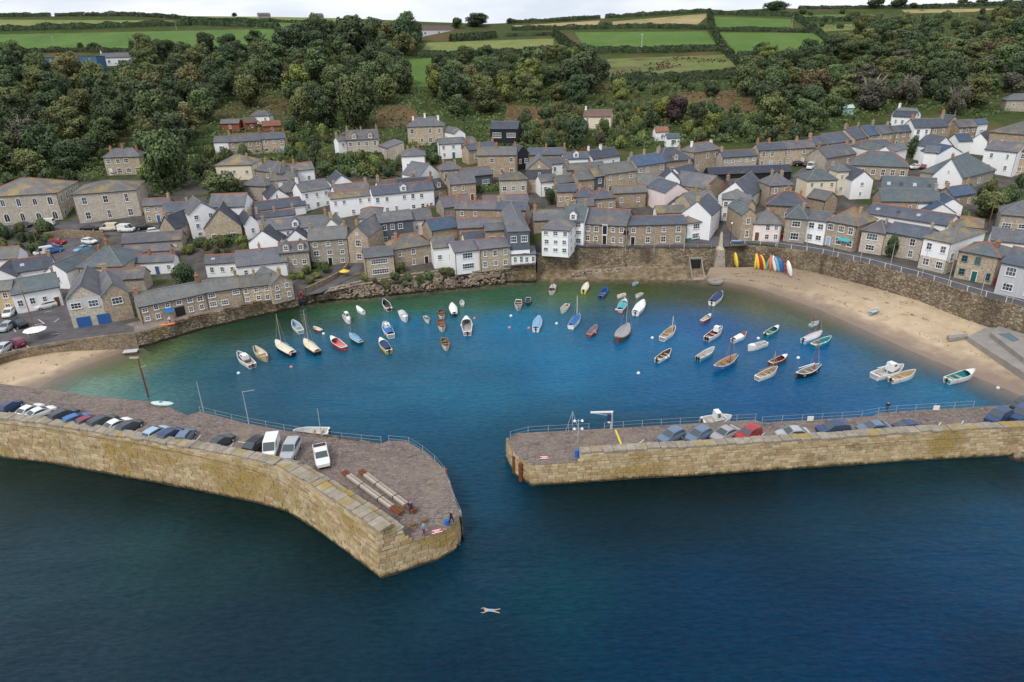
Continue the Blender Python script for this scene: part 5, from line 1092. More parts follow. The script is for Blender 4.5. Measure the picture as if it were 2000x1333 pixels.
wood([(1230,385),(1300,390),(1290,412),(1200,405)], 80, 1.03, 1.72, 1.6, dict(mid=3, dark=2), 'in the courtyard behind the inn', 'behind the inn', 14, .98, True)
wood([(830,110),(1120,112),(1190,165),(1400,165),(1480,150),(1480,180),(1320,178),(1200,215),(1000,205),(850,140)], 500, 1.61, 2.99, 1.4, dict(mid=2, dark=4, olive=2), 'in the scrub between the fields', 'in the field scrub', 15, 1.15, True)
wood([(1560,25),(1780,30),(1760,65),(1660,90),(1600,60)], 45, 2.30, 3.91, 1.3, dict(mid=2, dark=4, olive=2), 'in the scrub of the right hilltop', 'on the right hilltop', 16, 1.1, True)
wood([(1800,25),(2020,15),(2020,45),(1860,70),(1800,55)], 40, 2.53, 4.60, 1.4, dict(mid=2, dark=4, olive=2), 'in the scrub at the far right hilltop', 'on the far right hilltop', 17, 1.1, True)
def scrub(name, polys, n, hmax, size, col, seed, label):
    rng = np.random.default_rng(seed); rnd = random.Random(seed); P_, N_, T_ = [], [], []
    bb = [(min(q[0] for q in p), max(q[0] for q in p), min(q[1] for q in p), max(q[1] for q in p)) for p in polys]
    while len(P_) < n:
        y = 190 + 380 * rnd.random() ** 1.5; x = rnd.uniform(-.8, .8) * y; z = G(x, y); u, v = project((x, y, z))
        if not any(b[0] <= u <= b[1] and b[2] <= v <= b[3] and inpoly(u, v, p) for b, p in zip(bb, polys)): continue
        if any((x-a)**2 + (y-b_)**2 < (q*.8)**2 for a, b_, q in FOOT): continue
        k = mnoise.noise(Vector((x*.09, y*.09, seed))); k2 = mnoise.noise(Vector((x*.35, y*.35, seed+5)))
        h_ = hmax * max(.03, .45 + .7*k + .35*k2); P_.append((x, y, z + h_ * rnd.uniform(.75, 1))); N_.append((rnd.uniform(-.5,.5), rnd.uniform(-.7,.3), .8)); T_.append(min(1, max(0, .42 + .5*k + .25*k2 + rng.normal(0, .12))))
    o = link(name, leafmesh(name, np.array(P_), np.array(N_), size, np.array(T_), seed)); o.color = (*TC[col], 1); o['kind'] = 'stuff'; o['label'] = label; o['category'] = 'scrub'
WL_ = [(0,125),(190,128),(280,108),(540,108),(570,90),(640,55),(815,65),(835,110),(785,112),(785,175),(850,175),(842,112),(1000,125),(1100,108),(1185,115),(1190,160),(1450,150),(1480,115),(1600,110),(1650,103),(1690,62),(1850,60),(2040,20),(2040,200),(1930,235),(1780,215),(1600,262),(1560,280),(1400,285),(1200,295),(1000,300),(860,290),(790,350),(640,352),(560,330),(480,330),(300,395),(280,340),(140,360),(0,365)]
scrub('scrub', [WL_, [(1560,25),(1800,20),(2020,12),(2020,60),(1690,65),(1600,60)]], 52000, 2.6, .45, 'mid', 5, 'tangled green undergrowth across the hillside')
scrub('dock_patch', [[(1198,141),(1250,135),(1264,150),(1206,156)], [(1258,127),(1318,117),(1332,130),(1270,142)], [(1312,112),(1420,117),(1416,124),(1320,122)]], 650, .7, .5, 'maroon', 9, 'dark maroon patches of dock in the hill pasture')
HN = 0
def hedge(px, w, h, label, col='dark'):
    global HN
    HN += 1; pts = [at(u, v) for u, v in px]; L = arclen(pts); n = int(L[-1] * 95 * max(1, w/3)); rng = np.random.default_rng(HN); P_, N_, T_ = [], [], []
    for i in range(n):
        s_ = rng.uniform(0, L[-1]); p, d_, nn = onpath(pts, L, s_); a = rng.uniform(-.25, pi + .25); k = 1 + .45 * mnoise.noise(Vector((s_ * .12, HN * 3.1, 0))) + .2 * mnoise.noise(Vector((s_*.5, HN, 1)))
        if rng.random() < .4: k *= rng.uniform(.35, .95)
        off = nn * (cos(a) * w / 2 * k) + Vector((0, 0, max(-.2, sin(a)) * h * k)); q = Vector((p.x, p.y, G(p.x, p.y))) + off; P_.append(q); N_.append(nn * cos(a) + Vector((0, 0, sin(a)))); T_.append(min(1, max(0, .45 + .5 * mnoise.noise(q * .3) + rng.normal(0, .12))))
    o = link('hedge', leafmesh('hedge', np.array(P_), np.array(N_), .42, np.array(T_), HN)); o.color = (*TC[col], 1); tag(o, label, 'hedge')
for a in [([(-40,31),(99,31)],3,2.6,'short skyline hedge left of the gap in the left skyline'),([(108,30),(250,30),(360,38)],3,2.8,'skyline hedge right of the gap in the left skyline'),([(-40,62),(150,57),(370,50)],4,3.6,'hedge between the two green fields on the left'),([(365,48),(500,53),(545,58)],4,4,'thick hedge at the top of the big green field'),
  ([(355,38),(560,44),(640,46)],2.6,2,'thin hedge below the pale skyline field'),([(-40,104),(150,102),(330,104),(545,104)],3,2.5,'hedge along the bottom of the big green field'),([(1000,46),(1090,42),(1172,36)],3.2,2.6,'skyline hedge above the straw strip in the middle'),([(1182,35),(1290,28),(1388,24)],3.2,2.6,'skyline hedge above the straw field'),
  ([(985,72),(1085,69)],2.6,2,'short clipped hedge at the top of the pale pasture'),([(1000,60),(1100,58),(1250,55),(1392,58)],3.4,3,'hedge along the top of the vivid green field'),([(1150,104),(1280,103),(1410,99)],4,3.6,'hedge along the bottom of the vivid green field'),([(1385,26),(1392,58),(1412,98),(1462,145)],4,3.4,'hedge lane running down between the vivid green fields'),
  ([(1398,61),(1500,62),(1580,64)],3,2.4,'hedge between the two right hand vivid fields'),([(1388,28),(1480,31),(1560,34)],3.4,3,'hedge along the top of the right hand fields'),([(1552,34),(1590,62),(1648,102)],4.5,3.4,'hedge lane down the right side of the right hand fields'),([(1440,114),(1560,112),(1650,104)],4,3,'hedge along the bottom of the right hand fields'),
  ([(1195,166),(1320,160),(1450,150)],6,4.5,'thick dark hedge below the red streaked field'),([(815,112),(950,108),(1085,102)],4,3.4,'hedge along the bottom of the pale pasture'),([(880,82),(930,78),(968,74)],5,4.5,'thick hedge right of the white skyline bungalow'),([(1560,18),(1680,17),(1800,16)],3,2.4,'dark skyline hedge on the right'),([(1800,17),(1900,13),(2030,8)],3.4,3,'skyline hedge running to the right edge'),
  ([(1570,42),(1680,40),(1790,44)],3,2.6,'field hedge on the right hilltop'),([(1085,70),(1100,85),(1130,105)],4.5,4,'scrubby hedge between pale pasture and vivid field')]: hedge(*a)
hedge([(402,478),(440,475),(472,470)], 2.2, 2.0, 'clipped garden hedge below the large brown gable house', 'mid'); hedge([(915,378),(955,372),(985,370)], 2.4, 1.8, 'garden hedge left of the ochre square house', 'mid'); hedge([(690,308),(760,310)], 2.4, 1.8, 'hedge in front of the double gabled villa', 'mid'); hedge([(603,520),(638,524)], 1.8, 1.6, 'round hedge in front of the tall granite house', 'mid')
T(1738,505,26,52,'dark','tall climbing shrub between the two pale rubble houses')
# ------------------------------------------------------------------ boats
PM = {}
CN = dict(mint=(.50,.66,.63), white=(.80,.80,.77), cream=(.72,.65,.50), navy=(.02,.045,.13), black=(.015,.016,.018), blue=(.03,.15,.40), sky=(.20,.38,.55), teal=(.03,.30,.32), turq=(.06,.42,.48), red=(.38,.03,.03), maroon=(.22,.03,.06), wood=(.30,.17,.085), tan=(.48,.36,.22), grey=(.34,.34,.35), lgrey=(.55,.55,.56), green=(.02,.24,.18), dgreen=(.02,.07,.055), yellow=(.75,.55,.06), brown=(.13,.075,.05), orange=(.72,.18,.05), silver=(.40,.42,.44), gunm=(.06,.065,.075), lblue=(.34,.48,.60), pink=(.70,.22,.22), steelb=(.13,.19,.27), dblue=(.03,.06,.14))
def PMt(c, rough=.45):
    k = (c, rough)
    if k not in PM:
        m_ = NM(c + ' paint', rough, .45); f_ = m_.noise(m_.obj(), 3, 5, .6); cc_ = CN[c]; m_.col(m_.mix(m_.ramp(f_, .5, .75), cc_, tuple(x * .78 for x in cc_))); PM[k] = m_.mat
    return PM[k]
def hull_meshes(kind):
    st = []; n = 14
    for i in range(n + 1):
        t = i / n; x = -.5 + t
        if kind == 'double': b = .5 * math.sin(pi * (.04 + .92 * t)) ** .75
        else: b = .5 * (.74 + .26 * sin(pi * min(1, t * 1.5) / 2)) if t < .55 else .5 * max(.02, cos((t - .55) / .45 * pi / 2)) ** .72
        zs = .115 + .07 * max(0, (t - .4) / .6) ** 1.7 + (.05 * (1 - t / .2) ** 1.5 if kind == 'double' and t < .2 else 0); st.append((x, b, zs, -.07 + .09 * max(0, (t - .8) / .2) ** 2))
    def shell(off, zfl=None):
        vs = []; fs = []; m_ = 9
        for x, b, zs, zk in st:
            bb = max(.006, b - off)
            prof = [(-bb, zs), (-bb*.97, zs*.5), (-bb*.84, .0), (-bb*.5, zk*.7), (0, zk)] if zfl is None else [(-bb, zs), (-bb*.95, zs*.6), (-bb*.88, max(zfl, .02)), (-bb*.5, zfl), (0, zfl)]
            prof = prof + [(-y, z) for y, z in reversed(prof[:-1])]; vs += [(x + (.03 * (z / .18) if x > .4 else 0), y, z) for y, z in prof]
        for i in range(n): fs += [(i*m_+j, (i+1)*m_+j, (i+1)*m_+j+1, i*m_+j+1) for j in range(m_-1)]
        fs.append(tuple(range(m_))); return vs, fs, m_
    vs, fs, m_ = shell(0); mb = MB(); mb.add(vs, fs); hull = mb.mesh('hull', smooth=False); hull.materials.append(None)
    vs2, fs2, _ = shell(.035, .012); mb = MB(); mb.add(vs2, fs2); inner = mb.mesh('interior', fix=False); inner.materials.append(None)
    rim = MB(); R = []
    for i in range(n + 1): R.append((Vector(vs[i*m_]), Vector(vs2[i*m_])))
    R2 = [(Vector(vs[i*m_+m_-1]), Vector(vs2[i*m_+m_-1])) for i in range(n + 1)]
    for Q in (R, R2):
        for a, b in zip(Q, Q[1:]):
            up = Vector((0, 0, .012)); o1, o2 = a[0] + (a[0]-a[1]) * .25, b[0] + (b[0]-b[1]) * .25
            rim.add([o1, o2, o2+up, o1+up, a[1]+up, b[1]+up, a[1], b[1]], [(0,1,2,3), (3,2,5,4), (4,5,7,6)])
    a, b = R[0][0], R2[0][0]; rim.box(a.x - .012, a.x + .03, -abs(a.y), abs(a.y), a.z - .005, a.z + .013)
    gun = rim.mesh('gunwale'); gun.materials.append(None)
    cv = []; cf = []
    for i, (x, b, zs, zk) in enumerate(st):
        for j in range(7): y = -1 + j / 3; cv.append((x, y * b * .96, zs + .014 + .05 * (1 - y*y) * min(1, b * 3)))
    for i in range(n): cf += [(i*7+j, (i+1)*7+j, (i+1)*7+j+1, i*7+j+1) for j in range(6)]
    def cover(i0, i1):
        mb = MB(); mb.add([cv[k] for k in range(i0*7, (i1+1)*7)], [tuple(q - 0 for q in f_) for f_ in [(i*7+j, (i+1)*7+j, (i+1)*7+j+1, i*7+j+1) for i in range(i1-i0) for j in range(6)]]); me_ = mb.mesh('cover', smooth=True); me_.materials.append(None); return me_
    return dict(hull=hull, interior=inner, gunwale=gun, cover=cover(0, n), tarp=cover(1, 9), foredeck=cover(10, n), st=st)
HULL = dict(tr=hull_meshes('tr'), double=hull_meshes('double'))
mb = MB(); mb.box(-.028, .028, -.5, .5, .06, .085); THW = mb.mesh('thwart'); THW.materials.append(None)
mb = MB(); mb.lathe([(.02,.30),(.16,.32),(.19,.45),(.17,.66),(.08,.74)], 8, (-.12, 0, 0)); mb.box(-.2, -.05, -.05, .05, -.25, .35); mb.box(-.08, .12, -.06, .06, .3, .42); OUTB = mb.mesh('outboard', [M['black_m']])
mb = MB(); mb.lathe([(.02,-.2),(.13,-.14),(.2,0),(.13,.14),(.02,.2)], 10); BUOY = mb.mesh('buoy', smooth=True); BUOY.materials.append(None)
NB = [0]
def boat(bow, stern, label, hull='white', rim='white', inner='lgrey', cover=None, tarp=None, cab=None, ob=0, mast=None, thw=2, kind='tr', fend=None, name='boat', cat='boat', fd=None, z=0.0, beam=None, roll=0.0, boomc='tan', group='boats in the harbour'):
    A, B = plane(*bow, z + .15), plane(*stern, z + .15); d = A - B; L = min(9.5, max(2.2, d.length * .93)); c_ = (A + B) / 2; rz = math.atan2(d.y, d.x)
    bm_ = beam or min(.44 * L, max(1.05, .315 * L)); sz = L ** .6 * 2.35 if L > 3 else L * 1.5; NB[0] += 1
    t = empty(name, label, cat, (c_.x, c_.y, z), rz, group); t.rotation_euler = (roll, 0, rz); S = (L, bm_, sz); Hm = HULL[kind]
    def P_(nm, me, col, loc=(0,0,0), sc=S, rough=.4):
        o = paint(link(nm, me, t, None, loc), PMt(col, rough)); o.scale = sc; return o
    P_('hull', Hm['hull'], hull); P_('gunwale', Hm['gunwale'], rim)
    if cover: P_('cover', Hm['cover'], cover, rough=.7)
    else:
        P_('interior', Hm['interior'], inner, rough=.7)
        for i in range(thw): P_('thwart', THW, 'wood' if rim != 'white' else 'tan', ((-.28 + .26 * i) * L, 0, 0), (L, bm_ * .86, sz))
        if fd: P_('foredeck', Hm['foredeck'], fd)
        if tarp: P_('tarpaulin', Hm['tarp'], tarp, rough=.7)
    if cab:
        cb = MB(); x0, x1, w, hh = cab.get('x0', -.02) * L, cab.get('x1', .28) * L, bm_ * .62, cab.get('h', 1.3); zb = .12 * sz
        pts = [(x0, zb), (x0 + .05, zb + hh), (x1 - .35 * hh, zb + hh * 1.02), (x1, zb + hh * .45), (x1 + .18 * L, zb + .05)]
        k = len(pts); vs = []
        for s_ in (-1, 1): vs += [(x, s_ * w/2 * (1 - .18 * (z_ - zb) / hh) * (.55 if i == k-1 else 1), z_) for i, (x, z_) in enumerate(pts)]
        cb.add(vs, [tuple(range(k)), tuple(range(2*k-1, k-1, -1))] + [(i, k+i, k+(i+1)%k, (i+1)%k) for i in range(k)]); me_ = cb.mesh('cabin'); me_.materials.append(None); co = paint(link('cabin', me_, t), PMt('white'))
        zw = zb + hh * .72
        for s_ in (-1, 1):
            gb = MB(); y = s_ * (w/2 * .885 + .012); gb.add([(x0 + .2*L*.3, y, zw - .3*hh), (x1 - .45*hh, y, zw - .3*hh), (x1 - .45*hh, y * .96, zw + .18*hh), (x0 + .2*L*.3, y * .96, zw + .18*hh)], [(0,1,2,3)]); link('cabin_window', gb.mesh('cabin_window', [M['glass']]), co)
        gb = MB(); xa, xb = x1 - .30 * hh, x1 - .06 * hh; gb.add([(xb + .04, -w*.38, zb + .52*hh), (xb + .04, w*.38, zb + .52*hh), (xa + .02, w*.36, zb + .95*hh), (xa + .02, -w*.36, zb + .95*hh)], [(0,1,2,3)]); link('windscreen', gb.mesh('windscreen', [M['glass']]), co)
    for i in range(ob): o = link('outboard', OUTB, t, None, (-.5 * L - .02, (i - (ob-1)/2) * .45, .03 * sz))
    if mast:
        mh, mx_, mc = mast; mb = MB(); mb.tube((mx_*L, 0, 0), (mx_*L + .02*mh, 0, mh), .07, .045, 6); me_ = mb.mesh('mast'); me_.materials.append(None); paint(link('mast', me_, t), PMt(mc))
        mb = MB(); mb.tube((mx_*L, 0, .26*sz), (-.45*L, 0, .25*sz + .2), .09, .06, 6); me_ = mb.mesh('boom'); me_.materials.append(None); paint(link('boom', me_, t), PMt(boomc))
        for q in ((.5*L, 0, .19*sz), (mx_*L, bm_*.46, .13*sz), (mx_*L, -bm_*.46, .13*sz)):
            mb = MB(); mb.tube(q, (mx_*L + .02*mh, 0, mh*.97), .014, n=3, cap=False); link('stay', mb.mesh('stay', [M['steel']]), t)
    for q in (fend or []): P_('fender', BUOY, q[2], (q[0]*L, q[1]*bm_, .08*sz), (1, 1, 1.2))
    return t
CAB = dict(x0=-.02, x1=.25, h=1.2)
def BT(bu, bv, su, sv, label, **k): boat((bu, bv), (su, sv), label, **k)
BT(466,697,495,719,'white cuddy boat with red fender at its stern, lowest left of the moored boats',cab=dict(x0=-.1,x1=.2,h=.8),ob=1,fend=[(-.5,.3,'red')],inner='grey')
BT(498,686,523,707,'tan open wooden boat just right of the white cuddy boat',hull='tan',rim='tan',inner='cream',kind='double',thw=2)
BT(540,675,573,697,'white decked yacht with black hull and tall mast, left of the two masted yachts',hull='black',rim='white',cover='cream',mast=(7.2,.15,'tan'),fend=[(-.52,.2,'pink')],boomc='navy',ob=1)
BT(595,672,622,694,'cream decked black yacht with tall mast, right of the other left yacht',hull='black',rim='tan',cover='cream',mast=(7.6,.15,'tan'))
BT(573,634,589,652,'white rowing boat with yellow seats near the left quay',inner='lblue',thw=2)
BT(613,642,628,648,'tiny red and white tender near the left quay',hull='red',inner='cream',thw=1)
BT(684,633,673,619,'small white cabin cruiser facing the camera',cab=dict(x0=-.2,x1=.2,h=1.2),fend=[(.45,0,'red')])
BT(697,604,711,614,'white upturned looking tender close to the rocks',cover='white')
BT(647,666,674,685,'red hulled boat with white rim and red floor',hull='red',inner='pink',thw=1,fd='white')
BT(684,659,706,674,'white and green boat under a blue cover with thin masts',hull='dgreen',cover='sky',mast=(4.5,.2,'maroon'),boomc='sky')
BT(750,592,761,608,'white boat with pink fenders and dark cockpit below the shrubs',inner='gunm',fend=[(-.4,.5,'pink'),(-.4,-.5,'pink')],ob=1,thw=1)
BT(794,630,783,612,'small white boat with dark slot cockpit',fd='white',tarp='lgrey',hull='white')
BT(838,632,830,621,'small cream boat with white fender on its stern',hull='cream',thw=2,inner='brown',fend=[(-.5,.2,'white')])
BT(864,626,862,609,'brown wooden rowing boat, upper of the wooden pair',hull='cream',rim='brown',inner='brown',thw=3)
BT(883,600,888,619,'white covered boat with dark green hull below the shrubs',hull='dgreen',cover='white',ob=1)
BT(902,590,903,598,'tiny round white tender near the white cottage',inner='lgrey',thw=1)
BT(865,649,860,629,'brown wooden rowing boat, lower of the wooden pair',hull='cream',rim='maroon',inner='wood',thw=3)
BT(911,628,913,656,'larger white motor boat with grey cockpit in the middle',inner='grey',ob=1,fd='white',thw=1,fend=[(.1,.5,'white'),(.1,-.5,'white')])
BT(873,686,867,665,'wooden rowing boat with three seats nearest the harbour centre',hull='cream',rim='wood',inner='brown',thw=3,fend=[(0,.5,'pink')])
BT(751,638,765,661,'white cabin boat with blue canopy and aerial',cab=dict(x0=-.05,x1=.22,h=1.0),tarp='blue',mast=(2.6,.0,'lgrey'),boomc='blue',fend=[(-.3,.5,'pink')])
BT(743,669,761,691,'white and yellow boat under a navy tarpaulin',hull='yellow',fd='white',tarp='navy',ob=1)
BT(1012,608,1013,590,'grey white rowing boat beside the small dark tender',inner='brown',thw=3,hull='lgrey')
BT(1031,599,1032,585,'small dark teal tender beside the grey white rowing boat',hull='dgreen',rim='lgrey',inner='navy',thw=1)
BT(1076,577,1082,561,'white sailing boat with orange mast close to the far beach',mast=(3.8,.1,'orange'),boomc='maroon',tarp='lgrey',rim='maroon')
BT(1147,559,1139,574,'cream covered boat with yellow stern near the far beach',hull='yellow',cover='cream',ob=1)
BT(1184,568,1172,584,'bright blue open boat with red seats near the far beach',hull='blue',rim='blue',inner='blue',thw=2,ob=1)
BT(1205,582,1221,576,'small white tender with red seat near the far beach',thw=1,inner='cream')
BT(1235,558,1245,553,'pale blue tender nearest the far beach',hull='lblue',inner='sky',thw=1)
BT(1241,582,1254,575,'small oval white tender right of the red seated tender',inner='lgrey',thw=2)
BT(1257,595,1240,617,'large white covered boat right of the red hulled covered boat',cover='white',ob=1,hull='white')
BT(1221,592,1210,612,'red hulled boat with turquoise cover and white mast',hull='red',tarp='turq',fd='white',mast=(2.6,.45,'white'),fend=[(-.4,.5,'white')])
BT(1096,613,1109,598,'white boat with blue topped engine',inner='cream',thw=2,ob=1,fend=[(-.48,0,'navy')])
BT(1131,622,1114,643,'white yacht with bright blue cover and thin white mast',cover='blue',mast=(5.5,.25,'white'),boomc='blue')
BT(1053,626,1046,649,'white boat under a blue grey cover in mid harbour',cover='sky',ob=1,fd='white')
BT(1165,642,1150,659,'maroon open boat with pink fender',hull='maroon',rim='pink',inner='grey',fend=[(-.1,-.55,'pink')],thw=2)
BT(1227,643,1204,671,'large old wooden lugger with stout mast and grey deck',hull='brown',rim='wood',cover='grey',mast=(6.6,.32,'tan'),kind='double',boomc='wood',beam=2.6)
BT(1409,578,1389,597,'white boat under a navy cover, topmost near the right beach',cover='navy',ob=1)
BT(1388,620,1370,631,'little red hulled boat with white top',hull='red',fd='white',thw=1,inner='cream')
BT(1318,646,1292,666,'white day sailer with wooden floor and thin white mast',inner='tan',mast=(3.6,.3,'white'),thw=2)
BT(1409,647,1379,666,'white motor boat with two black engines and cuddy',cab=dict(x0=.1,x1=.32,h=1.0),ob=2,inner='maroon')
BT(1457,656,1430,669,'white and red boat behind the blue hulled sailing boat',tarp='white',fd='red',hull='white',ob=1)
BT(1520,644,1494,658,'green hulled open boat near the right beach',hull='teal',inner='green',thw=2,ob=1,fd='white')
BT(1459,685,1497,673,'white open boat with teal console and black engine',inner='lgrey',ob=1,thw=1,fend=[(0,.1,'teal')],fd='white')
BT(1310,690,1282,708,'white open boat with dark ribs and two fenders',inner='brown',thw=3,ob=1,fend=[(-.1,-.5,'white'),(.1,-.5,'white')])
BT(1394,687,1362,705,'blue hulled white boat with blue covered engines',hull='sky',inner='lgrey',ob=2,thw=2,fend=[(-.46,.3,'sky')])
BT(1439,704,1393,726,'long blue hulled wooden sailing boat with red mast and boom',hull='blue',rim='lgrey',inner='tan',mast=(5.2,.2,'red'),boomc='maroon',thw=3,kind='double')
BT(1537,701,1503,714,'dark wooden boat with white foredeck and pointed bow',hull='brown',rim='cream',fd='white',inner='maroon',thw=1)
BT(1517,726,1477,743,'white wooden boat with tan interior below the dark wooden one',inner='tan',thw=3,mast=(4.2,.3,'tan'),boomc='wood')
BT(1598,632,1582,638,'small pale green boat with red mast near the right beach',hull='lgrey',inner='lblue',mast=(3.0,-.2,'red'),thw=1)
BT(1604,656,1567,671,'pale blue covered boat rafted to the teal boat',hull='lblue',cover='lgrey',mast=(4.6,.3,'maroon'),boomc='maroon',ob=1)
BT(1622,666,1586,679,'teal open boat crowded with orange buoys',hull='teal',inner='teal',thw=1,fend=[(-.3,.2,'orange'),(-.25,-.4,'orange'),(.0,.4,'orange'),(.1,-.3,'white')])
BT(1601,722,1553,739,'black hulled white decked sailing boat with red mast, lowest of the right group',hull='black',rim='white',inner='grey',thw=3,mast=(6.0,.25,'red'),boomc='white',kind='double')
BT(1762,724,1705,740,'white fishing boat with wheelhouse and red roof hatch',cab=dict(x0=.0,x1=.24,h=1.35),inner='lgrey',thw=1,fend=[(.12,0,'red')],mast=(2.6,-.05,'white'),boomc='white',beam=2.4)
BT(1786,733,1738,747,'white rowing boat lying against the white fishing boat',inner='tan',thw=2,ob=1)
BT(1901,733,1847,748,'white boat with green floor, rightmost on the water',inner='teal',thw=2,ob=1,fd='white')
BT(1716,606,1699,612,'pale blue dinghy pulled up on the right beach',hull='sky',inner='lgrey',thw=1,z=.95,roll=.12,group='boats ashore')
BT(1428,822,1370,827,'white cruiser moored behind the right pier wall, top just visible',cab=dict(x0=-.1,x1=.2,h=1.3),ob=1,beam=2.4,group='boats behind the piers')
BT(574,852,645,848,'pinkish white boat moored behind the left pier with bare pole',hull='pink',inner='lgrey',thw=2,ob=1,fend=[(-.2,.4,'red'),(0,.4,'orange')],z=1.6,beam=2.4,group='boats behind the piers')
BT(22,704,-6,712,'red and black inflatable boat on the sand at the left edge',hull='red',rim='black',inner='black',thw=1,ob=1,z=1.1,group='boats ashore')
# mooring buoys
for i, (u, v, c_, lab) in enumerate([(466,730,'white','white mooring buoy below the white cuddy boat'),(569,718,'pink','pink mooring buoy below the left yachts'),(632,653,'white','white mooring buoy right of the tiny red tender'),(927,623,'pink','pink mooring buoy above the larger white motor boat'),(995,641,'pink','pink mooring buoy left of the blue grey covered boat'),(1033,642,'pink','pink mooring buoy touching the blue grey covered boat'),(998,618,'white','white mooring buoy left of the grey white rowing boat'),(1087,633,'white','white mooring buoy left of the blue covered yacht'),(1274,661,'white','white mooring buoy left of the white day sailer'),(1247,730,'white','lone white mooring buoy in open water, right of centre'),(1481,662,'white','white mooring buoy below the green hulled boat'),(1559,700,'white','white mooring buoy above the black hulled sailing boat'),(1949,759,'cream','cream mooring buoy close to the right beach end')]):
    p = plane(u, v); o = paint(link('mooring_buoy', BUOY, None, None, (p.x, p.y, .05)), PMt(c_)); o.scale = (1.6, 1.6, 1.6); tag(o, lab, 'buoy', 'mooring buoys')
# ------------------------------------------------------------------ cars
def loft(secs, name, mats, smooth=False):
    mb = MB(); n = len(secs[0]); vs = [p for s_ in secs for p in s_]; fs = [(i*n+j, (i+1)*n+j, (i+1)*n+(j+1)%n, i*n+(j+1)%n) for i in range(len(secs)-1) for j in range(n)] + [tuple(range(n-1,-1,-1)), tuple(range((len(secs)-1)*n, len(secs)*n))]
    mb.add(vs, fs); me_ = mb.mesh(name, mats, smooth); 
    if not mats: me_.materials.append(None)
    return me_
def car_kit(kind):
    # profile along x : (x, lower z, waist z, half width), cabin : (x, z)
    if kind == 'van': body = [(-2.2,.45,1.0,.78),(-2.15,.28,1.15,.9),(-1,.25,1.12,.93),(1.0,.25,1.1,.93),(1.75,.26,1.0,.9),(2.2,.35,.85,.78)]; cab = [(-2.15,1.1),(-2.1,1.95),(-1.6,2.02),(.75,2.0),(1.75,1.02)]; tw = .86
    elif kind == 'pickup': body = [(-2.55,.5,.95,.8),(-2.5,.35,1.0,.9),(-1,.32,1.0,.92),(.9,.32,1.02,.92),(1.9,.34,1.0,.9),(2.45,.45,.85,.8)]; cab = [(-.75,1.0),(-.65,1.6),(-.2,1.7),(.55,1.66),(1.25,1.02)]; tw = .76
    elif kind == 'saloon': body = [(-2.2,.45,.82,.72),(-2.1,.28,.92,.86),(-1,.22,.95,.9),(.8,.22,.93,.9),(1.7,.26,.82,.86),(2.2,.38,.66,.7)]; cab = [(-1.75,.92),(-.9,1.36),(-.4,1.43),(.25,1.41),(1.15,.92)]; tw = .68
    elif kind == 'suv': body = [(-2.1,.5,.95,.76),(-2.05,.32,1.05,.9),(-1,.28,1.08,.93),(.8,.28,1.06,.93),(1.6,.3,.98,.9),(2.1,.42,.8,.76)]; cab = [(-2.05,1.05),(-1.85,1.58),(-1.2,1.68),(.2,1.66),(1.1,1.04)]; tw = .74
    else: body = [(-1.95,.45,.9,.72),(-1.9,.28,.98,.84),(-1,.22,1.0,.88),(.8,.22,.96,.88),(1.5,.26,.86,.84),(1.95,.38,.7,.7)]; cab = [(-1.9,.98),(-1.6,1.42),(-1.0,1.5),(.15,1.47),(1.05,.95)]; tw = .68
    secs = [[(x, -w*.92, zl_), (x, w*.92, zl_), (x, w, (zl_+zw)/2), (x, w*.93, zw), (x, -w*.93, zw), (x, -w, (zl_+zw)/2)] for x, zl_, zw, w in body]
    K = dict(body=loft(secs, 'body', []), cab=cab)
    k = len(cab); ww = max(b[3] for b in body) * .9; zb_ = cab[0][1]; zt_ = max(z for _, z in cab); hw = [ww + (tw - ww) * (z - zb_) / (zt_ - zb_) for _, z in cab]
    mb = MB(); vs = [(x, -h_, z) for (x, z), h_ in zip(cab, hw)] + [(x, h_, z) for (x, z), h_ in zip(cab, hw)]
    mb.add(vs, [tuple(range(k)), tuple(range(2*k-1, k-1, -1))] + [(i, k+i, k+(i+1)%k, (i+1)%k) for i in range(k)]); me_ = mb.mesh('roof'); me_.materials.append(None); K['roof'] = me_
    def quad(i, j, t0, t1, e=.012):
        a, b = Vector((cab[i][0], 0, cab[i][1])), Vector((cab[j][0], 0, cab[j][1])); n_ = Vector((b.z - a.z, 0, a.x - b.x)).normalized()
        if n_.z < 0: n_ = -n_
        p0, p1 = a.lerp(b, t0) + n_ * e, a.lerp(b, t1) + n_ * e; h0, h1 = hw[i] + (hw[j] - hw[i]) * t0 - .07, hw[i] + (hw[j] - hw[i]) * t1 - .07
        m2 = MB(); m2.add([(p0.x, -h0, p0.z), (p0.x, h0, p0.z), (p1.x, h1, p1.z), (p1.x, -h1, p1.z)], [(0,1,2,3)]); return m2
    K['windscreen'] = quad(4, 3, .06, .94).mesh('windscreen', [M['carglass']]); K['rear'] = quad(0, 1, .3 if kind == 'van' else .12, .9).mesh('rear_window', [M['carglass']])
    for s_, nm in ((-1, 'sl'), (1, 'sr')):
        m2 = MB(); z0 = zb_ + .08; z1 = zt_ - .12
        def Y(z): return s_ * (ww + (tw - ww) * (z - zb_) / (zt_ - zb_) + .012)
        x0, x1, x2, x3 = cab[0][0] + (cab[1][0]-cab[0][0])*.2 + .12, cab[4][0] - .2, cab[3][0] - .02, cab[1][0] + .15
        if kind == 'van': x0 = x3 = .2
        m2.add([(x0, Y(z0), z0), (x1, Y(z0), z0), (x2, Y(z1), z1), (x3, Y(z1), z1)], [(0,1,2,3)]); K[nm] = m2.mesh('side_window', [M['carglass']])
    K['ax'] = (body[0][0] * .62, body[-1][0] * .63, max(b[3] for b in body)); K['fx'] = body[-1][0]; K['rx'] = body[0][0]; K['hz'] = body[-1][2]
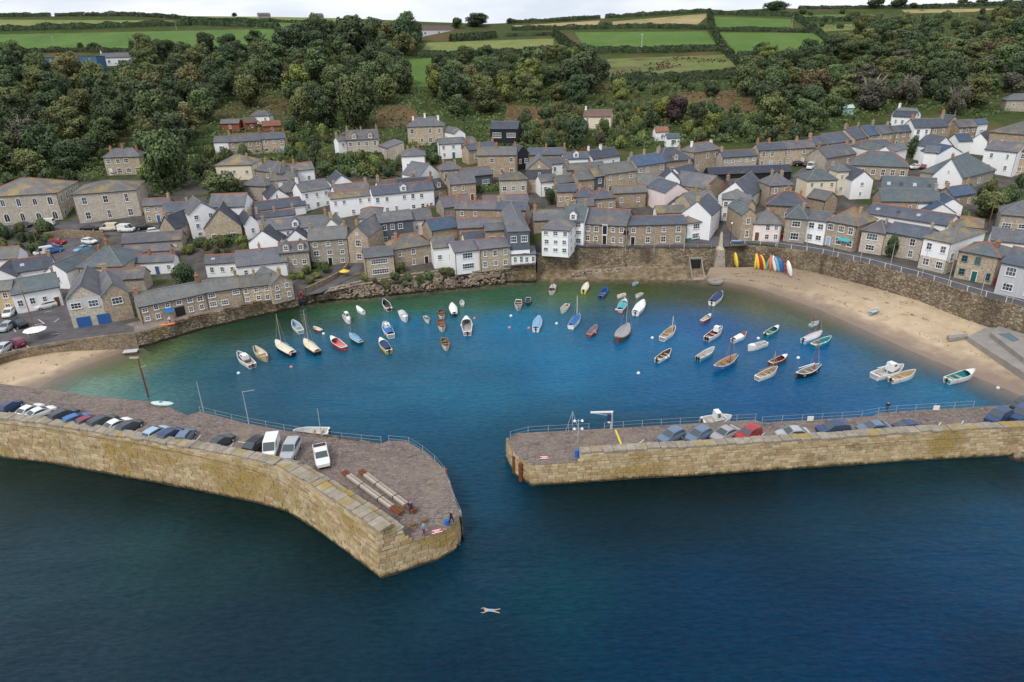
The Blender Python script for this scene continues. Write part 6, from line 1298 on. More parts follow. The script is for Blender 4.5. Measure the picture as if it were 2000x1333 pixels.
    if kind == 'pickup': m2 = MB(); m2.box(-2.4, -.8, -.78, .78, .9, 1.012); K['bed'] = m2.mesh('load_bed', [M['black_m']])
    return K
mb = MB(); mb.tube((0, -.1, 0), (0, .1, 0), .31, n=12); WHEEL = mb.mesh('wheel', [M['rubber']]); mb = MB(); mb.tube((0, -.115, 0), (0, .115, 0), .18, n=10); RIM = mb.mesh('rim', [M['steel']])
mb = MB(); mb.box(-.06, .06, -.16, .16, -.07, .07); LAMP = mb.mesh('headlight', [M['frame']]); TAIL = MB(); TAIL.box(-.05, .05, -.11, .11, -.12, .12); TAIL = TAIL.mesh('tail_light', [M['red_p']])
mb = MB(); mb.box(-.02, .02, -.26, .26, -.06, .06); PLATE = mb.mesh('number_plate', [M['yellow_p']])
KITS = {k: car_kit(k) for k in ('hatch', 'saloon', 'suv', 'van', 'pickup')}
def car(u0, v0, u1, v1, colr, label, kind='hatch', z=None, grp=None, flip=False, s=1.0):
    """two pixels along the car: rear then front, at about mid height"""
    if z is None: a, b = at(u0, v0, .6), at(u1, v1, .6)
    elif callable(z):
        a = plane(u0, v0, 5); b = plane(u1, v1, 5)
        for _ in range(3): a = plane(u0, v0, z(a.x, a.y) + .6); b = plane(u1, v1, z(b.x, b.y) + .6)
    else: a, b = plane(u0, v0, z + .6), plane(u1, v1, z + .6)
    if flip: a, b = b, a
    d = b - a; c_ = (a + b) / 2; zz = (G(c_.x, c_.y) + .06) if z is None else (z(c_.x, c_.y) if callable(z) else z) + .01
    t = empty('van' if kind == 'van' else ('pickup_truck' if kind == 'pickup' else 'car'), label, 'van' if kind == 'van' else ('truck' if kind == 'pickup' else 'car'), (c_.x, c_.y, zz), math.atan2(d.y, d.x), grp); K = KITS[kind]; t.scale = (s, s, s)
    pm = PMt(colr, .25); paint(link('body', K['body'], t), pm); paint(link('roof', K['roof'], t), pm)
    for k, nm in (('windscreen', 'windscreen'), ('rear', 'rear_window'), ('sl', 'side_window'), ('sr', 'side_window')): link(nm, K[k], t)
    for x in K['ax'][:2]:
        for s_ in (-1, 1): w_ = link('wheel', WHEEL, t, None, (x, s_ * (K['ax'][2] - .1), .31)); link('rim', RIM, w_)
    for s_ in (-1, 1): link('headlight', LAMP, t, None, (K['fx'] - .13, s_ * .55, K['hz'] - .08)); link('tail_light', TAIL, t, None, (K['rx'] + .02, s_ * .62, K['hz'] + .1))
    link('number_plate', PLATE, t, None, (K['rx'] - .01, 0, .62))
    if 'bed' in K: link('load_bed', K['bed'], t)
    return t
g_ = 'cars parked along the left pier'
for a in [(4,803,34,785,'dblue','dark navy car at the left end of the left pier row'),(36,811,77,791,'white','first white car in the left pier row','saloon'),(57,814,99,797,'white','second white car in the left pier row, overlapping the first','saloon'),(104,820,146,802,'gunm','black estate car right of the two white cars','suv'),(130,826,169,811,'blue','mid blue hatchback left of the red car'),(157,829,194,814,'maroon','dark red hatchback on the left pier'),(181,833,220,815,'gunm','dark car just right of the dark red hatchback','suv'),(206,839,248,819,'white','silver white saloon in the middle of the left pier row','saloon'),(235,842,271,823,'gunm','dark grey hatchback at the right end of the tight left group'),(288,854,321,835,'lblue','pale blue hatchback after the empty bay'),(318,858,350,839,'dblue','navy hatchback beside the pale blue one'),(354,861,371,841,'steelb','grey blue car parked almost straight beside the navy hatchback'),(414,872,448,853,'gunm','dark saloon parked alone between white bay lines','saloon')]: car(*a[:6], kind=a[6] if len(a) > 6 else 'hatch', z=zl, grp=g_, flip=False, s=.88)
car(507,864,481,883,'black','black open topped car left of the white van','hatch',zl,g_)
car(534,861,526,887,'white','white panel van near the bend of the left pier','van',zl,g_,s=.92); car(574,868,561,892,'silver','silver white estate car right of the white van','suv',zl,g_); car(625,876,631,906,'white','white pickup truck with dark load bed on the left pier','pickup',zl,g_)
g_ = 'cars parked along the right pier'
for a in [(1330,843,1291,861,'steelb','first dark blue grey car from the seaward end of the right pier'),(1381,842,1347,859,'steelb','second dark blue grey car on the right pier, roof tilted left'),(1437,838,1395,857,'grey','grey blue saloon left of the bright red car','saloon'),(1477,840,1446,856,'red','bright red hatchback on the right pier'),(1575,845,1522,849,'silver','silver blue coupe parked lengthwise on the right pier','saloon'),(1655,838,1598,842,'dblue','navy estate car parked lengthwise after the silver coupe','suv'),(1735,834,1679,838,'steelb','blue grey saloon between the two navy lengthwise cars','saloon'),(1749,837,1805,832,'dblue','navy saloon with blue sheen parked lengthwise facing right','saloon'),(1965,808,1934,823,'dblue','dark blue car parked on its own near the right edge','suv'),(2008,800,1979,822,'dblue','dark blue car cut by the right edge','suv'),(2012,785,1985,796,'gunm','dark car with yellow mark at the landward end of the right pier')]: car(*a[:6], kind=a[6] if len(a) > 6 else 'hatch', z=3.1, grp=g_)
g_ = 'cars parked in the village'
for a in [(108,593,72,601,'white','white car under a blue canoe in front of the white cottages','hatch'),(22,633,3,646,'silver','silver blue car in the quay car park','hatch'),(26,630,48,637,'black','black boxy car in the quay car park','suv'),(25,604,9,621,'white','white car at the top left of the quay car park','hatch'),(45,673,18,667,'maroon','dark red car at the edge of the small left beach','hatch'),(14,676,-6,690,'lgrey','pale car cut by the left edge above the beach','hatch'),(98,474,127,472,'red','red car in the upper car park','hatch'),(86,483,118,481,'dblue','navy car behind the white van in the upper car park','hatch'),(98,491,114,487,'blue','blue car half hidden by the white van in the upper car park','hatch'),(161,470,189,474,'white','white hatchback by the retaining wall','hatch'),(174,480,149,493,'sky','teal blue car parked beside the steep lane','saloon'),(158,448,191,446,'black','black car in front of the big hall','saloon'),(267,446,296,442,'black','black car right of the white van in front of the hall','hatch'),(30,439,63,440,'gunm','dark grey car in front of the arched chapel','saloon'),(295,454,311,450,'white','white car nose showing beside the small stone gable','hatch'),(1420,409,1408,413,'gunm','dark car beside the striped corner house','hatch'),(1421,424,1426,427,'red','small red car in the market street','hatch'),(1440,423,1432,429,'black','black car in the market street beside the red one','suv'),(1553,321,1570,320,'black','black car in the upper street','hatch'),(1572,323,1586,319,'gunm','dark car in the upper street behind the white van','hatch'),(1798,325,1776,328,'white','white car right of the market hall','saloon'),(1808,322,1800,330,'maroon','dark red car parked by the white houses','hatch'),(867,388,851,394,'dblue','navy car in the alley at the end of the long white row','hatch')]: car(*a[:6], kind=a[6], grp=g_)
car(100,489,70,498,'white','white van in the upper car park','van'); car(228,446,198,447,'cream','cream box van in front of the big hall','van'); car(231,448,264,449,'white','white van with blue sign in front of the big hall','van'); car(108,436,71,440,'white','white van in front of the arched chapel','van'); car(1590,322,1578,331,'white','white van coming down the upper street','van')
# ------------------------------------------------------------------ details on quays and piers
def HF(start):
    for o in COL.objects:
        if o.get('label', '').startswith(start): return o
def rail(name, label, pts, h, step, mat, nrail=2, r=.023, cat='railing', zoff=0.0):
    L = arclen(pts); t = empty(name, label, cat, pts[0]); inv = Matrix.Translation(-t.location); n = max(1, int(L[-1] / step)); pm = MB(); pm.tube((0,0,0), (0,0,h), r*1.5, n=5); me_ = pm.mesh('post', [mat])
    ps = []
    for i in range(n + 1): p, d_, nn = onpath(pts, L, L[-1] * i / n); p = p + Vector((0,0,zoff)); o = link('post', me_, t, None, p); o.matrix_parent_inverse = inv; ps.append(p)
    for k in range(nrail):
        mb = MB(); z = h * (1 - .48 * k) - .02
        for a, b in zip(ps, ps[1:]): mb.tube(a + Vector((0,0,z)), b + Vector((0,0,z)), r*.6, n=4, cap=False)
        o = link('rail', mb.mesh('rail', [mat]), t); o.matrix_parent_inverse = inv
    return t
def zoned(px, zf): return [plane(u, v, zf) for u, v in px]
rail('railing', 'steel railing along the harbour side of the left pier', [plane(u, v, z) for u, v, z in [(745,867,3.4),(640,857,3.8),(560,844,4.6),(480,829,5.1),(392,808,5.5)]], 1.1, 2.6, M['steel'])
rail('railing', 'steel railing round the sloping end of the left pier', [plane(u, v, z) for u, v, z in [(900,1010,3.3),(889,985,3.3),(875,941,3.3),(864,916,3.3),(830,887,3.3),(793,864,3.4),(760,864,3.4)]], 1.05, 2.6, M['steel'])
rail('railing', 'steel railing at the seaward end of the right pier', [plane(u, v, 3.1) for u, v in [(997,857),(1010,850),(1040,847),(1150,841)]], 1.1, 2.4, M['steel'])
rail('railing', 'long steel railing along the middle of the right pier', [plane(u, v, 3.1) for u, v in [(1180,840),(1260,834),(1360,829),(1475,822)]], 1.1, 2.6, M['steel'])
rail('railing', 'steel railing along the landward half of the right pier', [plane(u, v, 3.1) for u, v in [(1488,828),(1660,818),(1703,815),(1720,808),(1800,803),(1900,797)]], 1.1, 2.6, M['steel'])
q_ = [p - n_ * .3 for p, n_ in zip(qr, normals(qr))]
rail('post_and_rail_fence', 'white post and rail fence on top of the long right harbour wall', [Vector((p.x, p.y, p.z + .18)) for p in q_[4:56]], 1.1, 3.4, M['white_p'], 1, .038)
q2 = [p - n_ * .3 for p, n_ in zip(qm, normals(qm))]
rail('post_and_rail_fence', 'thin railing on the quay edge in front of the inn', [Vector((p.x, p.y, p.z + .2)) for p in q2], 1.05, 3.0, M['steel'], 1, .03)
# lamp posts, telegraph poles
def pole(u, v, h, label, mat, r=.09, arm=None, lamp=False, name='lamp_post', cat='lamp post', z=None, cross=False):
    p = at(u, v) if z is None else plane(u, v, z); t = empty(name, label, cat, p); mb = MB(); mb.tube((0,0,-.5), (0,0,h), r, r*.65, 7); link('pole', mb.mesh('pole', [mat]), t)
    if arm: mb = MB(); mb.tube((0,0,h-.1), (arm, 0, h+.15), r*.5, n=5); link('arm', mb.mesh('arm', [mat]), t)
    if lamp: mb = MB(); mb.lathe([(.05,-.05),(.2,.05),(.22,.3),(.06,.45)], 8, (arm or 0, 0, h)); link('lantern', mb.mesh('lantern', [M['white_p']]), t)
    if cross:
        for k in range(2 if cross == 2 else 1): mb = MB(); mb.box(-.9, .9, -.05, .05, h - .4 - .7*k, h - .28 - .7*k); link('crossarm', mb.mesh('crossarm', [mat]), t)
    return t
for u, v, h, lab in [(1222,489,5,'tall pale mast on the quay left of the inn door'),(1277,489,5.5,'tall pale mast on the quay in front of the lower inn wing'),(1336,488,5,'tall pale mast on the quay at the end of the inn wing'),(1518,483,5,'pale lamp mast in front of the pink house'),(1574,492,5.5,'pale lamp mast left of the stone shop'),(1626,500,5.5,'pale lamp mast in front of the stone shop'),(1680,512,5.2,'pale lamp mast left of the climbing shrub'),(1738,525,5.5,'pale lamp mast below the climbing shrub'),(1800,542,5.5,'pale lamp mast in front of the white upper storey house'),(1851,558,5.5,'pale lamp mast left of the house with teal door'),(1915,578,5,'pale lamp mast with arm in front of the house with teal door')]: pole(u, v, h, lab, M['steel'], .07, .5 if 'arm' in lab else None)
pole(1425,480,5.2,'black street lamp with white globe beside the obelisk',M['black_m'],.08,None,True); pole(1976,594,3.2,'short signpost with yellow plate at the right edge of the quay',M['steel'],.06)
for u, v, h, lab, mt in [(72,655,9,'leaning dark telegraph pole by the quay car park','wood'),(80,503,7,'dark telegraph pole above the upper car park','wood'),(633,303,8,'pale pole left of the double gabled villa','wood'),(866,262,8,'pole right of the ochre villa','wood'),(892,258,8,'second pole right of the ochre villa','wood'),(1253,98,9,'thin white pole in the vivid green field','white_p'),(1546,60,9,'telegraph pole at the right hand hedge lane','woodpale'),(1686,84,8,'left of the paired poles above the right wood','woodpale'),(1709,75,7,'right of the paired poles above the right wood','woodpale'),(1962,52,8,'twin pole on the far right hilltop','woodpale'),(1873,34,7,'pole in front of the far right straw field','woodpale'),(110,102,9,'thin leaning pole above the blue boarded building','woodpale'),(345,60,6,'thin pole in the upper left field','woodpale'),(1298,270,7,'pole beside the tiny red roofed house','wood'),(1930,445,8,'telegraph pole beside the grey slate house at right','wood'),(1630,480,4,'slim post in front of the long skylight terrace','wood')]: pole(u, v, h, lab, M[mt], .12, None, False, 'telegraph_pole', 'pole', None, 1)
# left pier furniture
def onL(u, v):
    p = plane(u, v, 4)
    for _ in range(4): p = plane(u, v, zl(p.x, p.y))
    return p
pole(398,806,4.8,'pale lamp column on the left pier railing, left of two',M['steel'],.07,None,False,z=5.5); pole(487,831,5.2,'pale lamp column on the left pier railing, right of two',M['steel'],.07,1.6,False,z=5.1); pole(629,857,4.6,'bare pale pole beside the boat moored at the left pier',M['steel'],.06,None,z=3.7)
def beam_stack(label, ends, rows, mat):
    a, b = onL(*ends[0]), onL(*ends[1]); d_ = b - a; Ln = d_.length; t = empty('beam_stack', label, 'beams', a, math.atan2(d_.y, d_.x))
    for i in range(rows):
        for k in range(1):
            y = (i - (rows-1)/2) * .40; z0 = .12 + k * .34
            mb = MB(); mb.box(1.0, Ln - 1.6, y - .155, y + .155, z0, z0 + .31); link('beam', mb.mesh('beam', [M['beamwood' if i else 'woodpale']]), t)
            for x0, x1 in ((-.1, 1.0), (Ln - 1.6, Ln + .1)): mb = MB(); mb.tube((x0, y, z0 + .16), (x1, y, z0 + .16), .19, n=8); link('rusty_end', mb.mesh('rusty_end', [M['rust']]), t)
    for f_ in (.33, .66): mb = MB(); mb.box(Ln*f_ - .05, Ln*f_ + .05, -rows*.21, rows*.21, .1, .46); link('strap', mb.mesh('strap', [M['black_m']]), t)
beam_stack('left stack of long pale timbers with rusty ends on the left pier', ((673,926),(783,1010)), 2, None); beam_stack('right stack of long pale timbers with rusty ends on the left pier', ((706,924),(810,1004)), 2, None)
def flat_sign(u, v, z, w, d, rz, label):
    p = plane(u, v, z + .03); t = empty('deck_sign', label, 'sign', p, rz); mb = MB(); mb.box(-w/2, w/2, -d/2, d/2, -.02, .02); link('panel', mb.mesh('panel', [PMt('red')]), t)
    for y, k in ((.26*d, .8), (-.02*d, .45), (-.32*d, .94)): mb = MB(); mb.box(-w/2*k, w/2*k, y - .07*d, y + .07*d, .021, .026); link('white_line', mb.mesh('white_line', [M['white_p']]), t)
flat_sign(853,1038,3.32,1.25,.7,RAD(18),'red sign with white lettering lying on the end of the left pier'); flat_sign(1063,894,3.12,1.25,.7,RAD(3),'red sign with white lettering lying on the end of the right pier')
mb = MB(); mb.lathe([(.28,0),(.30,.05),(.30,.3),(.28,.34),(.30,.38),(.30,.64),(.28,.68),(.30,.72),(.29,.95),(.2,.97)], 12); BARREL = mb.mesh('barrel', [plain('blue plastic', (.02,.14,.5), .4)])
p = plane(1127,892,3.1); tag(link('barrel', BARREL, None, None, p), 'blue plastic barrel against the right pier parapet', 'barrel')
p = onL(873,1024); o = link('folded_tarp', MB().mesh('x') if False else BARREL, None, None, p); o.name = 'bucket'; o.scale = (.9,.9,.6); tag(o, 'blue tub near the end of the left pier', 'tub')
p = onL(730,938); o = link('bucket', BARREL, None, None, p); o.scale = (.7,.7,.5); tag(o, 'small blue tub beside the stacked timbers', 'tub')
mb = MB(); mb.lathe([(.5,0),(.45,.15),(.3,.25),(.28,.6),(.38,.7),(.3,.85),(.05,.88)], 10); BOLL = mb.mesh('bollard', [M['wood']]); 
for u, v, lab in [(828,1023,'squat brown mooring bollard near the tip of the left pier'),(807,1030,'rusty mooring bollard beside the step wall')]: o = link('bollard', BOLL, None, None, onL(u, v)); o.scale = (.9,.9,.8); tag(o, lab, 'bollard')
mb = MB(); mb.tube((0,0,-3), (0,0,.4), .28, n=8); mb2 = mb.mesh('fender_post', [M['rust']])
for u, v, z, lab in [(870,922,3.0,'upper rusty fender post on the tip of the left pier'),(877,948,2.8,'lower rusty fender post on the tip of the left pier')]: tag(link('fender_post', mb2, None, None, plane(u, v, z)), lab, 'post')
for u, v, lab in [(1010,905,'rust stained timber fender on the corner of the right pier'),(1022,920,'second timber fender on the corner of the right pier')]: p = plane(u, v, 1.5); o = link('fender_post', mb2, None, None, (p.x - .35, p.y, 2.2)); tag(o, lab, 'post')
# crane and light cluster on the right pier
p = plane(1194,838,3.1); t = empty('crane', 'grey davit crane with long arm on the right pier', 'crane', p, pi); mb = MB(); mb.tube((0,0,0), (0,0,2.6), .2, .16, 8); link('column', mb.mesh('column', [M['steel']]), t); mb = MB(); mb.box(-.15, 2.9, -.1, .1, 2.55, 2.75); link('jib', mb.mesh('jib', [M['white_p']]), t); mb = MB(); mb.tube((2.7,0,2.55), (.3,0,2.1), .05, n=5); link('brace', mb.mesh('brace', [M['steel']]), t); mb = MB(); mb.box(.1, .6, -.2, .2, 1.3, 2.3); link('winch', mb.mesh('winch', [PMt('navy')]), t); mb = MB(); mb.lathe([(.1,.0),(.22,.15),(.15,.4)], 8, (.35,0,.9)); link('hook_block', mb.mesh('hook_block', [M['white_p']]), t)
p = plane(1129,866,3.1); t = empty('floodlight_mast', 'slim floodlight mast with four white lamps on the right pier', 'light', p); mb = MB(); mb.tube((0,0,0), (0,0,3.6), .06, n=6); link('pole', mb.mesh('pole', [M['steel']]), t)
for z in (2.2, 3.4):
    mb = MB(); mb.box(-.55,.55,-.03,.03,z-.03,z+.03); link('crossbar', mb.mesh('crossbar', [M['steel']]), t)
    for x in (-.5,.5): mb = MB(); mb.lathe([(.2,-.12),(.14,.05),(.05,.15)], 8, (x,0,z+.04)); link('lamp', mb.mesh('lamp', [M['white_p']]), t)
p = plane(1118,842,3.1); t = empty('tripod_hoist', 'thin tripod hoist with green rope loop at the right pier railing', 'hoist', p)
for x, y in ((-.9,.1),(.9,.1),(0,-.3)): mb = MB(); mb.tube((x,y,0), (0,0,3.0), .035, n=5); link('leg', mb.mesh('leg', [M['steel']]), t)
mb = MB(); mb.tube((-.25,0,.5),(0,0,2.9),.02,n=4); mb.tube((.05,0,.5),(0,0,2.9),.02,n=4); link('rope', mb.mesh('rope', [PMt('teal')]), t)
mark('yellow_line', 1202,840,1214,870,.25,3.115,PMt('yellow'))
for q in [(1245,868,1258,859),(1485,852,1494,846),(1832,833,1838,825),(1877,829,1882,822),(1921,827,1926,819)]: mark('bay_line', *q, .12, 3.115)
for u0, v0, u1, v1 in [(16,808,34,795),(84,820,108,802),(258,848,278,832),(377,868,392,850),(407,872,420,853),(446,878,458,862),(458,862,486,866)]:
    a, b = onL(u0, v0), onL(u1, v1); z_ = (a.z + b.z)/2 + .03; mark('bay_line', u0, v0, u1, v1, .12, z_)
mark('yellow_line', 600,898,615,880,.2,3.72,PMt('yellow'))
for u, v, lab in [(1583,818,'white notice board on the right pier railing, nearer the crane'),(1829,797,'white notice board on the right pier railing, nearer the beach')]:
    p = plane(u, v, 3.9); mb = MB(); mb.box(-.42,.42,-.03,.03,-.35,.35); tag(link('notice_board', mb.mesh('notice_board', [M['white_p']]), None, None, p), lab, 'sign')
# pole with platform in the left shallows
p = plane(290,776,0); 
t = empty('marker_pole', 'tall rusty iron pole standing in the shallows by the left pier', 'pole', (p.x, p.y, -1)); mb = MB(); mb.tube((0,0,0), (-.1,.1,8.2), .16, .1, 7); link('pole', mb.mesh('pole', [M['rust']]), t); mb = MB(); mb.box(-1.3,.1,-.1,.1,8.0,8.25); link('head_board', mb.mesh('head_board', [M['woodpale']]), t); mb = MB(); mb.tube((0,0,6.4),(.9,.1,6.7),.04,n=5); link('spike', mb.mesh('spike', [M['steel']]), t)
p = plane(256,690,0); t = empty('raft', 'small grey floating raft near the left beach', 'raft', (p.x, p.y, .1), RAD(12)); mb = MB(); mb.box(-1.2,1.2,-.7,.7,0,.3); link('float', mb.mesh('float', [M['wood']]), t); mb = MB(); mb.box(-1.25,1.25,-.75,.75,.301,.37); link('deck', mb.mesh('deck', [M['lgrey']] if 'lgrey' in M else [PMt('lgrey')]), t)
# canoe shapes
KX = [(-.5,.01),(-.42,.07),(-.25,.115),(0,.13),(.25,.115),(.42,.07),(.5,.01)]
def kayak_mesh():
    mb = MB(); rows = []
    for x, b in KX: rows.append([(x, b*cos(a*pi/4), (.55*b if sin(a*pi/4) > 0 else .8*b)*sin(a*pi/4) + .1*abs(x)**2) for a in range(8)])
    vs = [p_ for r_ in rows for p_ in r_]; fs = [(i*8+j, i*8+(j+1)%8, (i+1)*8+(j+1)%8, (i+1)*8+j) for i in range(len(rows)-1) for j in range(8)]; fs += [tuple(range(8)), tuple(range(len(rows)*8-8, len(rows)*8))]; mb.add(vs, fs); me_ = mb.mesh('hull', smooth=True); me_.materials.append(None); return me_
KAY = kayak_mesh(); mb = MB(); mb.lathe([(.001,0),(.10,0),(.11,.01),(.09,.02)], 10); KSEAT = mb.mesh('cockpit', [M['black_m']])
def kayak(p, L, rot, colr, label, group=None, name='kayak'):
    t = empty(name, label, 'kayak', p, 0, group); t.rotation_euler = rot; o = paint(link('hull', KAY, t), PMt(colr)); o.scale = (L, L * 1.25, L * .9); c_ = link('cockpit', KSEAT, t, None, (-.05*L, 0, .062*L)); c_.scale = (L*.8, L*.45, L*.3); return t
def stand(ub, vb, ut, vt, colr, label, zb=1.5, L=3.8):
    p = plane(ub, vb, zb); q = plane(ut, vt, zb + 2.9); d_ = Vector((q.x - p.x, .9, 2.9)); d_.x = max(-1.6, min(1.6, d_.x)); e = d_.to_track_quat('X', 'Y').to_euler(); kayak(p + d_.normalized() * L / 2, L, e, colr, label, 'kayaks leaning on the wall above the right beach')
for a in [(1440,524,1443,505,'yellow','yellow kayak leaning alone left of the kayak rack'),(1474,527,1479,502,'yellow','leftmost orange yellow kayak of the rack'),(1481,527,1485,508,'yellow','second yellow kayak of the rack'),(1489,528,1490,508,'red','red kayak squeezed between yellow ones'),(1494,528,1493,508,'yellow','yellow kayak left of the tall mint green one'),(1496,528,1502,499,'turq','tall mint green kayak in the middle of the rack'),(1504,530,1507,506,'orange','orange kayak right of the mint green one'),(1514,531,1519,512,'white','white kayak right of the gap in the rack'),(1522,532,1521,512,'sky','pale blue kayak of the rack'),(1530,533,1527,512,'blue','blue kayak of the rack'),(1533,536,1544,514,'red','red orange kayak leaning at the right end of the rack'),(1545,541,1554,526,'white','white dinghy hull propped right of the rack')]: stand(*a)
kayak(onL(318,792) + Vector((0,0,.3)), 3.6, (0,0,RAD(-10)), 'mint', 'pale mint canoe lying on the edge of the left pier')
kayak(at(91,586) + Vector((0,0,1.9)), 4.6, (0,0,RAD(12)), 'blue', 'long blue canoe carried above the white car', name='canoe')
kayak(at(328,637) + Vector((0,0,.35)), 3.0, (0,0,RAD(15)), 'orange', 'small orange boat shell on the promenade', name='canoe')
kayak(at(1439,477) + Vector((0,0,.8)), 3.0, (0,0,RAD(0)), 'sky', 'pale blue kayak on a rack behind the obelisk')
# obelisk, slip gate, millstone, telephone box, boxes
p = plane(1404,526,.9); t = empty('obelisk', 'pale stone obelisk on a tall tapering stone base at the quay edge', 'monument', (p.x, p.y + .6, .2))
mb = MB(); 
def frus(z0, z1, a, b, mt, nm):
    mb = MB(); mb.add([(-a,-a,z0),(a,-a,z0),(a,a,z0),(-a,a,z0),(-b,-b,z1),(b,-b,z1),(b,b,z1),(-b,b,z1)], [(3,2,1,0),(4,5,6,7),(0,1,5,4),(1,2,6,5),(2,3,7,6),(3,0,4,7)]); return link(nm, mb.mesh(nm, [mt]), t)
frus(0, 5.4, 1.4, .85, M['grey'], 'base'); frus(5.4, 6.0, .8, .6, M['pale'], 'plinth'); frus(6.0, 9.3, .42, .2, M['pale'], 'shaft'); frus(9.3, 9.7, .2, .02, M['pale'], 'tip')
p = plane(1364,546,.1); t = empty('slip_gate', 'steel framed flood gate with dark opening on the far beach', 'gate', (p.x, p.y, 0))
for x in (-1.4, 1.4):
    mb = MB(); mb.prism([(-.2,0),(4.2,0),(4.2,4.0),(3.9,4.0),(.1,.55),(-.2,.5)], 0, x-.11, x+.11); link('side_wall', mb.mesh('side_wall', [M['concrete']]), t)
mb = MB(); mb.box(-1.29, 1.29, 3.7, 3.9, .2, 3.7); link('gate_panel', mb.mesh('gate_panel', [M['black_m']]), t); mb = MB(); mb.box(-1.29, 1.29, -.25, 0, 0, .42); link('sill', mb.mesh('sill', [M['woodpale']]), t); mb = MB(); mb.box(-1.5, 1.5, 3.6, 4.3, 3.98, 4.15); link('head', mb.mesh('head', [M['concrete']]), t)
mb = MB(); mb.box(-1.28, 1.28, .0, 3.7, .18, .24); link('dark_floor', mb.mesh('dark_floor', [M['black_m']]), t)  # near-black sheet over the floor between the side walls
p = plane(1397,551,.15); mb = MB(); n = 20; vs = []; 
for z_ in (0, .45):
    for r_ in (1.75, .35): vs += [(r_*cos(2*pi*i/n), r_*sin(2*pi*i/n), z_) for i in range(n)]
fs = []
for i in range(n):
    j = (i+1) % n; fs += [(2*n+i, 2*n+j, 3*n+j, 3*n+i), (i, j, 2*n+j, 2*n+i), (n+i, 3*n+i, 3*n+j, n+j)]
mb.add(vs, fs); tag(link('millstone', mb.mesh('millstone', [M['concrete']]), None, None, (p.x, p.y, .05)), 'round pale stone disc with a hole at the water edge of the far beach', 'stone disc')
def tel(u, v, label, k=1.0, name='telephone_box', cat='telephone box'):
    p = at(u, v); t = empty(name, label, cat, p); mb = MB(); mb.box(-.45*k,.45*k,-.45*k,.45*k,0,2.3*k); link('body', mb.mesh('body', [M['red_p']]), t); mb = MB(); mb.lathe([(.6*k,2.3*k),(.5*k,2.45*k),(.1*k,2.55*k)], 8); link('cap', mb.mesh('cap', [M['red_p']]), t)
    mb = MB(); mb.box(-.33*k,.33*k,-.47*k,-.451*k,.5*k,2.0*k); link('glass_panel', mb.mesh('glass_panel', [M['glass']]), t)
tel(1463,465,'red telephone box beside the narrow stone gable'); tel(1454,463,'small red post box left of the telephone box',.55,'post_box','post box'); tel(1527,468,'red bin box at the right corner of the pink house',.6,'post_box','post box'); tel(1944,557,'red box at the left corner of the grey gallery',.6,'post_box','post box'); tel(589,581,'red box at the foot of the harbour lane',.5,'post_box','post box')
# parasols, tables, benches
def parasol(u, v, colr, label, r=1.6, h=2.4):
    p = at(u, v); t = empty('parasol', label, 'parasol', p); mb = MB(); mb.tube((0,0,0),(0,0,h),.04,n=6); link('pole', mb.mesh('pole', [M['woodpale']]), t); mb = MB(); n = 8
    mb.add([(r*cos(2*pi*i/n), r*sin(2*pi*i/n), h - .45) for i in range(n)] + [(0,0,h+.05)], [(i, (i+1)%n, n) for i in range(n)]); me_ = mb.mesh('canopy'); me_.materials.append(None); paint(link('canopy', me_, t), PMt(colr, .8))
parasol(74,663,'white','wide white parasol at the edge of the quay car park',2.0); parasol(747,527,'white','white parasol on the terrace above the rocks',1.6); parasol(674,541,'yellow','yellow and cream parasol at the lane corner',1.2,1.8)
mb = MB(); mb.box(-.9,.9,-.35,.35,.68,.75); BT_ = mb.mesh('table_top', [M['wood']]); mb = MB(); mb.box(-.9,.9,-.14,.14,.40,.45); BS_ = mb.mesh('seat', [M['wood']]); mb = MB(); mb.box(-.05,.05,-.7,.7,.0,.68); BL_ = mb.mesh('leg', [M['wood']])
for u, v, lab in [(350,631,'leftmost brown picnic bench on the promenade'),(377,624,'second brown picnic bench on the promenade'),(397,620,'third brown picnic bench on the promenade'),(446,608,'fourth brown picnic bench on the promenade'),(477,601,'fifth brown picnic bench on the promenade'),(500,596,'rightmost brown picnic bench on the promenade')]:
    p = at(u, v); t = empty('picnic_bench', lab, 'bench', p, RAD(20), 'picnic benches on the promenade'); link('table_top', BT_, t)
    for y in (-.62,.62): link('seat', BS_, t, None, (0,y,0))
    for x in (-.6,.6): link('leg', BL_, t, None, (x,0,0))
# boathouse doors, archway, awnings, shop fronts
def part_box(root, nm, x0, x1, z0, z1, mat, y=-.05, dep=.04): mb = MB(); mb.box(x0, x1, y, y + dep, z0, z1); return link(nm, mb.mesh(nm, [mat]), root)
def feet(root): return None
bh = HF('left gable of the blue door'); f0 = 0.5
for x0, x1 in ((.8,3.2),(4.3,6.5)): part_box(bh, 'boat_door', x0, x1, .3, 2.5, plain('door cobalt', (.03,.12,.34), .5), -.06)
tr = HF('long granite terrace'); part_box(tr, 'archway', 6.2, 8.0, .3, 2.4, M['black_m'], -.03); mb = MB(); mb.slab([(4.2,-1.2,2.1),(5.9,-1.2,2.1),(5.9,0,2.7),(4.2,0,2.7)], .06); link('awning', mb.mesh('awning', [PMt('blue')]), tr)
sh = HF('stone shop with turquoise'); mb = MB(); mb.slab([(3.6,-.9,2.7),(6.3,-.9,2.7),(6.3,0,3.2),(3.6,0,3.2)], .06); link('awning', mb.mesh('awning', [PMt('turq')]), sh)
inn = HF('granite inn with black'); part_box(inn, 'porch_window', 4.6, 5.9, 3.0, 5.6, M['white_p'], -.3, .3); part_box(inn, 'porch_glass', 4.75, 5.75, 3.3, 5.3, M['glass'], -.31, .008); part_box(inn, 'name_board', 9.6, 10.9, 3.4, 4.4, M['black_m'], -.04)
gal = HF('pale grey gallery')
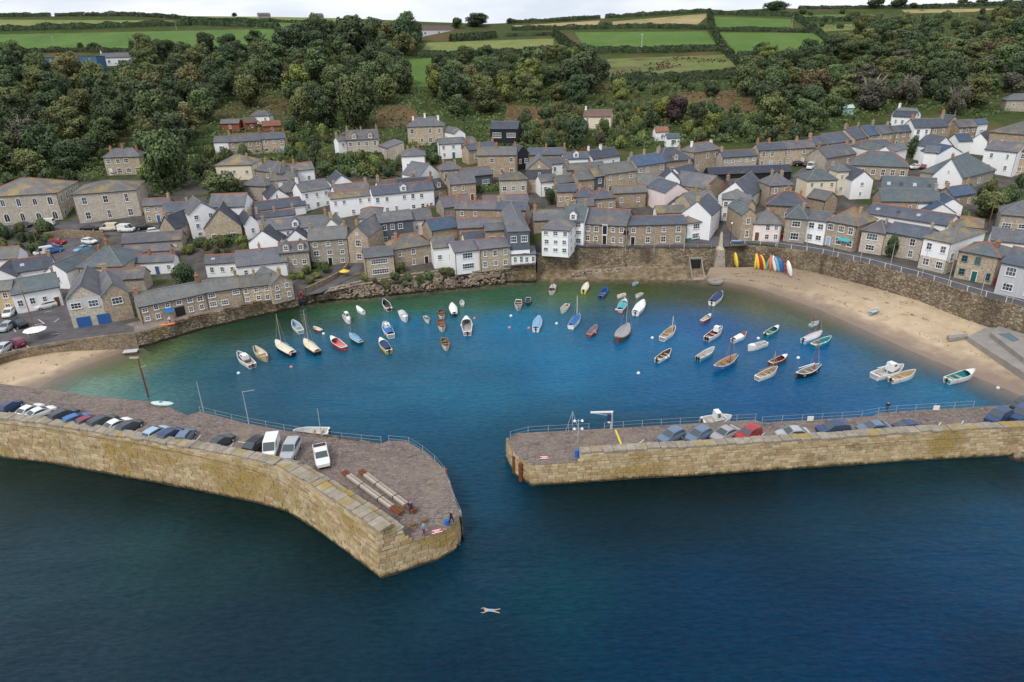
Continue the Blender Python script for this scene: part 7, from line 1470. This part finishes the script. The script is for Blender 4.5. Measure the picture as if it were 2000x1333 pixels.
for k_, (x_, z_) in enumerate(((1.5, 2.7), (1.75, 2.25))): mb = MB(); mb.lathe([(.02,-.03),(.28,-.02),(.28,.02),(.02,.03)], 10); o = link('emblem', mb.mesh('emblem', [M['black_m']]), gal, None, (x_, -.03, z_)); o.rotation_euler = (pi/2, 0, 0); o.scale = (1.3, .6, 1)
# tiny people
def person(p, rz, top, legs, label, pose='stand', hair='brown', skin=(.50,.36,.29)):
    if pose == 'swim': J = dict(pel=(0,0,0), chest=(.45,0,.02), neck=(.62,0,.05), head=(.76,0,.10), sl=(.55,.18,.02), el=(.78,.34,0), hl=(1.05,.30,-.02), sr=(.55,-.18,.02), er=(.80,-.30,0), hr=(1.08,-.22,-.02), kl=(-.45,.14,-.02), fl=(-.88,.26,-.02), kr=(-.45,-.14,-.02), fr=(-.88,-.28,-.02))
    else:
        st_ = .14 if pose == 'walk' else .0; J = dict(pel=(0,0,.92), chest=(.02,0,1.28), neck=(.02,0,1.46), head=(.04,0,1.63), sl=(0,.19,1.38), el=(-.04+st_*.5,.26,1.1), hl=(.06+st_,.25,.86), sr=(0,-.19,1.38), er=(-.04-st_*.5,-.26,1.1), hr=(.06-st_,-.25,.86), kl=(.04-st_,.1,.5), fl=(-st_*1.6,.1,.05), kr=(.04+st_,-.1,.5), fr=(st_*1.6,-.1,.05))
    names = list(J); E = [('pel','chest'),('chest','neck'),('neck','head'),('chest','sl'),('sl','el'),('el','hl'),('chest','sr'),('sr','er'),('er','hr'),('pel','kl'),('kl','fl'),('pel','kr'),('kr','fr')]
    Rd = dict(pel=.15, chest=.16, neck=.065, head=.11, sl=.07, el=.05, hl=.04, sr=.07, er=.05, hr=.04, kl=.075, fl=.055, kr=.075, fr=.055)
    me_ = bpy.data.meshes.new('person'); me_.from_pydata([J[n_] for n_ in names], [(names.index(a), names.index(b)) for a, b in E], []); o = bpy.data.objects.new('tmp', me_); COL.objects.link(o); o.modifiers.new('s', 'SKIN'); o.modifiers.new('u', 'SUBSURF').levels = 1
    for i, n_ in enumerate(names): me_.skin_vertices[0].data[i].radius = (Rd[n_], Rd[n_]); me_.skin_vertices[0].data[i].use_root = (n_ == 'pel')
    ev = o.evaluated_get(bpy.context.evaluated_depsgraph_get()); res = bpy.data.meshes.new_from_object(ev); bpy.data.objects.remove(o)
    res.materials.clear(); sk = plain('skin', skin, .6)
    for mt in (sk, PMt(top, .8), PMt(legs, .8), PMt(hair, .9)): res.materials.append(mt)
    for pl in res.polygons:
        c_ = pl.center; pl.use_smooth = True
        if pose == 'swim': pl.material_index = 2 if abs(c_.x) < .2 else (3 if c_.x > .7 and abs(c_.y) < .1 and c_.z > .1 else 0)
        else: pl.material_index = 3 if c_.z > 1.66 or (c_.z > 1.52 and c_.x < 0) else (0 if c_.z > 1.44 or (c_.z < .95 and abs(c_.y) > .2) else (1 if c_.z > .95 else 2))
    res.name = 'person'; return tag(link('person', res, None, None, p, rz), label, 'person')
pr = plane(958,1193,0); person(pr + Vector((.1,0,.0)), RAD(175), 'blue', 'sky', 'swimmer in pale blue trunks stretched out in the open sea', 'swim', 'white')
for u, v, a, b, lab in [(803,1003,'navy','navy','person in dark clothes at the end of the stacked timbers'),(829,1046,'sky','maroon','person in a light blue top near the red sign'),(882,1022,'black','black','person in black at the railing of the left pier end')]: person(onL(u, v), random.uniform(0,6), a, b, lab, 'walk')
person(plane(1731,806,3.1), 1.0, 'black', 'gunm', 'person in black at the right pier railing', 'stand')
for u, v, a, b, lab in [(1161,478,'yellow','grey','person in yellow in front of the inn'),(333,633,'white','navy','person in white outside the blue awning'),(59,660,'blue','grey','person in blue beside the white parasol')]: person(at(u, v), random.uniform(0,6), a, b, lab, 'walk')
person(plane(1954,640,1.6), 0, 'pink', 'lgrey', 'person in pink on the steps by the bathing pool', 'stand')
# slipway and bathing pool at the right end of the beach
def slabpoly(name, px, z, th, mat, label, cat):
    pts = [plane(u, v, z) for u, v in px]; mb = MB(); mb.slab(pts, th); return tag(link(name, mb.mesh(name, [mat])), label, cat)
slabpoly('slipway', [(1890,658),(1925,640),(1948,640),(2120,760),(2110,790),(2000,728)], 1.55, 1.6, M['concrete'], 'pale concrete slipway sloping along the right beach', 'slipway'); slabpoly('ramp', [(1850,655),(1888,652),(1892,657),(1855,661)], 1.35, .6, M['concrete'], 'short concrete kerb running out on the right beach', 'kerb')
slabpoly('pool_terrace', [(1935,650),(1950,637),(2010,655),(2120,700),(2120,742),(2000,700)], 2.4, 1.4, M['concrete'], 'raised concrete terrace around the bathing pool', 'terrace')
slabpoly('bathing_pool', [(1948,652),(1972,651),(1992,664),(1978,668)], 2.43, .05, plain('pool water', (.13,.19,.23), .1), 'small blue grey paved pool in the concrete terrace', 'pool')
# rocks
rk = random.Random(5); bm = bmesh.new(); bmesh.ops.create_icosphere(bm, subdivisions=1, radius=1); ico_v = [v.co.copy() for v in bm.verts]; ico_f = [tuple(v.index for v in f_.verts) for f_ in bm.faces]; bm.free()
m = NM('rock', .92, .15); P = m.pos(); f = m.noise(P, 1.2, 5, .65); s = m.sep(P); c = m.mix(m.ramp(f, .3, .7), (.14,.105,.075), (.40,.33,.26)); c = m.mix(m.ramp(m.math('MULTIPLY_ADD', f, .8, s[2]), .7, 1.2, (1,1,1), (0,0,0)), c, (.045,.035,.022)); m.col(c); m.bump(f, .6, .2); M['rock'] = m.mat
def rocks(name, label, A, B, n, r0, r1, seed):
    rk = random.Random(seed); mb = MB(); A, B = resample(A, 80), resample(B, 80)
    for _ in range(n):
        i = rk.randrange(80); t_ = rk.random(); p = A[i].lerp(B[i], t_); r = rk.uniform(r0, r1) * (1.2 - .4 * t_); q = Vector((rk.random()*9, rk.random()*9, rk.random()*9)); R = Matrix.Rotation(rk.uniform(0,6), 3, 'Z')
        mb.add([p + R @ Vector((v.x*r*1.2, v.y*r, v.z*r*.75)) * (1 + .45*mnoise.noise(v*1.3 + q)) for v in ico_v], ico_f)
    o = link(name, mb.mesh(name, [M['rock']], fix=False)); o['kind'] = 'stuff'; o['label'] = label; o['category'] = 'rocks'
QF = [plane(*q) for q in QPX if 600 <= q[0] <= 985]
struct(strip('rock_bank', [[Vector((p.x, p.y + 1.2, p.z + .15)) for p in QF], [Vector((p.x, p.y - .6, p.z - .3)) for p in QF], [BF[0], BF[1], BF[2], BF[3], BF[4], BF[5]]], M['rock'], 90, 6))
rocks('shore_rocks', 'tumbled rocks along the bank below the granite houses', [Vector((p.x, p.y, p.z - .2)) for p in QF], [p + Vector((0,-.8,.0)) for p in WF[:6]], 900, .2, .5, 1)
rocks('shore_rocks', 'pale rocks heaped at the foot of the quay wall below the inn', [plane(1118,530,1.6), plane(1250,521,1.5), plane(1348,522,1.4)], [plane(1118,540,.5), plane(1250,531,.7), plane(1348,533,.7)], 420, .2, .45, 2)
p = plane(1985,892); rocks('shore_rocks', 'dark rocks in the sea at the foot of the right pier', [plane(1970,893), plane(2040,893)], [plane(1975,898), plane(2040,905)], 26, .4, 1.0, 3)
# mooring ropes and weed lines on the beach

def wrack(name, label, A, B, n, seed):
    rk = random.Random(seed); A, B = resample(A, 120), resample(B, 120); P_ = []
    while len(P_) < n:
        i = rk.randrange(119); f_ = rk.random(); a = A[i].lerp(A[i+1], f_); b = B[i].lerp(B[i+1], f_); w_ = mnoise.noise(Vector((i * .09, seed, 0))) * .12
        t_ = rk.choice((abs(rk.gauss(0, .07)), .30 + w_ + rk.gauss(0, .012), .62 + w_ + rk.gauss(0, .02)))
        if mnoise.noise(Vector((i * .25, t_ * 4, seed))) < -.05 or t_ > .95: continue
        p = a.lerp(b, t_); P_.append((p.x, p.y, p.z + .04))
    o = link(name, leafmesh(name, np.array(P_), np.tile([0., 0., 1.], (n, 1)), .13, np.full(n, .45), seed)); o.color = (.17, .125, .075, 1); o['kind'] = 'stuff'; o['label'] = label; o['category'] = 'seaweed'
wrack('seaweed', 'dark lines of dried weed along the right beach', BR, WR, 750, 3); wrack('seaweed', 'scraps of dark weed on the small left beach', BL, WL, 200, 4)
